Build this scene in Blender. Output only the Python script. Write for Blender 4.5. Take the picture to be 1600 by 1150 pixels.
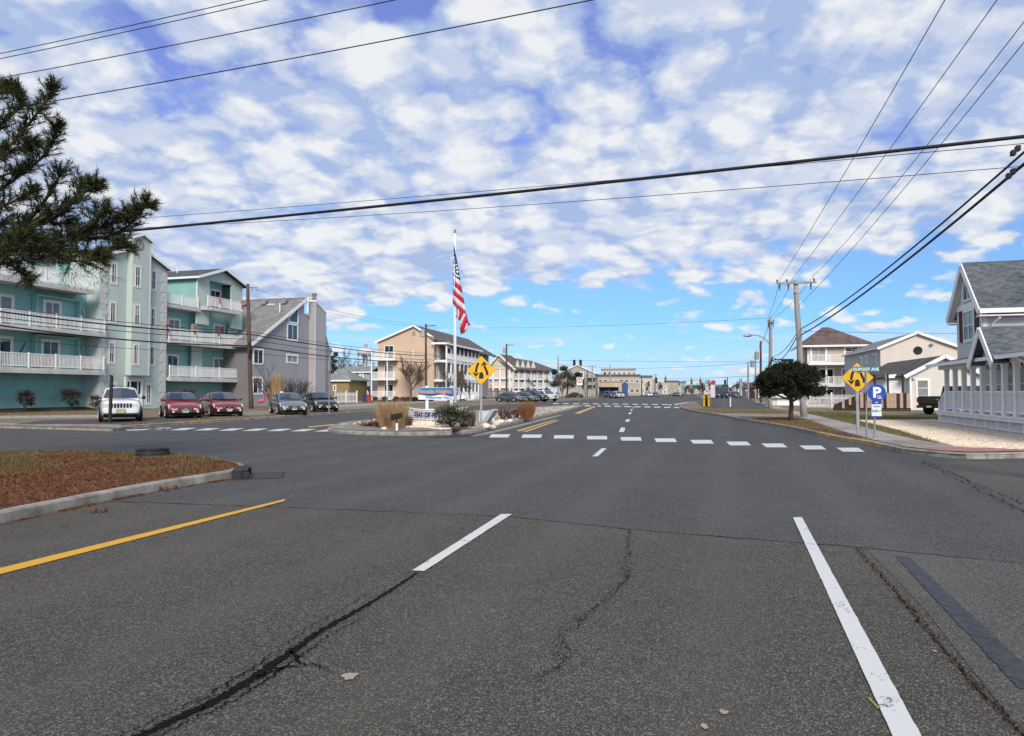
import bpy, bmesh, math, random
from mathutils import Vector, Matrix, noise
R = math.radians
for o in list(bpy.data.objects): bpy.data.objects.remove(o)
SC = bpy.context.scene
COL = SC.collection
random.seed(7)

# ------------------------------------------------------------------ camera
F = 1100.0                       # focal length in photo pixels (photo 1600 x 1150)
HORIZON = 612.0
PITCH = math.atan((HORIZON - 575.0) / F)
EYE = 1.62
cam_d = bpy.data.cameras.new('camera')
cam_d.sensor_width = 36.0
cam_d.lens = 36.0 * F / 1600.0
cam_d.clip_start = 0.1
cam_d.clip_end = 6000
cam = bpy.data.objects.new('camera', cam_d)
COL.objects.link(cam)
cam.location = (0, 0, EYE)
cam.rotation_euler = (R(90) + PITCH, 0, 0)
SC.camera = cam

# ------------------------------------------------------------------ sky and sun
SUN = Vector((0.08, -0.80, 0.55)).normalized()
world = bpy.data.worlds.new('World')
SC.world = world
world.use_nodes = True
def build_world():
    nt = world.node_tree; N = nt.nodes; L = nt.links
    N.clear()
    def nd(t, **k):
        n = N.new(t)
        for a, b in k.items(): setattr(n, a, b)
        return n
    def val(x, sock):
        if isinstance(x, (int, float)): sock.default_value = x
        else: L.new(x, sock)
    def ma(op, a, b=0.0, c=0.0, clamp=False):
        n = nd('ShaderNodeMath', operation=op); n.use_clamp = clamp
        val(a, n.inputs[0]); val(b, n.inputs[1]); val(c, n.inputs[2])
        return n.outputs[0]
    def rng(x, a, b, c=0.0, d=1.0, smooth=True):
        n = nd('ShaderNodeMapRange'); n.interpolation_type = 'SMOOTHSTEP' if smooth else 'LINEAR'
        val(x, n.inputs[0])
        for i, v in enumerate((a, b, c, d)): val(v, n.inputs[1 + i])
        return n.outputs[0]
    def mixc(f, a, b):
        n = nd('ShaderNodeMix', data_type='RGBA')
        val(f, n.inputs[0])
        for s, v in ((n.inputs[6], a), (n.inputs[7], b)):
            if isinstance(v, tuple): s.default_value = v + (1,)
            else: L.new(v, s)
        return n.outputs[2]
    out = nd('ShaderNodeOutputWorld')
    sky = nd('ShaderNodeTexSky', sky_type='NISHITA')
    sky.sun_disc = False
    sky.sun_elevation = math.asin(SUN.z)
    sky.sun_rotation = math.atan2(SUN.x, SUN.y)
    sky.air_density = 1.0; sky.dust_density = 0.3; sky.ozone_density = 2.5
    tc = nd('ShaderNodeTexCoord')
    lift = nd('ShaderNodeVectorMath', operation='MULTIPLY_ADD'); lift.inputs[1].default_value = (1, 1, 0.8); lift.inputs[2].default_value = (0, 0, 0.20)
    L.new(tc.outputs['Generated'], lift.inputs[0]); L.new(lift.outputs[0], sky.inputs['Vector'])
    sp = nd('ShaderNodeSeparateXYZ'); L.new(tc.outputs['Generated'], sp.inputs[0])
    x, y, z = sp.outputs
    zz = ma('MAXIMUM', z, 0.0)
    den = ma('ADD', zz, 0.30)
    cx = ma('DIVIDE', x, den); cy = ma('DIVIDE', y, den)
    def vec(ax, ay, az=0.0):
        n = nd('ShaderNodeCombineXYZ'); val(ax, n.inputs[0]); val(ay, n.inputs[1]); val(az, n.inputs[2]); return n.outputs[0]
    P = vec(cx, cy)
    def noi(v, s, det, rough, dist=0.0, lac=2.0):
        n = nd('ShaderNodeTexNoise', noise_dimensions='3D'); L.new(v, n.inputs['Vector'])
        n.inputs['Scale'].default_value = s; n.inputs['Detail'].default_value = det
        n.inputs['Roughness'].default_value = rough; n.inputs['Distortion'].default_value = dist
        n.inputs['Lacunarity'].default_value = lac
        return n.outputs['Fac']
    def offs(dx, dy, k): return vec(ma('ADD', cx, dx), ma('ADD', cy, dy), k)
    big = noi(vec(cx, cy, 1.3), 0.8, 2, 0.5)
    S1, S2 = 3.4, 11.0
    n1 = noi(offs(0, 0, 3.7), S1, 6, 0.50, 0.2)
    n1b = noi(offs(0.045, -0.08, 3.7), S1, 3, 0.5, 0.2)      # same field, a step towards the light
    n2 = noi(offs(0, 0, 8.1), S2, 6, 0.58, 0.35)
    n2b = noi(offs(0.014, -0.026, 8.1), S2, 3, 0.55, 0.35)
    # rounded puffs: smooth cells on warped coordinates
    wn = nd('ShaderNodeTexNoise'); L.new(offs(0, 0, 5.5), wn.inputs['Vector']); wn.inputs['Scale'].default_value = 7.0; wn.inputs['Detail'].default_value = 4; wn.inputs['Roughness'].default_value = 0.6
    wv = nd('ShaderNodeVectorMath', operation='MULTIPLY_ADD'); L.new(wn.outputs['Color'], wv.inputs[0]); wv.inputs[1].default_value = (0.19, 0.19, 0.0); L.new(offs(0, 0, 0.0), wv.inputs[2])
    vo = nd('ShaderNodeTexVoronoi', voronoi_dimensions='2D', feature='SMOOTH_F1'); L.new(wv.outputs[0], vo.inputs['Vector']); vo.inputs['Scale'].default_value = 7.6; vo.inputs['Smoothness'].default_value = 0.30
    puff = rng(vo.outputs['Distance'], 0.75, 0.10, 0.0, 1.0, smooth=False)
    dens = ma('ADD', ma('MULTIPLY', n1, 0.52), ma('MULTIPLY', n2, 0.24))
    dens = ma('ADD', dens, ma('MULTIPLY', puff, 0.25))
    dens = ma('ADD', dens, ma('MULTIPLY', ma('SUBTRACT', big, 0.5), 0.30))
    # coverage: closed overhead, opening towards the horizon ahead
    edge = ma('ADD', z, ma('MULTIPLY', x, -0.09))
    edge = ma('ADD', edge, ma('MULTIPLY', ma('SUBTRACT', big, 0.5), 0.12))
    openf = rng(edge, 0.10, 0.23, 0.215, -0.05)
    cov = rng(ma('SUBTRACT', dens, openf), 0.345, 0.475)
    # thin level bands low down
    Ps = vec(ma('MULTIPLY', x, 3.0), ma('MULTIPLY', y, 3.0), ma('MULTIPLY', z, 46.0))
    n3 = noi(Ps, 1.0, 6, 0.55, 0.3)
    low = ma('MULTIPLY', rng(n3, 0.42, 0.62), rng(z, 0.11, 0.05))
    low = ma('MULTIPLY', low, 0.8)
    haze = rng(z, 0.11, -0.01, 0.0, 0.8)
    # cloud light and shade
    rel = ma('ADD', ma('MULTIPLY', ma('SUBTRACT', n1, n1b), 0.9), ma('MULTIPLY', ma('SUBTRACT', n2, n2b), 0.55))
    lit = ma('ADD', rng(rel, -0.12, 0.13, -0.16, 0.44), rng(puff, 0.25, 0.85, -0.04, 0.62))
    lit = ma('ADD', lit, rng(n2, 0.35, 0.7, -0.06, 0.16))
    lit = ma('ADD', lit, rng(z, 0.45, 0.12, -0.04, 0.10), clamp=True)
    ccol = mixc(lit, (0.44, 0.565, 0.85), (0.96, 0.975, 0.985))
    # blue between the clouds deepens upwards
    skyt = nd('ShaderNodeMix', data_type='RGBA', blend_type='MULTIPLY'); skyt.inputs[0].default_value = 1.0
    L.new(sky.outputs[0], skyt.inputs[6])
    L.new(mixc(rng(z, 0.02, 0.40), (1.45, 2.10, 2.05), (2.1, 1.75, 2.4)), skyt.inputs[7])
    b1 = nd('ShaderNodeBackground'); L.new(skyt.outputs[2], b1.inputs[0]); b1.inputs[1].default_value = SKY_STRENGTH
    b2 = nd('ShaderNodeBackground'); L.new(ccol, b2.inputs[0]); b2.inputs[1].default_value = 0.70
    b3 = nd('ShaderNodeBackground'); b3.inputs[0].default_value = (0.66, 0.80, 0.93, 1); b3.inputs[1].default_value = 0.72
    m1 = nd('ShaderNodeMixShader'); val(ma('MAXIMUM', low, haze), m1.inputs[0]); L.new(b1.outputs[0], m1.inputs[1]); L.new(b3.outputs[0], m1.inputs[2])
    m2 = nd('ShaderNodeMixShader'); val(ma('MULTIPLY', cov, 0.95), m2.inputs[0]); L.new(m1.outputs[0], m2.inputs[1]); L.new(b2.outputs[0], m2.inputs[2])
    L.new(m2.outputs[0], out.inputs[0])
SKY_STRENGTH = 0.074
build_world()
sun_d = bpy.data.lights.new('sun', 'SUN')
sun_d.energy = 2.8
sun_d.angle = R(22)
sun_d.color = (1.0, 0.92, 0.80)
sun = bpy.data.objects.new('sun', sun_d)
COL.objects.link(sun)
sun.rotation_euler = SUN.to_track_quat('Z', 'Y').to_euler()
SC.view_settings.view_transform = 'Standard'
SC.view_settings.look = 'None'
SC.view_settings.exposure = 0.40
SC.view_settings.gamma = 1.0
SC.view_settings.use_curve_mapping = False
SC.render.engine = 'CYCLES'
SC.cycles.max_bounces = 5
SC.cycles.diffuse_bounces = 3
SC.cycles.glossy_bounces = 2
SC.cycles.transparent_max_bounces = 6

# ------------------------------------------------------------------ photo pixel -> place
def ray(px, py):
    u = (px - 800.0) / F; v = (575.0 - py) / F
    c, s = math.cos(PITCH), math.sin(PITCH)
    return Vector((u, c - v * s, s + v * c))
def G(px, py, z=0.0):
    d = ray(px, py); t = (z - EYE) / d.z
    return Vector((d.x * t, d.y * t, z))
def P(px, py, Y):
    d = ray(px, py); t = Y / d.y
    return Vector((d.x * t, Y, EYE + d.z * t))
def XY(px, Y):
    p = P(px, HORIZON, Y); return Vector((p.x, p.y))

# ------------------------------------------------------------------ mesh helpers
class MB:
    def __init__(s): s.v = []; s.f = []; s.m = []
    def add(s, vs, fs, m=0):
        b = len(s.v); s.v += [tuple(p) for p in vs]
        s.f += [tuple(b + i for i in f) for f in fs]; s.m += [m] * len(fs)
    def box(s, x0, x1, y0, y1, z0, z1, m=0):
        vs = [(x, y, z) for z in (z0, z1) for y in (y0, y1) for x in (x0, x1)]
        s.add(vs, [(0, 2, 3, 1), (4, 5, 7, 6), (0, 1, 5, 4), (2, 6, 7, 3), (0, 4, 6, 2), (1, 3, 7, 5)], m); return s
    def bar(s, a, b, w, h=None, m=0, up=(0, 0, 1)):
        h = w if h is None else h
        a = Vector(a); b = Vector(b); d = (b - a).normalized(); up = Vector(up)
        if abs(d.dot(up)) > .98: up = Vector((0, 1, 0))
        e = d.cross(up).normalized(); g = e.cross(d)
        vs = []
        for p in (a, b):
            for i, j in ((-1, -1), (1, -1), (1, 1), (-1, 1)): vs.append(p + e * (i * w / 2) + g * (j * h / 2))
        s.add(vs, [(3, 2, 1, 0), (4, 5, 6, 7), (0, 1, 5, 4), (1, 2, 6, 5), (2, 3, 7, 6), (3, 0, 4, 7)], m); return s
    def tube(s, pts, r, n=6, m=0, cap=True):
        pts = [Vector(p) for p in pts]; rr = r if isinstance(r, (list, tuple)) else [r] * len(pts)
        vs = []; up = Vector((0.13, 0.21, 1)).normalized()
        for i, p in enumerate(pts):
            d = (pts[min(i + 1, len(pts) - 1)] - pts[max(i - 1, 0)])
            d = d.normalized() if d.length > 1e-9 else Vector((0, 0, 1))
            e = d.cross(up)
            if e.length < .05: e = d.cross(Vector((1, 0, 0)))
            e.normalize(); g = e.cross(d)
            for k in range(n):
                a = 2 * math.pi * k / n
                vs.append(p + (e * math.cos(a) + g * math.sin(a)) * rr[i])
        fs = []
        for i in range(len(pts) - 1):
            for k in range(n):
                k2 = (k + 1) % n
                fs.append((i * n + k, i * n + k2, (i + 1) * n + k2, (i + 1) * n + k))
        if cap:
            fs.append(tuple(reversed(range(n)))); b = (len(pts) - 1) * n; fs.append(tuple(b + k for k in range(n)))
        s.add(vs, fs, m); return s
    def lathe(s, prof, n=20, c=(0, 0, 0), m=0, axis='z'):
        vs = []; fs = []
        for (r, z) in prof:
            for k in range(n):
                a = 2 * math.pi * k / n; p = (r * math.cos(a), r * math.sin(a), z)
                if axis == 'y': p = (p[0], p[2], p[1])
                if axis == 'x': p = (p[2], p[0], p[1])
                vs.append((p[0] + c[0], p[1] + c[1], p[2] + c[2]))
        for i in range(len(prof) - 1):
            for k in range(n):
                k2 = (k + 1) % n; fs.append((i * n + k, i * n + k2, (i + 1) * n + k2, (i + 1) * n + k))
        fs.append(tuple(reversed(range(n)))); b = (len(prof) - 1) * n; fs.append(tuple(b + k for k in range(n)))
        s.add(vs, fs, m); return s
    def prism(s, poly, y0, y1, m=0):            # polygon in x-z, extruded along y
        n = len(poly)
        vs = [(x, y0, z) for x, z in poly] + [(x, y1, z) for x, z in poly]
        fs = [tuple(range(n)), tuple(reversed(range(n, 2 * n)))] + [(i, n + i, n + (i + 1) % n, (i + 1) % n) for i in range(n)]
        s.add(vs, fs, m); return s
    def prismz(s, poly, z0, z1, m=0):           # polygon in x-y, extruded along z
        n = len(poly)
        vs = [(p[0], p[1], z0) for p in poly] + [(p[0], p[1], z1) for p in poly]
        fs = [tuple(reversed(range(n))), tuple(range(n, 2 * n))] + [(i, (i + 1) % n, n + (i + 1) % n, n + i) for i in range(n)]
        s.add(vs, fs, m); return s
    def slab(s, pts, t, m=0):                   # flat polygon in space, thickened downwards
        pts = [Vector(p) for p in pts]; n = len(pts)
        nn = (pts[1] - pts[0]).cross(pts[2] - pts[0]).normalized()
        if nn.z < 0: pts.reverse(); nn = -nn
        vs = pts + [p - nn * t for p in pts]
        fs = [tuple(range(n)), tuple(reversed(range(n, 2 * n)))] + [((i + 1) % n, i, n + i, n + (i + 1) % n) for i in range(n)]
        s.add(vs, fs, m); return s
    def ring(s, x0, x1, z0, z1, t, y0, y1, m=0):  # rectangular frame in x-z
        s.box(x0, x0 + t, y0, y1, z0, z1, m); s.box(x1 - t, x1, y0, y1, z0, z1, m)
        s.box(x0 + t, x1 - t, y0, y1, z0, z0 + t, m); s.box(x0 + t, x1 - t, y0, y1, z1 - t, z1, m); return s
    def mesh(s, mats, smooth=False, fix=True):
        me = bpy.data.meshes.new('m'); me.from_pydata(s.v, [], s.f)
        for mm in (mats if isinstance(mats, (list, tuple)) else [mats]): me.materials.append(mm)
        me.polygons.foreach_set('material_index', s.m)
        if fix and len(s.f) < 60000:
            bm = bmesh.new(); bm.from_mesh(me); bmesh.ops.recalc_face_normals(bm, faces=bm.faces); bm.to_mesh(me); bm.free()
        if smooth: me.polygons.foreach_set('use_smooth', [True] * len(me.polygons))
        me.update(); return me
    def build(s, name, mats, parent=None, smooth=False, loc=None, rz=None, fix=True, **kw):
        return link(name, s.mesh(mats, smooth, fix), parent, loc, rz, **kw)
def link(name, me, parent=None, loc=None, rz=None, kind=None, label=None, cat=None, group=None, bevel=0):
    o = bpy.data.objects.new(name, me); COL.objects.link(o)
    if parent is not None: o.parent = parent
    if loc is not None: o.location = loc
    if rz is not None: o.rotation_euler = (0, 0, rz)
    if bevel:
        b = o.modifiers.new('bevel', 'BEVEL'); b.width = bevel; b.segments = 2; b.limit_method = 'ANGLE'
    return tag(o, label, cat, group, kind)
def tag(o, label=None, cat=None, group=None, kind=None):
    if label: o['label'] = label
    if cat: o['category'] = cat
    if group: o['group'] = group
    if kind: o['kind'] = kind
    return o
def thing(name, label, cat, loc=(0, 0, 0), rz=0.0, group=None):
    o = bpy.data.objects.new(name, None); COL.objects.link(o)
    o.location = loc; o.rotation_euler = (0, 0, rz)
    return tag(o, label, cat, group)
def copy_tree(o, parent=None):
    c = o.copy(); COL.objects.link(c)
    if parent is not None: c.parent = parent
    for ch in list(o.children): copy_tree(ch, c)
    return c
def text_mesh(txt, size, mat, bold=0.0, align='CENTER', depth=0.004, sx=1.0):
    cu = bpy.data.curves.new('t', 'FONT'); cu.body = txt; cu.size = size; cu.align_x = align; cu.align_y = 'CENTER'
    cu.offset = bold; cu.extrude = depth; cu.resolution_u = 3
    o = bpy.data.objects.new('t', cu); COL.objects.link(o)
    dg = bpy.context.evaluated_depsgraph_get()
    me = bpy.data.meshes.new_from_object(o.evaluated_get(dg))
    bpy.data.objects.remove(o)
    # stand the letters up: text plane becomes x-z facing -y
    me.transform(Matrix.Rotation(R(90), 4, 'X') @ Matrix.Diagonal((sx, 1, 1, 1)))
    me.materials.clear(); me.materials.append(mat)
    return me

# ------------------------------------------------------------------ materials
MATS = {}
def mat(name, col, rough=0.8, var=0.12, scale=3.0, bump=0.0, bscale=None, spec=0.35, metal=0.0, col2=None, det=5.0, streak=0.0, coat=0.0):
    if name in MATS: return MATS[name]
    m = bpy.data.materials.new(name); m.use_nodes = True
    nt = m.node_tree; N = nt.nodes; L = nt.links
    b = N['Principled BSDF']
    b.inputs['Roughness'].default_value = rough; b.inputs['Metallic'].default_value = metal
    b.inputs['Specular IOR Level'].default_value = spec
    b.inputs['Coat Weight'].default_value = coat; b.inputs['Coat Roughness'].default_value = 0.06
    tc = N.new('ShaderNodeTexCoord')
    no = N.new('ShaderNodeTexNoise'); no.inputs['Scale'].default_value = scale; no.inputs['Detail'].default_value = det; no.inputs['Roughness'].default_value = 0.62
    if streak:
        mp = N.new('ShaderNodeMapping'); mp.inputs['Scale'].default_value = (1, 1, streak); L.new(tc.outputs['Object'], mp.inputs[0]); L.new(mp.outputs[0], no.inputs['Vector'])
    else: L.new(tc.outputs['Object'], no.inputs['Vector'])
    cr = N.new('ShaderNodeValToRGB')
    c2 = col2 if col2 else tuple(min(1, c * (1 + var)) for c in col)
    c1 = col if col2 else tuple(c * (1 - var) for c in col)
    cr.color_ramp.elements[0].position = 0.34; cr.color_ramp.elements[1].position = 0.66
    cr.color_ramp.elements[0].color = c1 + (1,); cr.color_ramp.elements[1].color = c2 + (1,)
    L.new(no.outputs['Fac'], cr.inputs[0]); L.new(cr.outputs[0], b.inputs['Base Color'])
    if bump:
        n2 = N.new('ShaderNodeTexNoise'); n2.inputs['Scale'].default_value = bscale or scale * 6; n2.inputs['Detail'].default_value = 4
        L.new(tc.outputs['Object'], n2.inputs['Vector'])
        bu = N.new('ShaderNodeBump'); bu.inputs['Strength'].default_value = 1.0; bu.inputs['Distance'].default_value = bump
        L.new(n2.outputs['Fac'], bu.inputs['Height']); L.new(bu.outputs[0], b.inputs['Normal'])
    MATS[name] = m; return m
def asphalt(name, c1, c2, chip, s_chip=110.0, amt=0.5, patch=0.35):
    m = bpy.data.materials.new(name); m.use_nodes = True
    nt = m.node_tree; N = nt.nodes; L = nt.links; b = N['Principled BSDF']
    b.inputs['Roughness'].default_value = 0.82; b.inputs['Specular IOR Level'].default_value = 0.35
    tc = N.new('ShaderNodeTexCoord')
    def noi(s, d, r=0.6):
        n = N.new('ShaderNodeTexNoise'); n.inputs['Scale'].default_value = s; n.inputs['Detail'].default_value = d; n.inputs['Roughness'].default_value = r
        L.new(tc.outputs['Object'], n.inputs['Vector']); return n.outputs['Fac']
    def mix(f, a, bb, bt='MIX'):
        n = N.new('ShaderNodeMix'); n.data_type = 'RGBA'; n.blend_type = bt
        for s_, v in ((n.inputs[0], f), (n.inputs[6], a), (n.inputs[7], bb)):
            if isinstance(v, float): s_.default_value = v
            elif isinstance(v, tuple): s_.default_value = v + (1,)
            else: L.new(v, s_)
        return n.outputs[2]
    def ramp(f, a, bb, v0=0.0, v1=1.0):
        n = N.new('ShaderNodeMapRange'); L.new(f, n.inputs[0])
        for i, v in enumerate((a, bb, v0, v1)): n.inputs[1 + i].default_value = v
        return n.outputs[0]
    base = mix(ramp(noi(0.35, 5, 0.65), 0.35, 0.65), c1, c2)
    vo = N.new('ShaderNodeTexVoronoi'); vo.inputs['Scale'].default_value = s_chip; L.new(tc.outputs['Object'], vo.inputs['Vector'])
    se = N.new('ShaderNodeSeparateColor'); L.new(vo.outputs['Color'], se.inputs[0])
    base = mix(ramp(se.outputs[0], 0.62, 1.0, 0.0, amt), base, chip)
    base = mix(ramp(se.outputs[1], 0.45, 0.0, 0.0, 0.75), base, tuple(c * 0.25 for c in c1))
    # tyre-polished wheel tracks along the lanes
    dp = N.new('ShaderNodeVectorMath'); dp.operation = 'DOT_PRODUCT'; L.new(tc.outputs['Object'], dp.inputs[0]); dp.inputs[1].default_value = (0.957, -0.289, 0)
    wob = N.new('ShaderNodeMath'); wob.operation = 'MULTIPLY_ADD'; L.new(noi(0.25, 2), wob.inputs[0]); wob.inputs[1].default_value = 0.5; L.new(dp.outputs['Value'], wob.inputs[2])
    ph = N.new('ShaderNodeMath'); ph.operation = 'MULTIPLY_ADD'; L.new(wob.outputs[0], ph.inputs[0]); ph.inputs[1].default_value = 2 * math.pi / 1.75; ph.inputs[2].default_value = 0.9
    sn_ = N.new('ShaderNodeMath'); sn_.operation = 'SINE'; L.new(ph.outputs[0], sn_.inputs[0])
    base = mix(ramp(sn_.outputs[0], 0.1, 1.0, 0.0, 0.22), base, tuple(c * 1.7 for c in c2))
    dr_ = noi(1.1, 8, 0.75)
    base = mix(ramp(dr_, 0.62, 0.70, 0.0, 0.45), base, tuple(c * 0.35 for c in c1))
    st = noi(2.3, 6, 0.7)
    base = mix(ramp(st, 0.55, 0.75, 0.0, patch), base, tuple(c * 0.55 for c in c1))
    L.new(base, b.inputs['Base Color'])
    bu = N.new('ShaderNodeBump'); bu.inputs['Distance'].default_value = 0.006; bu.inputs['Strength'].default_value = 0.8
    L.new(vo.outputs['Distance'], bu.inputs['Height']); L.new(bu.outputs[0], b.inputs['Normal'])
    MATS[name] = m; return m
def shingle(name, c1, c2, row=0.14):
    m = bpy.data.materials.new(name); m.use_nodes = True
    nt = m.node_tree; N = nt.nodes; L = nt.links; b = N['Principled BSDF']
    b.inputs['Roughness'].default_value = 0.92; b.inputs['Specular IOR Level'].default_value = 0.2
    tc = N.new('ShaderNodeTexCoord'); sp = N.new('ShaderNodeSeparateXYZ'); L.new(tc.outputs['Object'], sp.inputs[0])
    dv = N.new('ShaderNodeMath'); dv.operation = 'DIVIDE'; L.new(sp.outputs[2], dv.inputs[0]); dv.inputs[1].default_value = row
    fl = N.new('ShaderNodeMath'); fl.operation = 'FLOOR'; L.new(dv.outputs[0], fl.inputs[0])
    fr = N.new('ShaderNodeMath'); fr.operation = 'FRACT'; L.new(dv.outputs[0], fr.inputs[0])
    ad = N.new('ShaderNodeMath'); ad.operation = 'ADD'; L.new(sp.outputs[0], ad.inputs[0]); L.new(sp.outputs[1], ad.inputs[1])
    ml = N.new('ShaderNodeMath'); ml.operation = 'MULTIPLY_ADD'; L.new(ad.outputs[0], ml.inputs[0]); ml.inputs[1].default_value = 5.0
    rn = N.new('ShaderNodeMath'); rn.operation = 'MULTIPLY'; L.new(fl.outputs[0], rn.inputs[0]); rn.inputs[1].default_value = 0.37; L.new(rn.outputs[0], ml.inputs[2])
    f2 = N.new('ShaderNodeMath'); f2.operation = 'FLOOR'; L.new(ml.outputs[0], f2.inputs[0])
    cb = N.new('ShaderNodeCombineXYZ'); L.new(fl.outputs[0], cb.inputs[0]); L.new(f2.outputs[0], cb.inputs[1])
    wn = N.new('ShaderNodeTexWhiteNoise'); wn.noise_dimensions = '3D'; L.new(cb.outputs[0], wn.inputs['Vector'])
    no = N.new('ShaderNodeTexNoise'); no.inputs['Scale'].default_value = 0.8; no.inputs['Detail'].default_value = 6; L.new(tc.outputs['Object'], no.inputs['Vector'])
    a2 = N.new('ShaderNodeMath'); a2.operation = 'MULTIPLY_ADD'; L.new(wn.outputs['Value'], a2.inputs[0]); a2.inputs[1].default_value = 0.45; L.new(no.outputs['Fac'], a2.inputs[2])
    cr = N.new('ShaderNodeValToRGB'); cr.color_ramp.elements[0].position = 0.35; cr.color_ramp.elements[1].position = 1.0
    cr.color_ramp.elements[0].color = c1 + (1,); cr.color_ramp.elements[1].color = c2 + (1,)
    L.new(a2.outputs[0], cr.inputs[0]); L.new(cr.outputs[0], b.inputs['Base Color'])
    bu = N.new('ShaderNodeBump'); bu.inputs['Distance'].default_value = 0.02; bu.inputs['Strength'].default_value = 0.9; bu.invert = True
    L.new(fr.outputs[0], bu.inputs['Height']); L.new(bu.outputs[0], b.inputs['Normal'])
    MATS[name] = m; return m
def glass(name, col=(0.015, 0.017, 0.02), rough=0.08, spec=0.4):
    return mat(name, col, rough, 0.4, 0.7, spec=spec)
M_WHITE = mat('white_trim', (0.80, 0.80, 0.80), 0.55, 0.05, 2.0)
M_CREAM = mat('cream_trim', (0.66, 0.64, 0.60), 0.8, 0.08, 3.0)
M_GLASS = glass('window_glass')
M_GLASSB = glass('window_glass_blue', (0.035, 0.055, 0.08), 0.05, 0.7)
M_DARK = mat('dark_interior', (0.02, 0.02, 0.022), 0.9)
M_BLACK = mat('black_paint', (0.015, 0.015, 0.016), 0.5)
M_WOOD = mat('weathered_pole_wood', (0.16, 0.13, 0.11), 0.9, 0.3, 2.0, 0.004, 30, streak=0.12)
M_WOODB = mat('brown_pole_wood', (0.10, 0.065, 0.05), 0.9, 0.3, 2.0, 0.004, 30, streak=0.12)
M_GREYPOLE = mat('grey_pole', (0.30, 0.285, 0.27), 0.85, 0.18, 2.0, 0.003, 30, streak=0.12)
M_METAL = mat('galvanised_steel', (0.33, 0.34, 0.35), 0.5, 0.15, 6.0, metal=0.6)
M_CONC = mat('concrete', (0.25, 0.232, 0.205), 0.9, 0.38, 3.5, 0.004, 40)
M_CONCL = mat('pale_concrete', (0.32, 0.30, 0.27), 0.9, 0.16, 1.6, 0.004, 40)
M_RUBBER = mat('rubber', (0.018, 0.018, 0.019), 0.85)
M_WIRE = mat('wire_black', (0.012, 0.012, 0.014), 0.7)

# ================================================================== GROUND, ROAD, KERBS
M_ASPH = asphalt('asphalt_dark', (0.048, 0.048, 0.047), (0.066, 0.065, 0.063), (0.24, 0.235, 0.225), 85, 0.6, 0.35)
M_ASPO = asphalt('asphalt_old', (0.045, 0.040, 0.032), (0.068, 0.062, 0.051), (0.36, 0.325, 0.265), 135, 0.64, 0.35)
M_ASPR = asphalt('asphalt_shoulder', (0.055, 0.051, 0.044), (0.08, 0.075, 0.066), (0.32, 0.30, 0.265), 120, 0.65, 0.3)
M_TAR = mat('tar', (0.005, 0.005, 0.005), 0.95, 0.3, 20, 0.004, 60, spec=0.1)
M_SEAL = mat('blue_black_sealcoat', (0.036, 0.039, 0.046), 0.6, 0.45, 14, 0.003, 120)
def paint(name, col, wear):
    m = bpy.data.materials.new(name); m.use_nodes = True
    nt = m.node_tree; N = nt.nodes; L = nt.links; b = N['Principled BSDF']; b.inputs['Roughness'].default_value = 0.7
    tc = N.new('ShaderNodeTexCoord')
    n1 = N.new('ShaderNodeTexNoise'); n1.inputs['Scale'].default_value = 55; n1.inputs['Detail'].default_value = 3; L.new(tc.outputs['Object'], n1.inputs['Vector'])
    n2 = N.new('ShaderNodeTexNoise'); n2.inputs['Scale'].default_value = 5; n2.inputs['Detail'].default_value = 5; L.new(tc.outputs['Object'], n2.inputs['Vector'])
    ad = N.new('ShaderNodeMath'); ad.operation = 'MULTIPLY_ADD'; L.new(n1.outputs['Fac'], ad.inputs[0]); ad.inputs[1].default_value = 0.6; L.new(n2.outputs['Fac'], ad.inputs[2])
    cr = N.new('ShaderNodeValToRGB'); cr.color_ramp.elements[0].position = wear; cr.color_ramp.elements[1].position = wear + 0.10
    cr.color_ramp.elements[0].color = (0.10, 0.10, 0.10, 1); cr.color_ramp.elements[1].color = col + (1,)
    L.new(ad.outputs[0], cr.inputs[0]); L.new(cr.outputs[0], b.inputs['Base Color'])
    MATS[name] = m; return m
M_PW = paint('white_road_paint', (0.58, 0.59, 0.57), 0.565)
M_PWF = paint('white_road_paint_worn', (0.54, 0.54, 0.52), 0.60)
M_PY = paint('yellow_road_paint', (0.62, 0.33, 0.02), 0.53)
M_PYF = paint('yellow_road_paint_worn', (0.55, 0.33, 0.08), 0.62)
M_DIRT = mat('dead_grass_soil', (0.13, 0.10, 0.068), 0.95, 0.3, 1.2, 0.02, 14, col2=(0.24, 0.185, 0.12))
M_GRASSG = mat('winter_lawn_soil', (0.10, 0.10, 0.05), 0.95, 0.3, 0.8, 0.02, 14, col2=(0.20, 0.17, 0.10))
M_NEEDLE = mat('needle_litter_soil', (0.055, 0.024, 0.013), 0.95, 0.3, 9.0, 0.02, 40, col2=(0.19, 0.068, 0.026))
M_GRAV = mat('grey_gravel', (0.15, 0.13, 0.11), 0.95, 0.25, 30, 0.02, 30, col2=(0.30, 0.27, 0.235))
M_PEB = mat('cream_pebble_bed', (0.52, 0.43, 0.32), 0.95, 0.25, 18, 0.012, 25, col2=(0.78, 0.70, 0.57))
M_RED = mat('red_tactile_paving', (0.33, 0.17, 0.155), 0.85, 0.25, 5)
M_MULCH = mat('dark_mulch', (0.035, 0.022, 0.018), 0.95, 0.4, 6, 0.03, 20)

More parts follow.
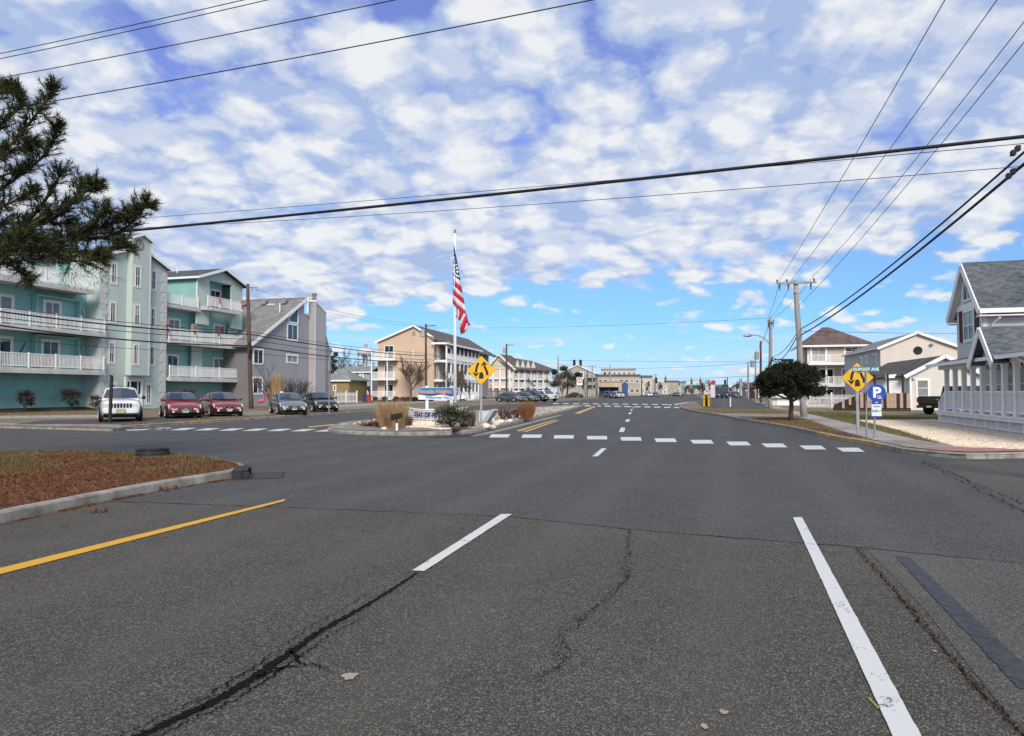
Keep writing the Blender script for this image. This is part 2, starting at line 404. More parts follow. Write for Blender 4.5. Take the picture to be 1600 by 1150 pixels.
def in_poly(x, y, poly):
    c = False; j = len(poly) - 1
    for i in range(len(poly)):
        xi, yi = poly[i][0], poly[i][1]; xj, yj = poly[j][0], poly[j][1]
        if (yi > y) != (yj > y) and x < (xj - xi) * (y - yi) / (yj - yi) + xi: c = not c
        j = i
    return c
def sheet(name, poly, z, m, parent=None, kind='structure', sub=0, amp=0.0, fs=1.5, rim=0.3):
    me = bpy.data.meshes.new(name)
    me.from_pydata([(p[0], p[1], z) for p in poly], [], [tuple(range(len(poly)))])
    bm = bmesh.new(); bm.from_mesh(me)
    bmesh.ops.triangulate(bm, faces=bm.faces)
    if sub:
        for _ in range(sub): bmesh.ops.subdivide_edges(bm, edges=[e for e in bm.edges if e.calc_length() > 0.22], cuts=1, use_grid_fill=True)
        bmesh.ops.triangulate(bm, faces=bm.faces)
        for v in bm.verts:
            d = 9.0
            for i in range(len(poly)):
                a = Vector((poly[i][0], poly[i][1])); b = Vector((poly[(i + 1) % len(poly)][0], poly[(i + 1) % len(poly)][1]))
                ab = b - a; t = max(0, min(1, (v.co.xy - a).dot(ab) / max(ab.length_squared, 1e-9)))
                d = min(d, (a + ab * t - v.co.xy).length)
            k = min(1.0, d / rim)
            v.co.z += k * amp * (0.55 + 0.9 * noise.noise(Vector((v.co.x * fs, v.co.y * fs, 0.3))))
    for f in bm.faces:
        if f.normal.z < 0: f.normal_flip()
    bm.to_mesh(me); bm.free(); me.materials.append(m)
    return link(name, me, parent, kind=kind if parent is None else None)
def gp(pts, z=0.0): return [G(x, y, z) for x, y in pts]
def quad_px(name, pts, m, parent, z=0.004):
    ps = [G(x, y, z) for x, y in pts]
    mb = MB(); mb.add(ps, [tuple(range(len(ps)))]); return mb.build(name, m, parent)
def ribbon(name, pts, widths, m, parent, z=0.004, jag=0.0, sub=1, seed=0):
    rnd = random.Random(seed); ps = [Vector((p[0], p[1], z)) for p in pts]
    ws = widths if isinstance(widths, (list, tuple)) else [widths] * len(ps)
    q = []; w = []
    for i in range(len(ps) - 1):
        for k in range(sub):
            t = k / sub; q.append(ps[i].lerp(ps[i + 1], t)); w.append(ws[i] * (1 - t) + ws[i + 1] * t)
    q.append(ps[-1]); w.append(ws[-1])
    vs = []
    for i, p in enumerate(q):
        d = (q[min(i + 1, len(q) - 1)] - q[max(i - 1, 0)]).normalized(); n = Vector((-d.y, d.x, 0))
        off = n * rnd.gauss(0, jag) if 0 < i < len(q) - 1 else Vector((0, 0, 0))
        a = w[i] * 0.5 * (1 + (rnd.uniform(-.6, .6) if jag else 0)); b = w[i] * 0.5 * (1 + (rnd.uniform(-.6, .6) if jag else 0))
        vs += [p + off + n * a, p + off - n * b]
    mb = MB(); mb.add(vs, [(2 * i, 2 * i + 1, 2 * i + 3, 2 * i + 2) for i in range(len(q) - 1)])
    return mb.build(name, m, parent)
def resample(pts, step):
    out = [Vector(pts[0])]; acc = 0.0
    for i in range(len(pts) - 1):
        a = Vector(pts[i]); b = Vector(pts[i + 1]); l = (b - a).length; t = step - acc
        while t <= l: out.append(a.lerp(b, t / l)); t += step
        acc = (acc + l) % step
    if (out[-1] - Vector(pts[-1])).length > step * 0.15: out.append(Vector(pts[-1]))
    return out
def smooth_path(pts, it=2):
    for _ in range(it):
        q = [pts[0]]
        for i in range(len(pts) - 1):
            a, b = Vector(pts[i]), Vector(pts[i + 1]); q += [a.lerp(b, .25), a.lerp(b, .75)]
        q.append(pts[-1]); pts = q
    return pts
def kerb(name, pts, side, m, stone=3.0, w=0.16, h=0.13, name2='kerb_stone', seed=1, paintm=None):
    """pts run along the road edge; side=+1 puts the stone to the left of travel."""
    root = bpy.data.objects.new(name, None); COL.objects.link(root); root['kind'] = 'structure'
    rnd = random.Random(seed); pts = [Vector((p[0], p[1])) for p in pts]
    st = resample(pts, stone)
    fine = resample(pts, min(stone, 0.5))
    for i in range(len(st) - 1):
        a, b = st[i], st[i + 1]
        seg = [a]
        ia = min(range(len(fine)), key=lambda k: (fine[k] - a).length); ib = min(range(len(fine)), key=lambda k: (fine[k] - b).length)
        seg += [fine[k] for k in range(ia + 1, ib)] + [b]
        if len(seg) < 2 or (b - a).length < 0.05: continue
        d0 = (seg[1] - seg[0]).normalized(); d1 = (seg[-1] - seg[-2]).normalized()
        seg[0] = seg[0] + d0 * 0.008; seg[-1] = seg[-1] - d1 * 0.008
        dz = rnd.uniform(-.008, .008); prof = [(0, -0.05), (0.012, h - 0.025 + dz), (0.035, h + dz), (w, h + dz), (w, -0.05)]
        vs = []; n = len(prof)
        for k, p in enumerate(seg):
            d = (seg[min(k + 1, len(seg) - 1)] - seg[max(k - 1, 0)]).normalized(); nn = Vector((-d.y, d.x)) * side
            for (o_, z_) in prof: vs.append((p.x + nn.x * o_, p.y + nn.y * o_, z_))
        fs = []
        for k in range(len(seg) - 1):
            for j in range(n): fs.append((k * n + j, k * n + (j + 1) % n, (k + 1) * n + (j + 1) % n, (k + 1) * n + j))
        fs += [tuple(range(n)), tuple((len(seg) - 1) * n + j for j in range(n))]
        mb = MB(); mb.add(vs, fs); mb.build(name2, paintm(i) if paintm else m, root)
    return root

# huge ground sheet to the horizon
mb = MB(); n = 48
mb.add([(5200 * math.cos(2 * math.pi * k / n), 5200 * math.sin(2 * math.pi * k / n), -0.03) for k in range(n)], [tuple(range(n))])
mb.build('ground', M_DIRT, kind='structure')
mb = MB(); mb.add([(-120, -14, 0), (120, -14, 0), (160, 520, 0), (-160, 520, 0)], [(0, 1, 2, 3)])
road = mb.build('road', M_ASPH, kind='structure')
# older browner asphalt on the near side of the seam
seam = [(-700, 760), (100, 782), (240, 786), (480, 795), (800, 808), (985, 828), (1340, 856), (1600, 882), (2400, 965)]
old = gp(seam) + [Vector((40, -12, 0)), Vector((-40, -12, 0))]
oldr = sheet('old_asphalt', old, 0.004, M_ASPO)
ribbon('seam', gp(seam[1:-1]), 0.02, M_TAR, road, 0.008, 0.012, 14, 3)
sh = gp([(1352, 858), (1400, 905), (1450, 960), (1520, 1050), (1600, 1150), (2600, 1150), (2100, 935), (1600, 883)])
sheet('shoulder_asphalt', sh, 0.008, M_ASPR)
sheet('side_asphalt', gp([(1440, 722), (1500, 745), (1560, 777), (1640, 820), (2300, 905), (2300, 722)]), 0.004, M_ASPR)
for a, b_, s in (((1440, 722), (1640, 820), 5), ((1450, 722), (1600, 790), 6)):
    pts = [Vector(a).lerp(Vector(b_), t / 6) for t in range(7)]
    ribbon('crack', [G(*p) for p in pts], 0.012, M_TAR, road, 0.012, 0.03, 10, s)
# markings, each its own sheet on the asphalt
def dash(pts, m=M_PW, z=0.010, name='lane_dash'): return quad_px(name, pts, m, road, z)
def rough_line(name, a0, a1, b0, b1, m, n=60, z=0.012, seed=1, amp=0.0012):
    rnd = random.Random(seed); A0, A1, B0, B1 = G(*a0, z), G(*a1, z), G(*b0, z), G(*b1, z); vs = []
    for i in range(n + 1):
        t = i / n; p = A0.lerp(B0, t); q = A1.lerp(B1, t); d = (q - p).normalized()
        vs += [p - d * rnd.gauss(0, amp), q + d * rnd.gauss(0, amp)]
    mb = MB(); mb.add(vs, [(2 * i, 2 * i + 1, 2 * i + 3, 2 * i + 2) for i in range(n)])
    return mb.build(name, m, road)
rough_line('yellow_edge_line', (446, 779.5), (444, 783), (-160, 926), (-160, 938), M_PY, 120, seed=2)
rough_line('lane_dash', (783, 803), (800, 803), (644, 891), (663, 892), M_PW, 40, seed=3)
rough_line('white_edge_line', (1239, 808), (1253, 808), (1395, 1150), (1440, 1150), M_PW, 80, seed=4)
rough_line('white_edge_line', (1395, 1150), (1440, 1150), (1560, 1500), (1660, 1500), M_PW, 20, seed=5)
for q in ([(940, 700.5), (948, 700.5), (934, 713), (925, 713)], [(970, 668), (977, 668), (975, 675), (967, 675)],
          [(979, 655), (984, 655), (983, 659), (977, 659)], [(983, 644.5), (987, 644.5), (986, 647), (982, 647)],
          [(985, 640), (988, 640), (988, 641.8), (985, 641.8)], [(987, 636.6), (989.5, 636.6), (989.5, 638), (987, 638)]):
    dash(q)
xs = [781, 831, 881, 933, 986, 1040, 1097, 1154, 1210, 1270, 1329]
for i, x in enumerate(xs):                      # near crosswalk on the right roadway
    t = i / 10; yt = 678.5 + 21 * t ** 1.7; hh = 5.0 + 1.3 * t; w = 15 + 2 * t; sk = -4 + 15 * t
    quad_px('crosswalk_bar', [(x - w - sk * .5, yt), (x + w - sk * .5, yt), (x + w + sk * .5, yt + hh), (x - w + sk * .5, yt + hh)], M_PW, road, 0.010)
for i in range(8):                              # crosswalk over the left roadway
    x = 243 + i * 37.5; yt = 668.2 + i * 0.35
    quad_px('crosswalk_bar', [(x + 6, yt), (x + 27, yt), (x + 8, yt + 3.6), (x - 16, yt + 3.6)], M_PWF, road, 0.010)
quad_px('stop_line', [(196, 671.5), (262, 669), (262, 670.5), (200, 673)], M_PWF, road, 0.010)
for i in range(13):                             # far crosswalk, two rows
    x = 868 + i * 15.5
    quad_px('crosswalk_bar', [(x - 4, 629.8 + .15 * i), (x + 5, 629.8 + .15 * i), (x + 5, 631 + .15 * i), (x - 4, 631 + .15 * i)], M_PWF, road, 0.012)
    if i > 1: quad_px('crosswalk_bar', [(x - 1, 632.4 + .3 * i), (x + 9, 632.4 + .3 * i), (x + 9, 633.9 + .3 * i), (x - 1, 633.9 + .3 * i)], M_PWF, road, 0.012)
rough_line('yellow_edge_line', (866, 655.5), (869, 655.8), (806, 673), (812, 674.2), M_PYF, 12, seed=6)
rough_line('yellow_edge_line', (870, 656.6), (873, 657), (816, 674.6), (822, 675.4), M_PYF, 12, seed=7)
rough_line('yellow_edge_line', (934, 632.6), (938, 632.8), (897, 645.6), (905, 646.6), M_PYF, 12, seed=8)
rough_line('yellow_edge_line', (560, 659), (562, 660), (480, 666.5), (484, 668), M_PYF, 12, seed=9)
rough_line('white_edge_line', (1075, 628), (1078, 628.4), (1042, 632.8), (1047, 633.4), M_PWF, 8, seed=10)
# cracks in the old asphalt
def crack(pts, w, seed, jag=0.015, z=0.0125, sub=10, name='crack', m=None):
    pp = [G(x, y) for x, y in pts]
    ribbon(name, pp, w, m or M_TAR, road, z, jag, sub, seed)
ck = [(652, 896), (610, 925), (560, 955), (505, 985), (455, 1020), (400, 1060), (330, 1102), (270, 1128), (215, 1156), (100, 1215)]
crack(ck, [.018, .028, .038, .045, .055, .065, .055, .06, .055, .05], 1, 0.004, sub=30)
crack([(x - 12, y - 9) for x, y in ck[1:]], [.003, .005, .006, .006, .007, .007, .007, .007, .007], 2, 0.012, sub=24)
crack([(x + 16, y + 6) for x, y in ck[2:]], [.003, .008, .012, .014, .012, .010, .008, .006], 12, 0.012, sub=24)
crack([(455, 1020), (470, 1040), (500, 1042), (520, 1055)], [.03, .016, .01, .004], 3, .012, sub=8)
crack([(400, 1060), (440, 1046), (470, 1044)], [.03, .03, .01], 13, .01, sub=8)
crack([(300, 1118), (330, 1085), (370, 1062), (420, 1030)], [.012, .008, .01, .006], 14, .02, sub=8)
crack([(797, 805), (760, 830), (700, 868), (664, 893)], [.004, .018, .02, .014], 15, .004, sub=20, z=.0105)
crack([(984, 829), (978, 850), (984, 868), (968, 880), (980, 905), (955, 935), (925, 955), (900, 985), (872, 990), (888, 1012), (875, 1045), (835, 1060)], [.003, .004, .005, .004, .005, .004, .005, .005, .005, .006, .005, .002], 4, .014, sub=14)
crack([(875, 1045), (845, 1062), (820, 1072)], [.006, .005, .002], 5, .012, sub=8)
crack([(893, 1020), (895, 1052), (910, 1062)], [.004, .003, .002], 6, .015, sub=8)
crack([(900, 985), (940, 980), (1000, 974), (1050, 968)], [.004, .002, .002, .001], 7, .015, sub=8)
crack([(968, 880), (945, 888), (930, 880)], [.003, .003, .001], 8, .015, sub=6)
crack([(888, 1012), (930, 1050), (1000, 1052)], [.003, .002, .001], 16, .02, sub=8)
crack([(1337, 857), (1360, 882), (1400, 925), (1440, 975), (1480, 1022), (1520, 1070), (1560, 1110), (1600, 1152), (1700, 1260)], [.006, .010, .014, .016, .015, .016, .014, .014, .015], 9, .010, sub=24, z=0.013)
M_LITTER = mat('leaf_litter', (0.10, 0.062, 0.038), 0.95, 0.5, 30, 0.01, 60)
crack([(1360, 882), (1400, 925), (1440, 975), (1480, 1022), (1520, 1070), (1560, 1110), (1600, 1152)], [.002, .004, .006, .004, .006, .004, .005], 10, .010, sub=24, z=0.0165, m=M_LITTER)
rough_line('sealcoat_strip', (1398, 868), (1420, 870), (1592, 1075), (1650, 1083), M_SEAL, 90, z=0.0135, seed=11, amp=0.004)
def grit(pts, n, spread, seed, mats, r0=.002, r1=.007):
    rnd = random.Random(seed); pp = [G(x, y) for x, y in pts]; mb = MB()
    for _ in range(n):
        p = along(pp, rnd.random()); r = rnd.uniform(r0, r1); x = p.x + rnd.gauss(0, spread); y = p.y + rnd.gauss(0, spread); z = .011
        mb.add([(x + r, y, z), (x - r * .5, y + r * .9, z), (x - r * .6, y - r * .8, z), (x, y, z + r * 1.1)], [(0, 1, 3), (1, 2, 3), (2, 0, 3)], rnd.randrange(len(mats)))
    return mb.build('crack_grit', mats, road, fix=False, kind='stuff')
def along(path, t):
    ls = [(path[i + 1] - path[i]).length for i in range(len(path) - 1)]; d = t * sum(ls)
    for i, l in enumerate(ls):
        if d <= l or i == len(ls) - 1: return path[i].lerp(path[i + 1], min(1, d / l))
        d -= l
M_GRIT = mat('road_grit', (.03, .028, .025), .95); M_GRITL = mat('road_grit_pale', (.16, .145, .12), .95)
grit(ck, 700, .06, 1, [M_TAR, M_GRIT], .002, .006)
grit([(984, 829), (980, 905), (925, 955), (872, 990), (875, 1045), (835, 1060)], 500, .02, 2, [M_TAR, M_GRIT])
grit([(1337, 857), (1400, 925), (1480, 1022), (1560, 1110), (1600, 1152)], 450, .02, 3, [M_LITTER, M_GRIT, M_LITTER], .003, .010)
M_CHIP = mat('pale_road_patch', (0.33, 0.27, 0.235), 0.9, 0.15, 30)
def blob(name, cx, cy, rx, ry, m, z=0.0125, seed=0):
    rnd = random.Random(seed); c = G(cx, cy, z); pts = []
    for k in range(14):
        a = 2 * math.pi * k / 14; rr = rnd.uniform(.65, 1.15); pts.append((c.x + math.cos(a) * rx * rr, c.y + math.sin(a) * ry * rr, z))
    mb = MB(); mb.add(pts, [tuple(range(14))]); mb.build(name, m, road)
blob('pale_patch', 546, 1056, .05, .055, M_CHIP, seed=1); blob('pale_patch', 1131, 1112, .022, .03, M_CHIP, seed=2)
blob('pale_patch', 1100, 1134, .02, .03, M_CHIP, seed=3); blob('pale_patch', 1461, 1017, .016, .02, M_CONCL, seed=4)
M_STAIN = mat('oil_stain', (0.028, 0.027, 0.027), 0.6, 0.4, 9)
for k, (x, y, rx, ry) in enumerate(((700, 682.5, .5, .3), (725, 681.5, .35, .25), (678, 683, .3, .2))): blob('oil_stain', x, y, rx, ry, M_STAIN, seed=20 + k)
M_YG = mat('green_straw', (0.45, 0.52, 0.04), 0.6)
mb = MB(); a = G(1357, 1090, .016); b_ = G(1372, 1105, .016); mb.tube([a, b_], .0035, 5)
mb.build('straw', M_YG, label='thin yellow green straw lying beside the white edge line', cat='straw')

# --- near-left island with pine needles
ZT = 0.115
isl_front = smooth_path([G(-420, 935), G(-200, 873), G(0, 818), G(120, 793), G(240, 768), G(330, 753), G(372, 746), G(386, 739)], 2)
isl_back = smooth_path([G(386, 739), G(384, 733), G(372, 729.5), G(345, 724), G(300, 717.5), G(262, 714.5), G(130, 713), G(0, 712.5), G(-300, 712)], 2)
kerb('island_kerb', isl_front[:-1], 1, M_CONC, 3.05, 0.16, 0.14)
kerb('island_kerb', isl_back[1:], 1, M_CONC, 3.05, 0.16, 0.10, seed=2)
ipoly = [(p.x, p.y) for p in isl_front] + [(p.x, p.y) for p in isl_back[1:]]
def inset(poly, d):
    n = len(poly); out = []
    area = sum(poly[i][0] * poly[(i + 1) % n][1] - poly[(i + 1) % n][0] * poly[i][1] for i in range(n)); s = 1 if area > 0 else -1
    for i in range(n):
        a = Vector(poly[i - 1]); b = Vector(poly[i]); c = Vector(poly[(i + 1) % n])
        t = (c - a); t = t.normalized() if t.length > 1e-6 else Vector((1, 0)); out.append(tuple(b + Vector((-t.y, t.x)) * s * d))
    return out
ipin = inset(ipoly, 0.15)
isl = sheet('island_ground', ipin, ZT, M_NEEDLE, sub=6, amp=0.10, fs=0.9, rim=0.8)
# storm-drain: cast-iron kerb head and grate
dr = thing('storm_drain', 'black cast iron storm drain with grate at the island tip', 'drain', (G(393, 744).x, G(393, 744).y, 0), math.atan2(*(G(388, 734) - G(380, 750)).yx))
M_IRON = mat('cast_iron', (0.03, 0.028, 0.027), 0.7, 0.3, 8, metal=0.3)
mb = MB(); mb.box(-.5, .5, .14, .32, -.02, .165); mb.box(-.5, -.4, .02, .14, .0, .13); mb.box(.4, .5, .02, .14, 0, .13); mb.box(-.4, .4, .05, .14, .13, .165)
mb.build('kerb_head', M_IRON, dr, bevel=.01)
mb = MB(); mb.ring(-.5, .5, -.6, .0, .05, 0.004, 0.009)
mb.v = [(x, z, y) for x, y, z in mb.v]; mb.build('grate_frame', M_IRON, dr)
for i in range(9):
    mb = MB(); x = -.4 + i * .1; mb.box(x - .018, x + .018, -.55, -.05, .005, .008); mb.build('grate_bar', mat('rusty_iron', (.085, .07, .06), .8), dr)
mb = MB(); mb.box(-.45, .45, -.55, -.05, .002, .0045); mb.build('grate_void', M_DARK, dr)
# manhole riser standing on the island
mh = G(227, 717, 0.11); o = thing('manhole_ring', 'black iron manhole ring standing proud of the near left island', 'manhole', (mh.x, mh.y + .33, .1))
MB().lathe([(.36, 0), (.36, .13), (.345, .16), (.34, .19), (.36, .2), (.36, .215), (.3, .22), (.0, .225)], 32).build('ring', M_IRON, o, smooth=False)
MB().lathe([(.29, .22), (.29, .235), (.27, .24), (.0, .242)], 28).build('cover', M_IRON, o)

def scatter_blades(name, poly, n, mats, h, w, z=ZT, seed=0, lean=0.5, dens=None, kind='stuff', parent=None, zf=None, label=None, cat=None):
    rnd = random.Random(seed); xs_ = [p[0] for p in poly]; ys_ = [p[1] for p in poly]; mb = MB(); k = 0; tries = 0
    while k < n and tries < n * 30:
        tries += 1
        x = rnd.uniform(min(xs_), max(xs_)); y = rnd.uniform(min(ys_), max(ys_))
        if not in_poly(x, y, poly): continue
        if dens and rnd.random() > dens(x, y): continue
        k += 1; a = rnd.uniform(0, 6.283); hh = h * rnd.uniform(.5, 1.3); ll = lean * rnd.uniform(.2, 1.6); b = rnd.uniform(0, 6.283)
        zz = z + (zf(x, y) if zf else 0)
        mb.add([(x - math.cos(a) * w / 2, y - math.sin(a) * w / 2, zz), (x + math.cos(a) * w / 2, y + math.sin(a) * w / 2, zz),
                (x + math.cos(b) * hh * ll, y + math.sin(b) * hh * ll, zz + hh)], [(0, 1, 2)], rnd.randrange(len(mats)))
    return mb.build(name, mats, parent, kind=kind, fix=False, label=label, cat=cat)
def leafm(name, c, r=0.75, tr=0.0): return mat(name, c, r, 0.25, 9, spec=0.25)
NL = [leafm('needle_red', (0.15, 0.050, 0.020)), leafm('needle_brown', (0.085, 0.038, 0.020)), leafm('needle_tan', (0.21, 0.10, 0.045))]
GL = [leafm('blade_green', (0.07, 0.095, 0.028)), leafm('blade_olive', (0.12, 0.125, 0.045)), leafm('blade_straw', (0.24, 0.175, 0.085))]
vis = [p for p in ipin if True]
box_vis = [(-9.9, 8.0), (-2.0, 8.0), (-2.0, 18.2), (-15.5, 18.2)]
from mathutils.bvhtree import BVHTree
_bm = bmesh.new(); _bm.from_mesh(isl.data); _bvh = BVHTree.FromBMesh(_bm)
def isl_h(x, y):
    h = _bvh.ray_cast(Vector((x, y, 5)), Vector((0, 0, -1))); return (h[0].z - ZT) if h[0] else -.2
visl = [p for p in ipin]
def gden(x, y):
    v = noise.noise(Vector((x * .8, y * .8, 2.0))) + 0.35 * noise.noise(Vector((x * 2.5, y * 2.5, 4.0)))
    return max(0.03, min(1, v * 2.2 + 0.25 + (y - 14.5) * 0.22))
scatter_blades('needle_litter', visl, 60000, NL, 0.03, 0.016, ZT, 3, 2.2, lambda x, y: 1.0 if x > -14 else 0.1, zf=isl_h, label='red brown pine needle litter covering the near left island', cat='litter')
scatter_blades('island_grass', visl, 13000, GL, 0.06, 0.011, ZT, 4, 0.9, lambda x, y: gden(x, y) if x > -15 else 0.05, zf=isl_h, label='patchy green and straw grass on the near left island', cat='grass')
# needles washed into the gutter
gut = [(p.x, p.y) for p in isl_front]; gpoly = gut[2:-3] + [(p.x + .08, p.y - .16) for p in reversed(isl_front[2:-3])]
scatter_blades('gutter_litter', gpoly, 3500, NL, 0.02, 0.012, 0.006, 5, 2.0, lambda x, y: 1 if noise.noise(Vector((x * 1.7, y * 1.7, 9))) > -.05 else .08, label='brown pine needles washed along the island gutter', cat='litter')
for k, (x, y) in enumerate(((262, 767), (252, 766), (276, 763.5), (150, 801), (165, 800))):
    c = G(x, y, .0); mb = MB(); mb.lathe([(.0, 0), (.035, .01), (.045, .04), (.03, .07), (.0, .08)], 8)
    mb.build('pine_cone', M_LITTER, loc=(c.x, c.y - .05, .0), label=['middle of the three brown pine cones by the far gutter', 'left of the three brown pine cones by the far gutter', 'right of the three brown pine cones by the far gutter', 'left of the two brown pine cones by the near gutter', 'right of the two brown pine cones by the near gutter'][k], cat='cone', group='pine cones in the island gutter')

# --- left lot beyond the left roadway
Lk = [(-420, 664), (-40, 668), (95, 671.5), (176, 674)]
Lk2 = [(186, 673), (200, 669.5), (336, 660), (440, 653), (540, 645.6), (600, 642), (700, 636.6), (800, 631.2), (880, 627), (935, 622.6)]
lot_edge = gp(Lk) + gp(Lk2)
lot = [(p.x, p.y) for p in lot_edge] + [(G(938, 616.6).x, G(938, 616.6).y), (-420, 380), (-420, 40)]
sheet('left_lot_ground', lot, 0.11, M_DIRT)
M_KY = mat('worn_yellow_kerb', (0.30, 0.25, 0.13), 0.9, 0.3, 3)
kerb('left_kerb', gp(Lk2), 1, M_CONC, 3.0, 0.18, 0.13, seed=3, paintm=lambda i: M_KY if i == 2 else M_CONC)
kerb('ramp_kerb', gp(Lk + [Lk2[0]]), 1, M_CONC, 3.0, 0.18, 0.115, seed=13)
def lay(name, pts, m, z=0.116, parent=None): return sheet(name, gp(pts, 0.0), z, m, parent)
lay('ramp_apron', [(-40, 663.8), (60, 665.5), (110, 665.5), (190, 667.5), (186, 671.5), (95, 670.2), (-40, 666.6)], M_CONC, 0.118)
lay('tactile_paving', [(108, 667.6), (152, 668), (158, 671.2), (104, 670)], M_RED, 0.124)
lay('driveway', [(70, 660), (190, 658), (330, 650), (330, 657), (200, 667.5), (110, 666.6), (20, 667)], M_ASPH, 0.122)
lay('parking_pad', [(330, 649), (560, 636), (640, 633), (560, 641), (440, 650), (336, 657)], M_GRAV, 0.122)
swr = bpy.data.objects.new('sidewalk', None); COL.objects.link(swr); swr['kind'] = 'structure'
a0, a1 = G(-260, 656.5, .12), G(160, 651.5, .12); b0, b1 = G(-260, 651.5, .12), G(160, 648.6, .12)
for i in range(14):
    t0, t1 = i / 14 + .0015, (i + 1) / 14 - .0015; mb = MB()
    mb.prismz([a0.lerp(a1, t0), a0.lerp(a1, t1), b0.lerp(b1, t1), b0.lerp(b1, t0)], .10, .128 + .002 * (i % 2)); mb.build('slab', M_CONCL, swr)
SW = [(480, 640.5), (620, 630.6), (760, 624.5), (850, 621.5)]
lay('left_far_sidewalk', [(470, 641.5), (620, 632.6), (760, 626.4), (850, 622.8), (850, 621.6), (760, 624.6), (620, 629.8), (470, 637)], M_CONCL, 0.120)
gl_poly = [(p.x, p.y) for p in gp([(-60, 655), (170, 650), (250, 640), (250, 634), (-60, 640)], 0.0)]
scatter_blades('left_verge_grass', gl_poly, 9000, [GL[2], GL[1], leafm('blade_dead', (0.20, 0.14, 0.07))], 0.09, 0.03, .115, 8, .7, label='dead straw grass in front of the turquoise building', cat='grass')
g2 = [(p.x, p.y) for p in gp([(200, 668), (336, 659), (540, 645), (640, 639), (640, 638), (540, 643.5), (336, 656), (205, 664)], 0.0)]
scatter_blades('kerbside_grass', g2, 5000, [GL[2], leafm('blade_dead', (0.20, 0.14, 0.07)), NL[1]], 0.06, 0.025, .115, 9, .8, label='thin dead grass strip along the left kerb before the cars', cat='grass')

# --- planted median
med_r = smooth_path([G(511, 673.5), G(522, 677), G(557, 679.5), G(634, 681), G(691, 679.8), G(735, 678), G(762, 672.6), G(800, 664), G(850, 651.5), G(872, 646.4), G(900, 638.6), G(912, 635)], 1)
med_l = smooth_path([G(912, 635), G(905, 633.6), G(880, 634.6), G(838, 637.6), G(760, 643), G(680, 649), G(557, 660), G(519, 667), G(511, 673.5)], 1)
kerb('median_kerb', med_r, 1, M_CONC, 2.4, 0.2, 0.13, seed=4)
kerb('median_kerb', med_l, 1, M_CONC, 2.4, 0.2, 0.13, seed=5)
mpoly = [(p.x, p.y) for p in med_r] + [(p.x, p.y) for p in med_l[1:-1]]
sheet('median_ground', inset(mpoly, 0.19), 0.112, M_GRAV, sub=3, amp=0.05, fs=.5, rim=1.0)
lay('median_apron', [(514, 672.6), (530, 675.5), (560, 677.2), (634, 678.8), (691, 677.8), (700, 672), (634, 674), (560, 671), (535, 668)], M_CONC, 0.135)
lay('median_tactile', [(643, 675), (672, 674.8), (676, 678), (640, 678)], M_RED, 0.141)
lay('white_stone_bed', [(630, 664.5), (684, 664), (690, 672), (708, 676), (690, 677), (660, 673.5), (634, 673.8), (618, 670)], M_PEB, 0.140)
lay('gutter_concrete', [(735, 680.5), (765, 674.4), (803, 665.6), (853, 653), (875, 648), (880, 648.4), (858, 654.5), (806, 668), (770, 677), (740, 682)], M_CONC, 0.006)
def stones(name, polypx, n, r0, r1, mats, seed, z=.13, label=None, cat='stones'):
    poly = [(p.x, p.y) for p in gp(polypx, 0.0)]; rnd = random.Random(seed); mb = MB(); xs_ = [p[0] for p in poly]; ys_ = [p[1] for p in poly]; k = 0; tr = 0
    while k < n and tr < n * 40:
        tr += 1; x = rnd.uniform(min(xs_), max(xs_)); y = rnd.uniform(min(ys_), max(ys_))
        if not in_poly(x, y, poly): continue
        k += 1; r = rnd.uniform(r0, r1); a = rnd.uniform(0, 6.28)
        vs = []
        for (dx, dy, dz) in ((1, 0, 0), (0, 1, 0), (-1, 0, 0), (0, -1, 0), (0, 0, .8), (0, 0, -.5)):
            q = r * rnd.uniform(.7, 1.2); vs.append((x + (dx * math.cos(a) - dy * math.sin(a)) * q, y + (dx * math.sin(a) + dy * math.cos(a)) * q * .8, z + r * .2 + dz * q))
        mb.add(vs, [(0, 1, 4), (1, 2, 4), (2, 3, 4), (3, 0, 4), (1, 0, 5), (2, 1, 5), (3, 2, 5), (0, 3, 5)], rnd.randrange(len(mats)))
    return mb.build(name, mats, kind='stuff', fix=False, label=label, cat=cat)
ST = [mat('stone_white', (0.72, 0.65, 0.54), .9), mat('stone_cream', (0.60, 0.50, 0.38), .9), mat('stone_grey', (0.27, 0.25, 0.23), .9)]
stones('white_stones', [(630, 664.5), (684, 664), (690, 672), (708, 676), (690, 677), (660, 673.5), (634, 673.8), (618, 670)], 1500, .03, .07, ST[:2], 1, .14, 'white stones bedded in front of the boat shaped sign')
stones('median_gravel', [(740, 676), (800, 662), (870, 645.5), (905, 636.2), (838, 639), (760, 645), (690, 650), (540, 665), (520, 671), (600, 664), (700, 664)], 6000, .025, .07, [ST[2], ST[1], ST[2]], 2, .13, 'grey gravel spread over the median')
stones('kerb_grit', [(700, 684), (735, 682), (765, 676), (740, 678), (690, 682)], 250, .01, .03, [M_STAIN], 5, .0)

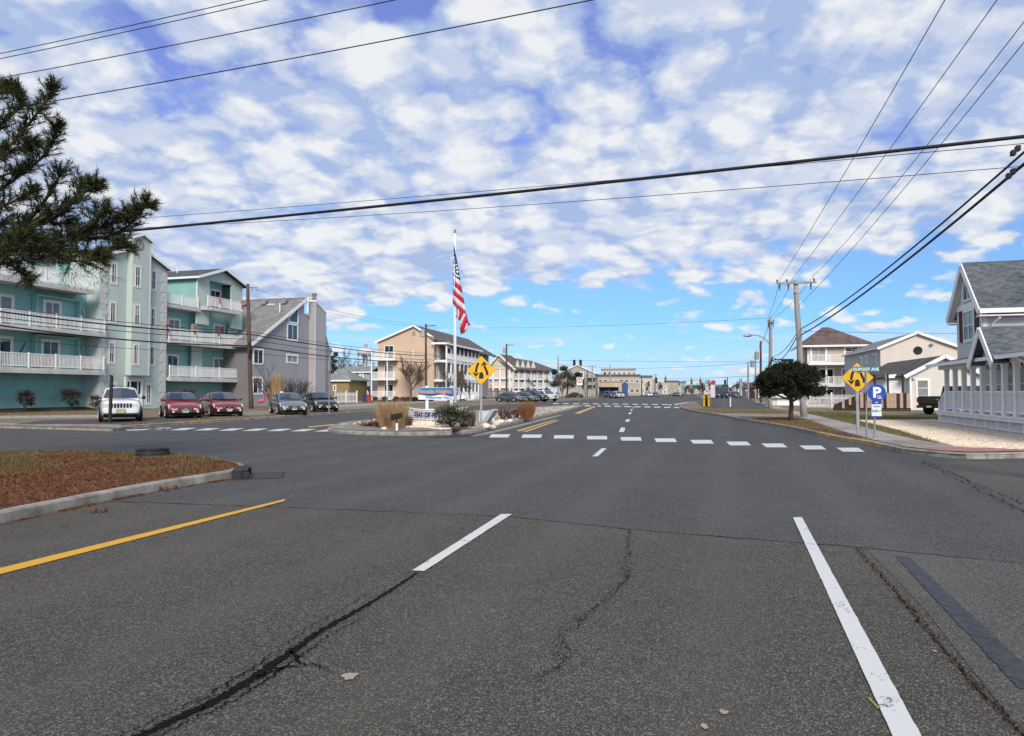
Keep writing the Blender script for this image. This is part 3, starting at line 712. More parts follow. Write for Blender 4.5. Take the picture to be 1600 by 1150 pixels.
# --- right verge, path, lawn
Rk = [(1640, 714), (1600, 716), (1520, 718), (1480, 715.5), (1408, 708.5), (1386, 702.6), (1356, 695.5), (1306, 687.5), (1280, 681), (1231, 669.5), (1164, 658.3), (1116, 648.6), (1088, 644.8), (1066, 639), (1060, 636.4), (1063, 633.6), (1074, 630.2), (1096, 626)]
rk = smooth_path(gp(Rk), 1)
M_KYR = mat('yellow_kerb', (0.40, 0.31, 0.14), 0.9, 0.35, 5)
def rkpaint(i): return M_KYR if 3 <= i <= 5 else M_CONC
kerb('right_kerb', rk, -1, M_CONC, 2.0, 0.18, 0.13, seed=6, paintm=rkpaint)
rp = [(p.x, p.y) for p in rk]
right_poly = rp + [(G(1096, 624, .1).x, G(1096, 624, .1).y), (G(1085, 616.5).x, G(1085, 616.5).y), (420, 380), (420, 30), (30, 14.0)]
sheet('right_verge_ground', right_poly, 0.11, M_DIRT)
lay('frontage_road', [(1086, 627), (1100, 639.6), (1180, 641.5), (1205, 640), (1186, 630), (1168, 621.5), (1150, 617), (1118, 617)], M_ASPH, 0.118)
lay('cross_apron', [(1118, 648.8), (1232, 650.5), (1240, 654), (1175, 654.5), (1150, 655)], M_CONC, 0.119)
lay('cross_gutter', [(1140, 652), (1232, 653.2), (1225, 655.2), (1148, 654.6)], M_DIRT, 0.124)
lay('lawn', [(1240, 642), (1600, 650), (1760, 655), (1720, 700), (1560, 668), (1470, 652), (1400, 655), (1340, 662), (1300, 658)], M_GRASSG, 0.117)
lay('pebble_lot', [(1340, 660.8), (1460, 659.5), (1560, 676), (1760, 700), (1760, 712), (1600, 711), (1500, 706), (1455, 695), (1400, 676)], M_PEB, 0.122)
lay('right_tactile', [(1406, 704), (1440, 700.5), (1520, 707), (1640, 708), (1640, 711.5), (1520, 714), (1470, 711.5)], M_RED, 0.128)
# right sidewalk: separate slabs
rs_l = gp([(1176, 628), (1205, 639), (1240, 650.5), (1262, 659), (1300, 673), (1340, 686.5), (1386, 699), (1418, 705.5)], 0.0)
rs_r = gp([(1184, 627), (1222, 639), (1268, 650.5), (1300, 659), (1352, 673), (1402, 686.5), (1452, 698), (1500, 706)], 0.0)
srr = bpy.data.objects.new('sidewalk', None); COL.objects.link(srr); srr['kind'] = 'structure'
def along(path, t):
    ls = [(path[i + 1] - path[i]).length for i in range(len(path) - 1)]; d = t * sum(ls)
    for i, l in enumerate(ls):
        if d <= l or i == len(ls) - 1: return path[i].lerp(path[i + 1], min(1, d / l))
        d -= l
for i in range(34):
    t0, t1 = i / 34 + .0004, (i + 1) / 34 - .0004; mb = MB()
    mb.prismz([along(rs_l, t0), along(rs_l, t1), along(rs_r, t1), along(rs_r, t0)], .10, .130 + .003 * ((i * 7) % 3)); mb.build('slab', M_CONCL if i % 3 else M_CONC, srr)
gpl = lambda pts: [(p.x, p.y) for p in gp(pts, 0.0)]
scatter_blades('verge_grass', gpl([(1078, 641), (1180, 643), (1232, 642), (1236, 649.5), (1120, 647.5), (1090, 644)]), 9000, [GL[2], leafm('blade_dead', (0.20, 0.14, 0.07)), GL[1]], .07, .03, .115, 11, .7, label='straw coloured grass on the verge beyond the round tree', cat='grass')
scatter_blades('verge_grass', gpl([(1172, 657.5), (1240, 655), (1262, 661), (1300, 675), (1360, 693), (1300, 683.5), (1231, 668.5)]), 9000, [NL[1], leafm('blade_dead', (0.20, 0.14, 0.07)), NL[2], GL[2]], .05, .022, .115, 12, .9, label='brown dead grass on the verge under the round tree', cat='grass')
scatter_blades('lawn_grass', gpl([(1244, 645), (1330, 647), (1340, 652), (1470, 652), (1560, 668), (1470, 659), (1400, 659), (1345, 661), (1420, 681), (1470, 698), (1440, 696), (1390, 683), (1340, 668), (1300, 657.5)]), 24000, GL[:2] + [GL[2]], .06, .02, .118, 13, .6, label='green winter lawn beside the right sidewalk', cat='grass')
stones('pebbles', [(1340, 661), (1460, 659.5), (1560, 676), (1640, 686), (1640, 711), (1600, 710), (1500, 705), (1455, 694), (1400, 676)], 20000, .02, .05, ST[:2] + [ST[1]], 3, .122, 'cream pebbles covering the lot before the white porch', 'pebbles')

# ================================================================== BUILDINGS: helpers
def vp_dir(vpx, sgn=1):
    d = Vector(((vpx - 800.0) / F, 1.0)).normalized(); return d * sgn
class Wall:
    """A vertical plane of a building: s runs along it, z up, local -y is outside."""
    def __init__(w, B, O, ang):
        w.B = B; w.O = Vector(O); w.a = ang; w.u = Vector((math.cos(ang), math.sin(ang))); w.n = Vector((math.sin(ang), -math.cos(ang)))
        ba = B.rotation_euler.z; d = w.O - B.location.xy; c, s = math.cos(-ba), math.sin(-ba)
        w.lx = c * d.x - s * d.y; w.ly = s * d.x + c * d.y; w.la = ang - ba
    def at(w, px, py, y=0.0):
        d = ray(px, py); o = w.O - w.n * y
        t = o.dot(w.n) / Vector((d.x, d.y)).dot(w.n)
        return Vector((d.x * t, d.y * t) ) .__sub__(o).dot(w.u), EYE + d.z * t - w.B.location.z
    def s(w, px, y=0.0): return w.at(px, HORIZON, y)[0]
    def z(w, px, py, y=0.0): return w.at(px, py, y)[1]
    def world(w, s, y=0.0): return w.O + w.u * s - w.n * y
    def off(w, s=0.0, y=0.0, turn=0.0): return Wall(w.B, w.world(s, y), w.a + turn)
    def loc(w, s=0.0, y=0.0, z=0.0):
        c, sn = math.cos(w.la), math.sin(w.la); return (w.lx + c * s - sn * y, w.ly + sn * s + c * y, z)
    def put(w, name, mb, m, parent=None, s=0.0, y=0.0, z=0.0, **k):
        me = mb if isinstance(mb, bpy.types.Mesh) else mb.mesh(m, fix=k.pop('fix', True))
        k.pop('fix', None)
        if parent is None: return link(name, me, w.B, w.loc(s, y, z), w.la, **k)
        # child of a part: the part sits at its own local spot with the same turn
        return link(name, me, parent, (s, y, z), 0.0, **k)
MC = {}
M_CURT = mat('curtained_glass', (.22, .22, .21), .25, .25, 2.5, spec=.4)
def window(w, s, z, W, H, y=0.0, cols=1, rows=2, fm=None, gm=None, t=0.05, trim=0.0, tm=None, name='window', sill=False, mid=0.05, curtain=None, depth=0.05):
    """s, z: lower left corner of the glass unit."""
    fm = fm or M_WHITE; gm = gm or M_GLASS
    key = ('w', round(W, 2), round(H, 2), cols, rows, fm.name, t, round(mid, 3), depth)
    if key not in MC:
        mb = MB(); mb.ring(0, W, 0, H, t, -depth, 0.0)
        for i in range(1, cols): x = W * i / cols; mb.box(x - mid / 2, x + mid / 2, -depth * .8, 0, t, H - t)
        for j in range(1, rows): zz = H * j / rows; mb.box(t, W - t, -depth * .9, -.002, zz - mid / 2, zz + mid / 2)
        MC[key] = mb.mesh(fm)
    o = w.put(name, MC[key], None, None, s, y - 0.002, z)
    k2 = ('p', round(W, 2), round(H, 2), cols, rows, gm.name, t)
    if k2 not in MC:
        dx = (W - 2 * t) / cols; dz = (H - 2 * t) / rows
        MC[k2] = MB().box(.012, dx - .012, -.012, -.004, .012, dz - .012).mesh(gm)
    dx = (W - 2 * t) / cols; dz = (H - 2 * t) / rows
    cur = random.random()
    k4 = k2 + ('c',)
    if k4 not in MC: MC[k4] = MB().box(.012, dx - .012, -.012, -.004, .012, dz - .012).mesh(M_CURT)
    for i in range(cols):
        for j in range(rows):
            g = link('pane', MC[k4] if (cur < .3 and j == rows - 1) or (cur > .86 and i == cols - 1) else MC[k2], o, (t + i * dx, 0, t + j * dz))
            g.rotation_euler = (R(random.uniform(-.5, .5)), 0, R(random.uniform(-.6, .6)))
    if trim:
        k3 = ('t', round(W, 2), round(H, 2), trim, (tm or fm).name)
        if k3 not in MC: MC[k3] = MB().ring(-trim, W + trim, -trim, H + trim, trim - .003, -.035, 0).mesh(tm or fm)
        link('trim', MC[k3], o)
    if sill: link('sill', MB().box(-.1, W + .1, -.1, 0, -.12, -.04).mesh(tm or fm), o)
    return o
def window_px(w, x0, x1, y0, y1, y=0.0, **k):
    s0, z1 = w.at(x0, y0, y); s1, _ = w.at(x1, y0, y); _, z0 = w.at((x0 + x1) / 2, y1, y); _, z1 = w.at((x0 + x1) / 2, y0, y)
    return window(w, s0, z0, abs(s1 - s0), z1 - z0, y, **k)
def railing(w, s0, s1, z, y=0.0, h=1.07, post=2.4, bal=0.115, m=None, fill=True, br=0.035, pr=0.1, name='railing', ends=True):
    m = m or M_WHITE; L = s1 - s0; mb = MB(); n = max(1, round(L / post))
    mb.box(0, L, -.03, .03, h - .06, h); mb.box(0, L, -.025, .025, .10, .16)
    for i in range(n + 1):
        x = L * i / n
        if not ends and i in (0, n): continue
        mb.box(x - pr / 2, x + pr / 2, -pr / 2, pr / 2, 0.001, h + .06)
    o = w.put(name, mb, m, None, s0, y, z)
    if fill:
        mb = MB(); k = int(L / bal)
        for i in range(k): x = (i + .5) * L / k; mb.box(x - br / 2, x + br / 2, -.015, .015, .16, h - .06)
        link('balusters', mb.mesh(m, fix=False), o, kind='stuff')
    return o
def siding(w, poly_fn, z0, z1, m, pitch=0.13, y=0.0, name='wall', lip=0.016, parent=None, depth=None):
    """lap boards; poly_fn(z) -> (s_left, s_right)."""
    mb = MB(); n = max(1, round((z1 - z0) / pitch)); p = (z1 - z0) / n
    for i in range(n):
        za, zb = z0 + i * p, z0 + (i + 1) * p; l0, r0 = poly_fn(za + 1e-4); l1, r1 = poly_fn(zb - 1e-4)
        mb.add([(l0, -lip, za), (r0, -lip, za), (r1, -.001, zb), (l1, -.001, zb), (l0, 0, za), (r0, 0, za)], [(0, 1, 2, 3), (4, 5, 1, 0)])
    o = w.put(name, mb.mesh(m, fix=False), None, None, 0, y, 0)
    return o
def flat_wall(w, poly, m, y=0.0, t=0.15, name='wall', parent=None):
    return w.put(name, MB().prism(poly, 0, t), m, None, 0, y, 0)
def box_part(w, name, s0, s1, y0, y1, z0, z1, m, **k):
    return w.put(name, MB().box(0, s1 - s0, 0, y1 - y0, 0, z1 - z0), m, None, s0, y0, z0, **k)
def roof_part(w, polys, t, m, name='roof', y=0.0):
    mb = MB()
    for p in polys: mb.slab(p, t)
    return w.put(name, mb, m, None, 0, y, 0)
def stucco(name, c, var=.10): return mat(name, c, 0.9, var, 0.6, 0.004, 60, streak=0.35)

# ================================================================== TURQUOISE APARTMENT BUILDING
TURQ = stucco('turquoise_stucco', (0.235, 0.445, 0.415)); SAGE = stucco('sage_stucco', (0.45, 0.53, 0.49), .07)
M_QUOIN = mat('quoin_render', (0.56, 0.55, 0.54), .9, .1, 2); M_SHD = shingle('dark_shingle', (0.035, 0.04, 0.045), (0.11, 0.115, 0.12))
M_FASC = mat('slab_fascia', (0.50, 0.49, 0.47), .8, .14, 1.2, streak=.3)
o0 = XY(0, 50.0); d0 = vp_dir(1110); ang0 = math.atan2(d0.y, d0.x)
B = thing('apartment_building', 'turquoise four storey apartment building with white balconies and a clock tower', 'building', (o0.x, o0.y, 0.1), ang0)
T = Wall(B, o0, ang0)
sT0, sT1 = T.s(155), T.s(257); sE = T.s(378)
zG = 0.0
z2, z3, z4 = T.z(0, 573, -.4), T.z(0, 504.5, -.4), T.z(0, 429, -.4)
zr2 = z4 + 3.0
yb = 1.3                                    # recess of the wing walls behind the tower plane
# left wing walls
flat_wall(T, [(-16, 0), (sT0, 0), (sT0, z4), (-16, z4)], TURQ, yb, .3)
sl4 = T.s(88, 3.2)
flat_wall(T, [(sl4, z4), (sT0 + .2, z4), (sT0 + .2, z4 + 3.1), (sl4, z4 + 3.1)], TURQ, 3.2, .3)
flat_wall(T, [(-16, z4), (sl4 - 1.5, z4), (sl4 - 1.5, z4 + 2.6), (-16, z4 + 2.6)], mat('white_stucco', (.6, .62, .63), .9), 5.5, .3)
box_part(T, 'roof_slab', sl4 - .3, sT0 + .2, 2.9, 9, z4 + 3.1, z4 + 3.35, M_FASC)
for zz, nm in ((z2, 0), (z3, 1), (z4, 2)):
    s1 = T.s(162, -.4) if nm < 2 else T.s(143, -.4)
    mb = MB(); mb.box(0, s1 + 16, -.45, yb + (2.2 if nm == 2 else 0) + .1, -.34, 0); mb.box(0, s1 + 16.06, -.52, -.45, -.40, -.16); mb.box(0, s1 + 16.03, -.49, -.45, -.16, -.02)
    T.put('balcony_slab', mb, M_FASC, None, -16, 0, zz)
    railing(T, -16 + .1, s1 - .06, zz, -.40, post=2.15)
# recessed bays with sliding doors
RECESS = [(T.s(48, yb), T.s(116, yb))]
for zz, px0, px1, hh in ((z2, 63, 88, 2.15), (z3, 65, 89, 2.15)):
    sa, sb = T.s(46, yb), T.s(116, yb)
    mb = MB(); mb.box(0, .12, 0, .5, 0, 2.5); mb.box(sb - sa - .12, sb - sa, 0, .5, 0, 2.5); mb.box(0, sb - sa, 0, .5, 2.45, 2.6); mb.box(.12, sb - sa - .12, .42, .5, 0, 2.45)
    T.put('door_recess', mb, TURQ, None, sa, yb - .52, zz + .01)
    window(T, T.s(px0, yb), zz + .05, T.s(px1, yb) - T.s(px0, yb), hh, yb - .11, cols=2, rows=1, t=.07, trim=.16, tm=M_CREAM, name='sliding_door', gm=M_GLASSB)
    window(T, T.s(-22, yb), zz + .05, 1.8, hh, yb, cols=2, rows=1, t=.07, trim=.16, tm=M_CREAM, name='sliding_door')
    # porch lamp
    mb = MB(); mb.lathe([(.03, 0), (.07, .03), (.07, .2), (.02, .25)], 10, (0, -.1, 0)); mb.box(-.03, .03, -.1, 0, .1, .16); T.put('porch_light', mb, M_CREAM, None, T.s(126, yb), yb, zz + 1.7)
# raised band panel on the ground-floor wall and downpipes
mb = MB(); sp = T.s(88, yb); mb.ring(-9, sp, 0, 1.25, .09, -.05, 0); T.put('wall_panel_trim', mb, mat('aqua_trim', (.36, .48, .48), .8), None, 0, yb, 1.05)
for px, za, zb in ((139, z3, z4 - .4), (138, z4, z4 + 3)):
    T.put('downpipe', MB().tube([(0, -.06, za), (0, -.06, zb)], .05, 8), M_WHITE, None, T.s(px, yb), yb if za == z3 else 3.2)
# tower
zTe = T.z(264, 418.5, -.3); zTp = T.z(221, 387.5); sm = (sT0 + sT1) / 2 + .25
flat_wall(T, [(sT0, 0), (sT1, 0), (sT1, zTe), (sm, zTp), (sT0, zTe)], SAGE, 0, .3, 'tower_wall')
T.put('tower_side', MB().box(-.15, 0, 0, 8, 0, zTe), SAGE, None, sT1 + .152, .0, 0)
T.put('tower_side', MB().box(0, .15, 0, 8, 0, zTe), SAGE, None, sT0 - .152, .0, 0)
ov = .45
for a, b_, za, zb in ((sT0 - ov, sm, zTe - .1, zTp + .15), (sT1 + ov, sm, zTe - .1, zTp + .15)):
    roof_part(T, [[(a, -.35, za), (b_, -.35, zb), (b_, 9, zb), (a, 9, za)]], .14, M_SHD)
    mb = MB(); mb.bar((a, -.38, za - .13), (b_, -.38, zb - .13), .06, .26); T.put('rake_board', mb, M_WHITE, None, 0, 0, 0)
sb0, sb1 = T.s(203, -.55), T.s(232.5, -.55); zbp = T.z(220, 365.5, -.55); zbe = T.z(233, 377, -.55)
smb = (sb0 + sb1) / 2
flat_wall(T, [(sb0, 2.95), (sb1, 2.95), (sb1, zbe), (smb, zbp), (sb0, zbe)], SAGE, -.55, .54, 'clock_bay')
for px in (sb0 + .06, sb1 - .06): T.put('bay_trim', MB().box(-.06, .06, -.02, .0, 2.95, zbe - .1), M_CREAM, None, px, -.552)
T.put('bay_roof', MB().slab([(sb0 - .2, -.75, zbe + .02), (smb, -.75, zbp + .1), (smb, 3, zbp + .1), (sb0 - .2, 3, zbe + .02)], .12), M_SHD)
T.put('bay_roof', MB().slab([(sb1 + .2, -.75, zbe + .02), (smb, -.75, zbp + .1), (smb, 3, zbp + .1), (sb1 + .2, 3, zbe + .02)], .12), M_SHD)
mb = MB(); mb.bar((sb0 - .2, -.77, zbe - .08), (smb, -.77, zbp), .05, .22); mb.bar((smb, -.77, zbp), (sb1 + .2, -.77, zbe - .08), .05, .22); T.put('bay_rake_board', mb, M_WHITE)
T.put('bay_side', MB().box(0, .1, 0, 3, 9, zbe), SAGE, None, sb1 - .102, -.01, 0)
# clock
sc, zc = T.at(218, 382.5, -.55); rc = .43
ck_ = T.put('clock', MB().tube([(rc * math.cos(k * math.pi / 14), .03, rc * math.sin(k * math.pi / 14)) for k in range(29)], .045, 6), mat('clock_bronze', (.16, .12, .08), .6), None, sc, -.555 - .04, zc)
link('dial', MB().lathe([(rc - .02, 0), (rc - .02, .015), (0, .015)], 28, (0, .015, 0), axis='y').mesh(mat('dial_cream', (.50, .48, .42), .8)), ck_)
MD = mat('dark_bronze', (.06, .05, .04), .5)
for k in range(12):
    a = k * math.pi / 6; mb = MB(); mb.bar((math.sin(a) * .27, 0.005, math.cos(a) * .27), (math.sin(a) * .38, .005, math.cos(a) * .38), .055, .02); link('hour_mark', mb.mesh(MD), ck_, (0, 0, 0))
link('hand', MB().bar((0, -.005, -.06), (.03, -.005, .33), .05, .015).mesh(MD), ck_); link('hand', MB().bar((.0, -.012, -.04), (.05, -.012, .2), .07, .012).mesh(MD), ck_)
# quoins on both tower corners
for sx, pr in ((sT0, 1), (sT1, -1)):
    zq = .1; i = 0
    while zq < zTe - .5:
        wq = .62 if i % 2 else .42
        mb = MB(); mb.box(-.055 if pr > 0 else -wq, wq if pr > 0 else .055, -.06, .0, .012, .45); 
        if pr > 0: mb.box(-.055, -.0, 0, .6 if i % 2 else .4, .012, .45)
        T.put('quoin', mb, M_QUOIN, None, sx - (.15 if pr > 0 else -.15) * 0, -.003, zq); zq += .46; i += 1
# tower windows
for (x0, x1, y0, y1) in ((174.5, 182, 412, 442), (237, 243.5, 423.5, 452), (172.5, 180, 473, 502.5), (236, 242.5, 482, 510), (171, 178.5, 536, 566), (234.5, 240.5, 541.5, 569.5), (229, 235, 601, 630), (174.5, 180.5, 600, 630)):
    window_px(T, x0, x1, y0, y1, cols=2, rows=2, t=.04, trim=.16, tm=M_CREAM, mid=.03)
for (x0, x1, y0, y1) in ((211.5, 219, 417, 447), (210.5, 218, 477, 507), (209, 216, 539, 568.5)):
    window_px(T, x0, x1, y0, y1, -.55, cols=2, rows=2, t=.04, trim=.16, tm=M_CREAM, mid=.03)
# entrance
s0, s1 = T.s(194), T.s(222); de = T.put('entrance_door', MB().ring(0, s1 - s0, 0, 2.75, .16, -.08, 0).box(.16, s1 - s0 - .16, -.05, 0, 0, 2.59), M_WHITE, None, s0, -.003, .05)
for xx, ww in ((.28, .2), ((s1 - s0) / 2 - .34, .68), (s1 - s0 - .48, .2)): link('pane', MB().box(0, ww, -.07, -.052, 0, 1.05).mesh(M_GLASS), de, (xx, 0, 1.3))
mb = MB(); mb.box(-.1, s1 - s0 + .1, -.6, 0, 0, .12); T.put('entrance_canopy', mb, mat('slate_grey', (.16, .17, .17), .8), None, s0, -.25, 2.83)
# right wing
yR = .45; zR2, zR3, zR4 = T.z(258, 589, 0), T.z(258, 530, 0), T.z(258, 473, 0)
sb_l, sb_r = T.s(306, yR), T.s(377, yR); zRe = T.z(378, 448, yR); zRp = T.z(346, 422.5, yR); smR = T.s(344, yR)
flat_wall(T, [(sT1 + .16, 0), (sb_r, 0), (sb_r, zR4 + .4), (sT1 + .16, zR4 + .4)], TURQ, yR + 1.0, .3)
# projecting bay face with notch for the recessed top balcony
sn0, sn1 = T.s(325, yR), T.s(360, yR); zN1 = T.z(342, 441, yR)
for poly in ([(sb_l, zR3 + 1.9), (sn0, zR3 + 1.9), (sn0, zN1), (sb_l, zN1)], [(sn1, zR3 + 1.9), (sb_r, zR3 + 1.9), (sb_r, zN1), (sn1, zN1)], [(sb_l, zN1), (sb_r, zN1), (sb_r, zRe), (smR, zRp), (sb_l, zRe)]):
    flat_wall(T, poly, SAGE, yR, .2, 'bay_wall')
flat_wall(T, [(sb_l, zR2), (sn0 - .3, zR2), (sn0 - .3, zR3 + 1.9), (sb_l, zR3 + 1.9)], SAGE, yR + .5, .2, 'bay_wall')
flat_wall(T, [(sn1 + .3, 0), (sb_r, 0), (sb_r, zR3 + 1.9), (sn1 + .3, zR3 + 1.9)], SAGE, yR + .52, .2, 'bay_wall')
T.put('bay_soffit', MB().box(sn0, sn1, 0, 1.2, 0, .1), TURQ, None, 0, yR + .2, zN1)
T.put('bay_side', MB().box(0, .2, 0, 9, 0, zRe - zR4), TURQ, None, sb_l - .002, yR + .2, zR4)
T.put('bay_side', MB().box(-.2, 0, 0, 9, 0, zRe), TURQ, None, sb_r + .002, yR + .72, 0)
T.put('back_wall', MB().box(0, sb_l - sT1, 0, .2, 0, 2.7), TURQ, None, sT1, 7.5, zR4)
roof_part(T, [[(sb_l - .45, -.1, zRe + .02), (smR, -.1, zRp + .2), (smR, 10, zRp + .2), (sb_l - .45, 10, zRe + .02)], [(sb_r + .45, -.1, zRe + .02), (smR, -.1, zRp + .2), (smR, 10, zRp + .2), (sb_r + .45, 10, zRe + .02)]], .14, M_SHD)
mb = MB(); mb.bar((sb_l - .45, -.14, zRe - .08), (smR, -.14, zRp + .1), .06, .26); mb.bar((smR, -.14, zRp + .1), (sb_r + .45, -.14, zRe - .08), .06, .26); mb.box(sb_l - .52, sb_l - .4, -.1, 10, zRe - .2, zRe); T.put('rake_board', mb, M_WHITE)
T.put('roof_vent', MB().tube([(0, 0, 0), (0, 0, .6)], .06, 8), M_WHITE, None, smR - 1.2, 5, zRp - .3)
T.put('roof_slab', MB().box(0, sb_l - sT1, 0, 8.5, 0, .3), M_FASC, None, sT1 + .16, .2, zR4 - .3)
for zz, xs0, xs1, yy in ((zR2, 255, 378, -.35), (zR3, 258, 377, -.25)):
    a, b_ = T.s(xs0, yy), T.s(xs1, yy); a = max(a, sT1 + .2); mb = MB(); mb.box(0, b_ - a, 0, yR + 1.1 - yy, -.32, 0); mb.box(-.02, b_ - a + .04, -.07, 0, -.38, -.15); T.put('balcony_slab', mb, M_FASC, None, a, yy, zz)
    railing(T, a + .06, b_ - .06, zz, yy + .05, post=3.4)
a, b_ = sT1 + .2, sb_l - .05; railing(T, a, b_, zR4, .3, post=2.2)
a, b_ = T.s(323, -.5), T.s(378, -.5); mb = MB(); mb.prismz([(0, yR + .9), (0, .35), (.5, 0), (b_ - a - .3, 0), (b_ - a, .3), (b_ - a, yR + .9)], -.35, 0); zb4 = T.z(350, 482.5, -.5); T.put('balcony_slab', mb, M_FASC, None, a, -.5, zb4)
railing(T, a + .1, b_ - .1, zb4, -.42, post=1.9)
flat_wall(T, [(sn0, zb4), (sn1, zb4), (sn1, zN1), (sn0, zN1)], TURQ, yR + 1.2, .2)
for (x0, x1, zz, yy) in ((260, 277, zR2, yR + 1), (333, 349, zR2, yR + .99), (261, 279, zR3, yR + 1), (333, 349, zR3, yR + .99), (326, 342, zb4, yR + 1.2)):
    window(T, T.s(x0, yy), zz + .05, T.s(x1, yy) - T.s(x0, yy), 2.1, yy, cols=2, rows=1, t=.07, trim=.14, tm=M_CREAM, name='sliding_door')
mb = MB(); a, b_ = T.s(276, yR + 1), T.s(341, yR + 1); mb.ring(0, b_ - a, 0, 1.3, .09, -.05, 0); T.put('wall_panel_trim', mb, MATS['aqua_trim'], None, a, yR + 1, 1.0)
T.put('downpipe', MB().tube([(0, 0, zR4 + .2), (0, 0, zRe - .4), (0, -.25, zRe - .1)], .05, 8), M_WHITE, None, sb_l - .08, yR - .02)
zq = .1; i = 0
while zq < zR3:
    wq = .55 if i % 2 else .38; T.put('quoin', MB().box(-wq, .05, -.06, 0, .012, .45), M_QUOIN, None, sb_r, yR + .515, zq); zq += .46; i += 1
T.put('building_core', MB().box(-16, sb_r - .3, 4, 12, 0, z4 - .5), TURQ, None, 0, 6, 0)
# planting bed in front of the wall
bw = bpy.data.objects.new('planting_bed', None)
p = [T.world(-16, -.9), T.world(sT0, -.7), T.world(sT0, yb + .2), T.world(-16, yb + .2)]
mb = MB(); mb.add([(p[0].x, p[0].y, .1), (p[1].x, p[1].y, .1), (p[2].x, p[2].y, .42), (p[3].x, p[3].y, .42)], [(0, 1, 2, 3)]); mb.build('planting_bed', M_MULCH, kind='structure')
# red bows tied to the rails
M_BOW = mat('red_ribbon', (.30, .02, .025), .6)
def bow(px, py, y, lab):
    s, z = T.at(px, py, y); w_ = T.world(s, y)
    mb = MB()
    for sg in (-1, 1): mb.add([(0, 0, 0), (sg * .22, -.03, .12), (sg * .24, -.05, -.08)], [(0, 1, 2)]); mb.add([(0, -.02, 0), (sg * .05 + .04, -.05, -.75), (sg * .17 + .04, -.05, -.7)], [(0, 1, 2)])
    mb.lathe([(0, -.05), (.06, -.03), (.06, .03), (0, .05)], 8, (0, -.03, 0))
    o = mb.build('ribbon_bow', M_BOW, None, loc=(w_.x, w_.y, z + .1), rz=ang0, label=lab, cat='bow', group='red bows on the balcony rails'); sm_ = o.modifiers.new('s', 'SOLIDIFY'); sm_.thickness = .015
bow(262, 508, -.32, 'red ribbon bow on the rail end beside the clock tower'); bow(304, 511, -.32, 'red ribbon bow in the middle of the third floor rail'); bow(341.5, 514, -.32, 'red ribbon bow on the third floor rail below the top balcony'); bow(343, 463, -.55, 'red ribbon bow on the topmost small balcony'); bow(378, 472, -.5, 'dark red bow at the outer corner of the topmost small balcony')
for i, (px, zz, c_, lab) in enumerate(((55, z2, (.38, .20, .09), 'orange tan patio chair behind the second floor rail, left one'), (80, z2, (.40, .16, .12), 'reddish patio chair before the second floor sliding door'), (135, z2, (.36, .27, .15), 'straw coloured patio chair at the right end of the second floor balcony'), (110, z3, (.10, .10, .10), 'dark patio chair on the third floor balcony'))):
    s = T.s(px, .5); w_ = T.world(s, .5); o = thing('patio_chair', lab, 'chair', (w_.x, w_.y, zz + .1), ang0 + R(10 * i), group='patio chairs on the turquoise balconies'); cm = mat('patio_%d' % i, c_, .7)
    MB().box(-.3, .3, -.28, .28, .38, .44).build('seat', cm, o); MB().prism([(-.3, .44), (.3, .44), (.27, .95), (-.27, .95)], .24, .29).build('backrest', cm, o)
    for sx in (-.27, .27):
        MB().box(sx - .03, sx + .03, -.28, .28, .62, .66).build('armrest', cm, o)
        for sy in (-.25, .25): MB().box(sx - .02, sx + .02, sy - .02, sy + .02, 0, .62).build('leg', cm, o)
# dark umbrella leaning on the second-floor rail
s, z = T.at(25, 541, .3); w_ = T.world(s, .3)
mb = MB(); mb.tube([(0, 0, -1.0), (.55, 0, .1)], [.02, .05], 6); mb.tube([(.2, 0, -.6), (.75, 0, .48)], [.1, .03], 8); mb.build('folded_umbrella', M_BLACK, loc=(w_.x, w_.y, z), rz=ang0, label='folded dark patio umbrella leaning behind the second floor rail', cat='umbrella')

# ================================================================== GREY CONTEMPORARY HOUSE
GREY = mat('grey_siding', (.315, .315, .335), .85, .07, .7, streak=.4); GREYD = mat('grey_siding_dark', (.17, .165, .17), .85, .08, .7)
M_SHG = shingle('grey_shingle', (.14, .135, .135), (.26, .25, .245), .2)
o1 = XY(393, 74.0)
B2 = thing('grey_house', 'grey contemporary house with a steep single slope roof and a tall chimney chase', 'house', (o1.x, o1.y, .1), ang0)
H1 = Wall(B2, o1, ang0)
e = {}
sr, zr = H1.at(476, 465.5); sc0, zc0 = H1.at(482, 503); sw1 = H1.s(509); sl = 0.0; zl = H1.z(393, 532)
sn = H1.s(474); zn1 = H1.z(474, 490)
s_r2, z_r2 = H1.at(519, 549)
def gfn(zv):
    if zv <= zl: l = 0.0
    else: l = (zv - zl) / (zr - zl) * sr
    if zv > zn1: r = sn
    elif zv > zc0: r = sn + (zn1 - zv) / (zn1 - zc0) * (sw1 - .5 - sn)
    elif zv > z_r2: r = sw1 if zv > H1.z(508, 533) else sw1 + (s_r2 - sw1) * (H1.z(508, 533) - zv) / (H1.z(508, 533) - z_r2)
    else: r = s_r2 - .3
    return l, max(r, l)
siding(H1, gfn, 0, zr - .02, GREY, .2)
flat_wall(H1, [(.02, 0), (s_r2 - .35, 0), (s_r2 - .35, z_r2), (sw1 - .5, zc0 - .2), (sn, zn1 - .05), (sr - .25, zr - .2), (.02, zl - .1)], GREY, .03, .3, 'wall_core')
roof_part(H1, [[(-.9, -.35, zl - .55), (sr + .25, -.35, zr + .12), (sr + .25, 13, zr + .12), (-.9, 13, zl - .55)]], .2, M_SHG)
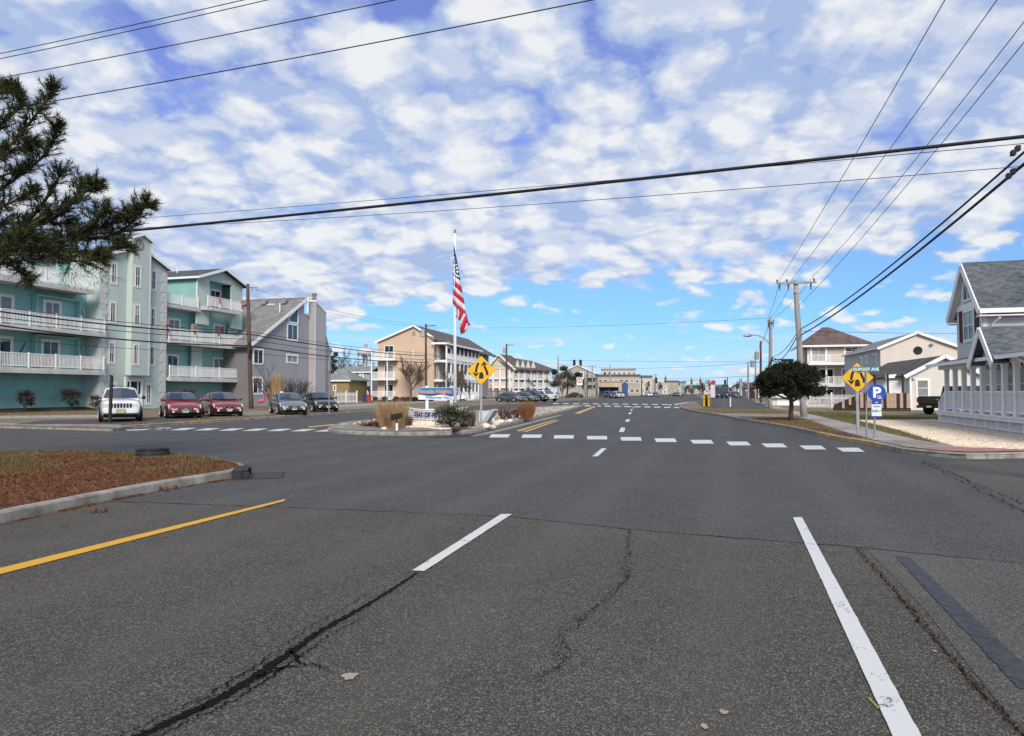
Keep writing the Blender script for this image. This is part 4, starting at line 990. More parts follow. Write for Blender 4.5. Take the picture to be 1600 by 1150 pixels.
mb = MB(); mb.bar((-.9, -.4, zl - .68), (sr + .25, -.4, zr), .06, .32); mb.bar((sr + .1, -.4, zr), (sn + .06, -.4, zn1 + .1), .06, .2); mb.bar((sn, -.05, zn1 + .1), (sw1 - .4, -.05, zc0 + .1), .06, .22); H1.put('rake_board', mb, M_WHITE)
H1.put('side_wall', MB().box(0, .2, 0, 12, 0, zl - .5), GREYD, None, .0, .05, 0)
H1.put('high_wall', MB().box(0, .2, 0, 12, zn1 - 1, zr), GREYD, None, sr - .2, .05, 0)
# chimney chase
yc_ = -.95; cs0, cs1 = H1.s(492.5, yc_), H1.s(508.5, yc_); zct = H1.z(490, 470, yc_); zc2 = H1.z(508, 489, yc_)
ch = H1.put('chimney', MB().prism([(0, 0), (cs1 - cs0, 0), (cs1 - cs0, zc2), (0, zct)], 0, -yc_ - .02), mat('chase_grey', (.36, .355, .36), .85, .07, .7, streak=.4), None, cs0, yc_, 0)
link('corner_board', MB().box(-.03, .14, -.03, 0, 0, zct - .05).mesh(mat('chase_trim', (.42, .41, .40), .8)), ch); link('corner_board', MB().box(-.03, 0, 0, .14, 0, zct - .05).mesh(MATS['chase_trim']), ch)
link('cap', MB().slab([(-.08, -.08, zct + .12), (cs1 - cs0 + .08, -.08, zc2 + .08), (cs1 - cs0 + .08, -yc_ + .05, zc2 + .08), (-.08, -yc_ + .05, zct + .12)], .16).mesh(M_WHITE), ch)
link('flue', MB().lathe([(.24, -.3), (.24, .75), (.32, .77), (.32, .95), (.2, 1.0)], 14, (.32, .45, zct + .05)).mesh(mat('flue_clay', (.26, .2, .16), .8)), ch)
for (x0, x1, y0, y1, c_, r_) in ((449, 465, 507, 531, 2, 1), (448, 465, 555, 566.5, 2, 1), (396, 411, 546, 568.5, 2, 1), (395, 410, 590, 615, 2, 1)):
    window_px(H1, x0, x1, y0, y1, -.02, cols=c_, rows=r_, t=.08, trim=.1, gm=M_GLASSB if y0 < 540 else M_GLASS)
s0, z0 = H1.at(450.5, 503); s1, z1 = H1.at(465, 480); zz0 = H1.z(450.5, 496)
mb = MB(); P4 = [(s0, z0), (s1, z0), (s1, z1), (s0, zz0)]
for i in range(4): a, b_ = P4[i], P4[(i + 1) % 4]; mb.bar((a[0], -.06, a[1]), (b_[0], -.06, b_[1]), .08, .16)
wo = H1.put('window', mb, M_WHITE, None, 0, 0, 0); link('pane', MB().prism(P4, -.04, -.03).mesh(M_GLASSB), wo)
for i, px in enumerate((407, 424, 441, 459)):
    s, z = sr * .86, zl + (zr - zl) * .86; yv = 1.5 + (3 - i) * 2.7; H1.put('roof_vent', MB().prism([(-.35, 0), (.35, .45), (.35, .62), (-.2, .4)], 0, .7), mat('vent_grey', (.2, .2, .2), .8), None, s, yv, z)
H1.put('vent_pipe', MB().tube([(0, 0, 0), (0, 0, 1.1)], .06, 8), M_WHITE, None, H1.s(443), .6, H1.z(443, 488))
# white vinyl fence between the houses
fw = Wall(thing('vinyl_fence', 'white solid vinyl fence panel beside the turquoise building', 'fence', (T.world(sE + .2, .2).x, T.world(sE + .2, .2).y, .1), ang0), T.world(sE + .2, .2), ang0)
for i in range(8): fw.put('board', MB().box(0, .24, -.02, .02, .05, 1.9), M_WHITE, None, i * .25 + .12)
for i in (0, 2.1): fw.put('post', MB().box(-.07, .07, -.07, .07, 0, 2.05), M_WHITE, None, i)

# ================================================================== WHITE PORCH HOUSE (right)
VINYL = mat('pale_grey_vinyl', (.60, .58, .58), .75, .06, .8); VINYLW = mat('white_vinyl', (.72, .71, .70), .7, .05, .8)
M_SHB = shingle('blue_grey_shingle', (.05, .06, .07), (.14, .155, .17), .062)
M_SHUT = mat('maroon_shutter', (.10, .025, .035), .7)
o3 = G(1468, 664.5); d3 = vp_dir(1132, -1); ang3 = math.atan2(d3.y, d3.x)     # s runs towards the camera
B3 = thing('porch_house', 'pale grey gabled house with a long white columned porch and maroon shutters', 'house', (o3.x, o3.y, .1), ang3)
H3 = Wall(B3, (o3.x, o3.y), ang3)
PL = 19.0                                                                      # porch length towards the camera
zf = H3.z(1470, 641.5)                                                         # porch floor
zpe = H3.z(1466, 571)                                                          # porch beam top
zbm = H3.z(1472, 577.5)
# piers, lattice skirt, floor
for i in range(11): H3.put('pier', MB().box(-.2, .2, .05, .45, 0, .22), M_CONC, None, .6 + i * 1.75, 0, -.1)
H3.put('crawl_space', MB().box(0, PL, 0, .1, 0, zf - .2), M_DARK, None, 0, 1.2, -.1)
mb = MB()
lp = 1.24; nb = int(PL / lp)
for i in range(nb):
    x0, x1 = i * lp + .06, (i + 1) * lp - .06; z0, z1 = .10, zf - .20
    k = x0 - (z1 - z0)
    while k < x1:
        for sg in (1, -1):
            a, b_ = (k, z0), (k + (z1 - z0), z1)
            if sg < 0: a, b_ = (k, z1), (k + (z1 - z0), z0)
            if a[0] < x0: t = (x0 - a[0]) / (b_[0] - a[0]); a = (x0, a[1] + (b_[1] - a[1]) * t)
            if b_[0] > x1: t = (x1 - a[0]) / (b_[0] - a[0]); b_ = (x1, a[1] + (b_[1] - a[1]) * t)
            if b_[0] - a[0] > .02: mb.bar((a[0], .012 * sg, a[1]), (b_[0], .012 * sg, b_[1]), .036, .012, up=(0, 1, 0))
        k += .105
H3.put('lattice', mb, M_WHITE, None, 0, .06, 0, fix=False, kind='stuff')
for i in range(nb + 1): H3.put('skirt_post', MB().box(-.06, .06, -.02, .06, .06, zf - .18), M_WHITE, None, i * lp, .04, 0)
H3.put('skirt_rail', MB().box(0, PL, -.015, .03, 0, .05), M_WHITE, None, 0, .04, .07)
H3.put('porch_floor', MB().box(-.1, PL, -.1, 2.5, -.19, -.05).box(-.15, PL, -.16, 2.5, -.048, 0), M_WHITE, None, 0, 0, zf)
# columns, rails
pxs = [1474.5, 1487.5, 1501, 1515, 1530, 1546, 1563.5, 1582]
cs = [H3.s(p) for p in pxs]; dd = cs[-1] - cs[-2]
while cs[-1] < PL - 1.5: cs.append(cs[-1] + lp)
for c in cs:
    mb = MB(); mb.box(-.085, .085, -.085, .085, 0, zbm - zf); mb.box(-.105, .105, -.105, .105, 0, .14); mb.box(-.105, .105, -.105, .105, zbm - zf - .1, zbm - zf - .002); H3.put('column', mb, M_WHITE, None, c, .14, zf)
for a, b_ in zip(cs[:-1], cs[1:]): railing(H3, a + .09, b_ - .09, zf, .14, h=.93, post=9, bal=.105, br=.04, ends=False)
H3.put('porch_beam', MB().box(-.05, PL, 0, .28, 0, zpe - zbm), M_WHITE, None, 0, 0, zbm)
E = H3.off(.14, .14, R(-90))                 # far end of the porch
# stairs on the far end, with sloping rail
st = H3.put('porch_stairs', MB().box(-.3, 0, .5, 1.9, 0, zf - .15).box(-.6, -.3, .5, 1.9, 0, zf - .33).box(-.9, -.6, .5, 1.9, 0, zf - .5), M_WHITE, None, -.12, 0, -.1)
mb = MB(); mb.bar((-.1, .3, zf + .9), (-1.05, .3, .95), .07, .09); mb.bar((-.1, .3, zf + .1), (-1.05, .3, .2), .05, .06); mb.box(-1.1, -.98, .24, .36, -.1, 1.05)
for k in range(7): x = -.2 - k * .12; mb.box(x - .018, x + .018, .285, .315, zf + .1 + (x + .1) * .75, zf + .88 + (x + .1) * .75)
H3.put('stair_rail', mb, M_WHITE)
# porch roof (hipped at the far end) with gutter
zw = zpe + .62; yw = 2.2
roof_part(H3, [[(-.35, -.35, zpe + .05), (PL, -.35, zpe + .05), (PL, yw, zw), (1.6, yw, zw)], [(-.35, -.35, zpe + .05), (1.6, yw, zw), (-.35, yw + .6, zpe + .05)]], .08, M_SHB, 'porch_roof')
H3.put('gutter', MB().prism([(0, 0), (PL, 0), (PL, .13), (0, .13)], 0, .11), M_WHITE, None, -.37, -.47, zpe - .085)
H3.put('porch_ceiling', MB().box(0, PL, .3, yw, 0, .05), M_WHITE, None, 0, 0, zpe - .12)
# ground-floor wall behind the porch
sg = H3.s(1533, 2.5)
siding(H3, lambda z: (sg, PL), zf, zpe, mat('porch_shade_vinyl', (.23, .215, .21), .75, .05, .8), .12, 2.5, 'ground_floor_wall')  # siding colour darkened to paint in the shade under the porch roof
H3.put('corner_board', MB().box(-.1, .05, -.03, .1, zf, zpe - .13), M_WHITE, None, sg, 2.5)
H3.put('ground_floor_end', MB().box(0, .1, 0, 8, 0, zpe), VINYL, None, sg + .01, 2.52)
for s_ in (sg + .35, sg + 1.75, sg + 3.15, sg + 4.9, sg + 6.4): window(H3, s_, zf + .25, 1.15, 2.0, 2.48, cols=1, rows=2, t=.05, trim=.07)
window(H3, sg + 8.2, zf + .05, 1.0, 2.1, 2.48, cols=1, rows=1, name='door', t=.14, trim=.1)
# upper storey: gable face to the street
yu = .95; U = H3.off(0, yu)
s0 = U.s(1497.5); s1 = U.s(1538.5); ze = U.z(1538.5, 468.5); zt = U.z(1497.5, 483); zpk = U.z(1506, 411.5) ; spk = (s0 + s1) / 2
z0u = zpe + .2
siding(U, lambda z: (s0, s1), z0u, ze - .1, VINYL, .125, 0, 'upper_wall')
flat_wall(U, [(s0 + .02, z0u), (s1 - .02, z0u), (s1 - .02, ze - .12), (s0 + .02, ze - .12)], VINYL, .02, .2, 'upper_wall_core')
zpk = EYE + 199 / F * U.world(spk).y - .1; SL = (zpk - ze) / ((s1 - s0) / 2)
siding(U, lambda z: (s0 + (z - ze) / (zpk - ze) * (spk - s0), s1 - (z - ze) / (zpk - ze) * (s1 - spk)), ze, zpk - .03, VINYLW, .125, 0, 'gable_wall')
flat_wall(U, [(s0, ze), (s1, ze), (spk, zpk - .03)], VINYLW, .02, .2, 'gable_core')
U.put('gable_band', MB().box(s0 + .15, s1 - .15, -.05, 0, -.14, .12), M_WHITE, None, 0, -.017, ze - .02)
RD = 16.0; ovh = .5; fo = .28
for sa, sgn in ((s0, -1), (s1, 1)):
    sa2 = sa + sgn * ovh; zz = ze - ovh * SL
    roof_part(U, [[(sa2, -fo, zz + .12), (spk, -fo, zpk + .12), (spk, RD, zpk + .12), (sa2, RD, zz + .12)]], .12, M_SHB)
    mb = MB(); mb.bar((sa2, -fo - .03, zz - .02), (spk, -fo - .03, zpk - .04), .05, .3); U.put('rake_board', mb, M_WHITE)
    mb = MB(); mb.slab([(sa2, -fo, zz - .02), (spk, -fo, zpk - .02), (spk, 0, zpk - .02), (sa2, 0, zz - .02)], .03); U.put('rake_soffit', mb, M_WHITE)
    U.put('soffit', MB().box(min(sa, sa2), max(sa, sa2), -fo, RD, 0, .05), M_WHITE, None, 0, 0, zz - .2)
    U.put('fascia_gutter', MB().box(-.06, .06, -fo, RD, -.1, .1), M_WHITE, None, sa2, 0, zz + .02)
# camera-side upper wall
V = U.off(s1, 0, R(90))
siding(V, lambda z: (0, RD), z0u - .3, ze - .75, VINYL, .125, 0, 'upper_side_wall')
flat_wall(V, [(0.02, z0u - .5), (RD, z0u - .5), (RD, ze - .7), (0.02, ze - .7)], VINYL, .02, .2, 'upper_side_core')
V.put('corner_board', MB().box(-.06, .14, -.035, .03, z0u, ze - .6), M_WHITE); U.put('corner_board', MB().box(-.14, .035, -.035, 0, z0u, ze - .14), M_WHITE, None, s1, -.002)
V.put('downpipe', MB().tube([(.5, -.45, ze - .8), (.34, -.2, ze - 1.0), (.3, -.09, ze - 1.2), (.3, -.09, z0u)], .045, 8), M_WHITE)
# upper window, arch, shutters
wx0, wx1 = U.s(1509.5), U.s(1526); wz0, wz1 = U.z(1517, 532), U.z(1517, 484)
window(U, wx0, wz0, wx1 - wx0, wz1 - wz0, -.02, cols=2, rows=2, t=.07, trim=.07)
for a in (wx0 - .56, wx1 + .12):
    mb = MB(); mb.ring(0, .44, 0, wz1 - wz0 + .05, .05, -.05, -.0)
    k = .06
    while k < wz1 - wz0 - .05: mb.box(.05, .39, -.035, -.005, k, k + .05); k += .075
    U.put('shutter', mb, M_SHUT, None, a, -.02, wz0 - .02)
ar = (wx1 - wx0) / 2 * .95; ac = (wx0 + wx1) / 2; az = ze + .24; ah = 1.35
pts = [(-ar, 0)] + [(-ar * math.cos(a), .0 + ah * math.sin(a)) for a in [k * math.pi / 16 for k in range(17)]] + [(ar, 0)]
pts = [(-ar * math.cos(k * math.pi / 16), ah * math.sin(k * math.pi / 16)) for k in range(17)]
aw = U.put('arched_window', MB().tube([(x, 0, z) for x, z in pts] + [(-ar, 0, 0)], .07, 6).bar((0, 0, 0), (0, 0, ah), .04).bar((0, 0, 0), (ar * .7, 0, ah * .7), .03).bar((0, 0, 0), (-ar * .7, 0, ah * .7), .03), M_WHITE, None, ac, -.05, az)
link('pane', MB().prism(pts, -.0, .015).mesh(M_GLASSB), aw)
# entry gable on the porch roof
gs0, gs1 = H3.s(1527, -.35), H3.s(1558, -.35); gm_ = (gs0 + gs1) / 2; gz = zpe + .08; gp_ = H3.z(1541, 513.5, -.3)
flat_wall(H3, [(gs0 + .12, gz), (gs1 - .12, gz), (gm_, gp_ - .15)], VINYLW, -.2, .15, 'entry_gable_wall')
for a, sgn in ((gs0, -1), (gs1, 1)):
    roof_part(H3, [[(a + sgn * .25, -.55, gz - .25), (gm_, -.55, gp_ + .08), (gm_, 4.0, gp_ + .08), (a + sgn * .25, 4.0, gz - .25)]], .1, M_SHB, 'entry_gable_roof')
    mb = MB(); mb.bar((a + sgn * .25, -.58, gz - .36), (gm_, -.58, gp_ - .04), .05, .26); H3.put('rake_board', mb, M_WHITE)
mb = MB(); mb.tube([(gm_ - .2, -.24, gz + .45), (gm_ - .05, -.27, gz + .6), (gm_ + .05, -.24, gz + .5), (gm_ + .18, -.27, gz + .62)], .04, 6); H3.put('gable_ornament', mb, M_WHITE)
H3.put('gutter_downpipe', MB().tube([(0, -.35, zpe - .02), (.15, -.1, zpe - .25), (.15, -.05, zbm - .3), (.15, -.05, zf)], .05, 8), M_WHITE, None, H3.s(1589, -.3), 0, 0)

# ================================================================== BEIGE HOUSE WITH GARAGE WING
CREAM = mat('cream_vinyl', (.64, .575, .51), .75, .05, .8); CREAML = mat('ivory_vinyl', (.64, .62, .57), .75, .05, .8); SHADEV = mat('cream_vinyl_shaded', (.44, .44, .46), .75, .05, .8)  # SHADEV: shade of the street side put into the siding colour
o4 = XY(1376.5, 74.0); d4 = Vector((1, 0)); ang4 = R(-13)
B4 = thing('cream_house', 'cream two storey house with a wide low gable and a small round window', 'house', (o4.x, o4.y, .1), ang4)
H4 = Wall(B4, (o4.x, o4.y), ang4)
w4 = H4.s(1497); zp4 = H4.z(1434, 520); ze4 = H4.z(1376.5, 542); ze4r = H4.z(1495, 541); m4 = H4.s(1434)
def g4(z):
    if z <= ze4: return 0, w4
    t = (z - ze4) / (zp4 - ze4); return t * m4, w4 - t * (w4 - m4)
siding(H4, g4, 0, zp4 - .02, CREAM, .22)
flat_wall(H4, [(0, 0), (w4, 0), (w4, ze4), (m4, zp4), (0, ze4)], CREAM, .02, .2, 'wall_core')
roof_part(H4, [[(-.35, -.3, ze4 - .12), (m4, -.3, zp4 + .1), (m4, 16, zp4 + .1), (-.35, 16, ze4 - .12)], [(w4 + .35, -.3, ze4 - .12), (m4, -.3, zp4 + .1), (m4, 16, zp4 + .1), (w4 + .35, 16, ze4 - .12)]], .12, M_SHG)
mb = MB(); mb.bar((-.35, -.33, ze4 - .2), (m4, -.33, zp4 + .02), .06, .28); mb.bar((w4 + .35, -.33, ze4 - .2), (m4, -.33, zp4 + .02), .06, .28); H4.put('rake_board', mb, M_WHITE)
S4 = H4.off(0, 0, R(-90)); 
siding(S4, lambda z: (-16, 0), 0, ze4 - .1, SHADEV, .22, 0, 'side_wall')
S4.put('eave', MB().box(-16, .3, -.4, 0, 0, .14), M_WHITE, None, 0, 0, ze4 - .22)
for (x0, x1) in ((1366, 1372), (1353, 1359), (1345, 1350)): 
    a, b_ = S4.s(x0), S4.s(x1); zt_ = S4.z((x0 + x1) / 2, 553 + (1372 - x1) * .25); window(S4, min(a, b_), zt_ - 1.5, abs(b_ - a) if abs(b_ - a) < 1.6 else 1.2, 1.5, -.02, cols=1, rows=2, t=.06, trim=.08)
cr, cz = H4.at(1434, 547.5); mb = MB(); mb.lathe([(.3, .0), (.42, .0), (.42, .07), (.34, .08), (.34, .02)], 24, axis='y'); mb.v = [(x, -y, z) for x, y, z in mb.v]
rw = H4.put('round_window', mb, M_DARK, None, cr, -.02, cz); link('pane', MB().lathe([(.33, 0), (.33, .02), (0, .02)], 24, axis='y').mesh(M_GLASS), rw, (0, -.03, 0)); link('muntin', MB().box(-.33, .33, -.05, -.02, -.02, .02).box(-.02, .02, -.05, -.02, -.33, .33).mesh(MATS['dark_interior']), rw)
H4.put('flood_light', MB().lathe([(.05, 0), (.2, .1), (.22, .22), (0, .24)], 12), M_CREAM, None, H4.s(1457), -.25, H4.z(1457, 540))
# garage wing in front
o5 = XY(1422, 58.0); W5 = Wall(B4, (o5.x, o5.y), ang4)
w5 = W5.s(1500); zp5 = W5.z(1476, 556.5); ze5 = W5.z(1421, 583.5); m5 = W5.s(1476); w5 = m5 * 2 if m5 * 2 > w5 else w5
siding(W5, lambda z: (0, w5) if z <= ze5 else ((z - ze5) / (zp5 - ze5) * m5, w5 - (z - ze5) / (zp5 - ze5) * (w5 - m5)), 0, zp5 - .02, CREAML, .2, 0, 'wing_wall')
flat_wall(W5, [(0, 0), (w5, 0), (w5, ze5), (m5, zp5), (0, ze5)], CREAML, .02, .2, 'wing_core')
M_SHDB = shingle('charcoal_shingle', (.045, .04, .04), (.12, .11, .105), .15)
roof_part(W5, [[(-.5, -.35, ze5 - .2), (m5, -.35, zp5 + .08), (m5, 15.5, zp5 + .08), (-.5, 15.5, ze5 - .2)], [(w5 + .5, -.35, ze5 - .2), (m5, -.35, zp5 + .08), (m5, 15.5, zp5 + .08), (w5 + .5, 15.5, ze5 - .2)]], .12, M_SHDB, 'wing_roof')
mb = MB(); mb.bar((-.5, -.38, ze5 - .3), (m5, -.38, zp5), .06, .3); mb.bar((w5 + .5, -.38, ze5 - .3), (m5, -.38, zp5), .06, .3); W5.put('rake_board', mb, M_WHITE)
W5.put('corner_board', MB().box(-.03, .14, -.04, 0, 0, ze5 - .1), M_WHITE, None, 0, -.001)
S5 = W5.off(0, 0, R(-90)); siding(S5, lambda z: (-15.5, 0), 0, ze5 - .15, VINYLW, .2, 0, 'wing_side')
window_px(W5, 1432.5, 1450.5, 593.5, 619.5, -.02, cols=1, rows=2, t=.06, trim=.12, gm=mat('grey_blind', (.22, .24, .26), .4))
S5.put('awning', MB().prism([(0, 0), (0, .55), (.9, .35), (1.0, .2)], 0, 2.2), M_WHITE, None, -3.2, -1.0, 2.5)
W5.put('wall_lamp', MB().lathe([(.04, 0), (.1, .08), (.1, .2), (.0, .25)], 10), M_CREAM, None, W5.s(1427), -.12, W5.z(1427, 594))
# wooden deck with tan and brown slats
DKT = mat('tan_slat', (.42, .31, .235), .85, .15, 3); DKB = mat('dark_brown_slat', (.035, .022, .018), .85, .2, 3)
od = XY(1344, 56.0); BD = thing('wooden_deck', 'brown deck with tan slat railing and lattice skirt beside the cream house', 'deck', (od.x, od.y, .1), ang4); D = Wall(BD, (od.x, od.y), ang4)
wd = D.s(1421.5); zd = D.z(1380, 637.5); zdt = D.z(1380, 614.5)
n = 15
for i in range(n):
    x = (i + .5) * wd / n; D.put('slat', MB().box(-.14, .14, -.03, .03, 0, zdt - zd + random.uniform(-.05, .05)), DKT if i % 2 == 0 or i in (3, 9) else DKB, None, x, 0, zd)
D.put('deck_rail', MB().box(0, wd, .035, .1, .15, .28).box(0, wd, .035, .1, zdt - zd - .3, zdt - zd - .15), DKB, None, 0, 0, zd)
D.put('deck_floor', MB().box(0, wd, 0.04, 4, -.2, 0), DKB, None, 0, 0, zd)
for x in (0, wd * .33, wd * .66, wd): D.put('deck_post', MB().box(-.08, .08, .04, .2, 0, zd), DKB, None, x, 0, 0)
mb = MB(); k = -.6
while k < wd:
    for sg_ in (1, -1):
        a, b_ = (max(0, k), .05), (min(wd, k + zd), zd - .1)
        if sg_ < 0: a, b_ = (a[0], b_[1]), (b_[0], a[1])
        mb.bar((a[0], .012 * sg_, a[1]), (b_[0], .012 * sg_, b_[1]), .015, .06, up=(0, 1, 0))
    k += .2
D.put('lattice', mb, mat('brown_lattice', (.20, .14, .115), .85), None, 0, .02, 0, fix=False, kind='stuff')
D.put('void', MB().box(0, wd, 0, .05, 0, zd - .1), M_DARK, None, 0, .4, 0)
D.put('canopy', MB().slab([(0, -.3, 2.95), (wd * .62, -.3, 3.05), (wd * .62, 3, 3.05), (0, 3, 2.95)], .1), mat('brown_metal', (.1, .08, .075), .6), None, wd * .3, .5, 0)
for x in (wd * .33, wd * .6, wd * .9): D.put('canopy_post', MB().box(-.06, .06, 0, .12, zd, 2.9), DKB, None, x, .4, 0)
D.put('side_panel', MB().prism([(-2.0, 0), (0, 0), (0, zdt - .1), (-.2, zdt - .15), (-1.9, zd + .25)], .1, .2), DKB, None, 0, 0, 0)
for i in range(3): D.put('slat', MB().box(-.09, .09, -.03, .03, 0, .9 - i * .1), DKT, None, -.25 - i * .5, .06, .75 - i * .28)
D.put('white_door', MB().ring(0, 1.6, 0, 2.2, .1, -.04, .0).box(.1, 1.5, 0, .03, .1, 2.1), M_WHITE, None, wd * .72, 3.9, zd)

# ================================================================== TAN APARTMENTS WITH BROWN HIP ROOF
TAN = mat('tan_siding', (.48, .385, .295), .8, .06, .8); M_SHBR = shingle('brown_shingle', (.075, .052, .048), (.17, .12, .11), .2)
o6 = XY(1262, 98.0); ang6 = R(-15); B6 = thing('tan_apartment_house', 'tan three storey apartment house with white balconies and brown hip roof', 'building', (o6.x, o6.y, .1), ang6); H6 = Wall(B6, (o6.x, o6.y), ang6)
w6 = H6.s(1362); z6e = H6.z(1300, 538.5); z6p = H6.z(1300, 509.5); f3, f2, f1 = H6.z(1300, 566.5), H6.z(1300, 600.5), H6.z(1300, 633)
siding(H6, lambda z: (0, w6), f3, z6e, TAN, .24); siding(H6, lambda z: (0, w6), 0, f3, TAN, .24, 1.6, 'lower_wall')
flat_wall(H6, [(0, f3), (w6, f3), (w6, z6e), (0, z6e)], TAN, .02, .3, 'upper_core')
H6.put('body', MB().box(0, w6, 1.7, 11, 0, z6e), TAN)
cx_, cy_ = H6.s(1299), 5.2; A = [(-.9, -.7, z6e - .1), (w6 + .7, -.7, z6e - .1), (w6 + .7, 11.7, z6e - .1), (-.9, 11.7, z6e - .1)]
roof_part(H6, [[A[0], A[1], (cx_ + .6, cy_, z6p + .3), (cx_ - .2, cy_, z6p + .3)], [A[1], A[2], (cx_ + .6, cy_, z6p + .3)], [A[3], A[0], (cx_ - .2, cy_, z6p + .3)]], .1, M_SHBR)
H6.put('fascia', MB().box(-.9, w6 + .7, -.72, -.68, 0, .25).box(-.92, -.88, -.7, 11, 0, .25), M_WHITE, None, 0, 0, z6e - .32)
for zz, yy in ((f3, -1.3), (f2, -.3), (f1, -.3)):
    H6.put('balcony_slab', MB().box(-.2, w6 + .2, 0, 2.0 + (1 if yy < -1 else 0), -.35, 0), M_WHITE, None, 0, yy, zz); railing(H6, -.1, w6 + .1, zz, yy + .06, post=3.3, bal=.16, br=.06)
for px in (1291.5, 1326, 1262, 1360): 
    for za, zb in ((f2, f3 - .35), (f1, f2 - .35)): H6.put('post', MB().box(-.1, .1, -.1, .1, za, zb), M_WHITE, None, H6.s(px, -.2), -.2)
window_px(H6, 1267.5, 1290.5, 543, 565, 0, cols=2, rows=1, t=.1, trim=.12, name='sliding_door'); window_px(H6, 1320, 1341, 542, 557, 0, cols=2, rows=2, t=.1, trim=.12)
for zz in (f2, f1): 
    window(H6, H6.s(1280, 1.6), zz + .1, 1.9, 2.1, 1.58, cols=2, rows=1, t=.1, trim=.1, name='sliding_door'); window(H6, H6.s(1316, 1.6), zz + .1, 1.9, 2.1, 1.58, cols=2, rows=1, t=.1, trim=.1, name='sliding_door'); window(H6, H6.s(1344, 1.6), zz + .1, 1.2, 2.1, 1.58, cols=1, rows=2, t=.1, trim=.1, name='sliding_door')
mb = MB(); mb.bar((H6.s(1292, -.2), -.4, f1 + 1.0), (H6.s(1312, -.2), -.4, f1 + .1), .1, .12); H6.put('stair_rail', mb, M_WHITE)
# white yard fences
def picket(name, lab, a, b_, h, n, point=True, m=M_WHITE, post=True, wp=.09):
    a = Vector(a); b_ = Vector(b_); d = b_ - a; an = math.atan2(d.y, d.x); L = d.length; o = thing(name, lab, 'fence', (a.x, a.y, .1), an)
    me = (MB().prism([(-wp / 2, .05), (wp / 2, .05), (wp / 2, h - .08), (0, h), (-wp / 2, h - .08)], -.012, .012) if point else MB().box(-wp / 2, wp / 2, -.012, .012, .05, h)).mesh(m)
    for i in range(n): link('picket', me, o, ((i + .5) * L / n, 0, 0))
    link('rail', MB().box(0, L, .013, .05, .2, .3).box(0, L, .013, .05, h - .35, h - .25).mesh(m), o)
    if post:
        pm = MB().box(-.07, .07, -.07, .07, 0, h + .12).prism([(-.07, h + .12), (.07, h + .12), (0, h + .22)], -.05, .05).mesh(m)
        for i in range(max(2, round(L / 2.4) + 1)): link('post', pm, o, (L * i / max(1, round(L / 2.4)), 0, 0))
    return o
picket('picket_fence', 'white vinyl yard fence before the tan apartment house', XY(1256, 66), XY(1345, 62), 1.25, 44, False, wp=.05)
picket('picket_fence', 'white picket fence beside the dark parked car far left', XY(524, 92), XY(557.5, 96), 1.45, 16)
picket('board_fence', 'grey board fence between the tan and white motels', XY(753, 150), XY(800, 158), 1.9, 22, False, mat('grey_fence_wood', (.12, .11, .105), .9), wp=.26)

# ================================================================== TAN MOTEL (left of centre)
MOT = mat('peach_siding', (.57, .425, .32), .8, .05, .6); M_SHM = shingle('brown_grey_shingle', (.07, .058, .052), (.16, .135, .12), .2)
o7 = XY(590, 117.0); ang7 = R(-12.5); B7 = thing('tan_motel', 'tan three storey gabled motel with long white balconies behind the flagpole', 'building', (o7.x, o7.y, .1), ang7); H7 = Wall(B7, (o7.x, o7.y), ang7)
w7 = H7.s(686); z7e = H7.z(590, 533); z7p = H7.z(647, 509); m7 = H7.s(647); RL = 32.0
siding(H7, lambda z: (0, w7) if z < z7e else ((z - z7e) / (z7p - z7e) * m7, w7 - (z - z7e) / (z7p - z7e) * (w7 - m7)), .6, z7p - .03, MOT, .26)
flat_wall(H7, [(0, 0.5), (w7, 0.5), (w7, z7e), (m7, z7p), (0, z7e)], MOT, .02, .3, 'wall_core')
roof_part(H7, [[(-.4, -.4, z7e - .1), (m7, -.4, z7p + .15), (m7, RL, z7p + .15), (-.4, RL, z7e - .1)], [(w7 + 2.0, -.4, z7e - 1.2), (m7, -.4, z7p + .15), (m7, RL, z7p + .15), (w7 + 2.0, RL, z7e - 1.2)]], .14, M_SHM)
mb = MB(); mb.bar((-.4, -.44, z7e - .25), (m7, -.44, z7p + .02), .08, .32); mb.bar((w7 + 2, -.44, z7e - 1.32), (m7, -.44, z7p + .02), .08, .32); H7.put('rake_board', mb, M_WHITE)
H7.put('gable_vent', MB().box(-.25, .25, -.04, 0, -.35, .35), mat('tan_vent', (.3, .24, .19), .8), None, m7 - .1, -.02, z7p - 1.3)
g3, g2, g1 = H7.z(600, 561), H7.z(600, 591.5), H7.z(600, 621.5)
# left balcony stack
a, b_ = H7.s(580, -1.6), H7.s(617, -1.6)
for zz in (g3, g2, g1):
    H7.put('balcony_slab', MB().box(0, b_ - a, 0, 1.6, -.3, 0), M_WHITE, None, a, -1.62, zz); railing(H7, a + .05, b_ - .05, zz, -1.56, post=1.9, bal=.15, br=.07, h=1.1)
    window(H7, H7.s(600.5), zz + .1, H7.s(615) - H7.s(600.5), 2.15, -.02, cols=2, rows=1, t=.1, name='sliding_door')
for px in (580.5, 605): H7.put('post', MB().box(-.09, .09, -.09, .09, 0, g3 + 1.1), M_WHITE, None, H7.s(px, -1.5), -1.5, 0)
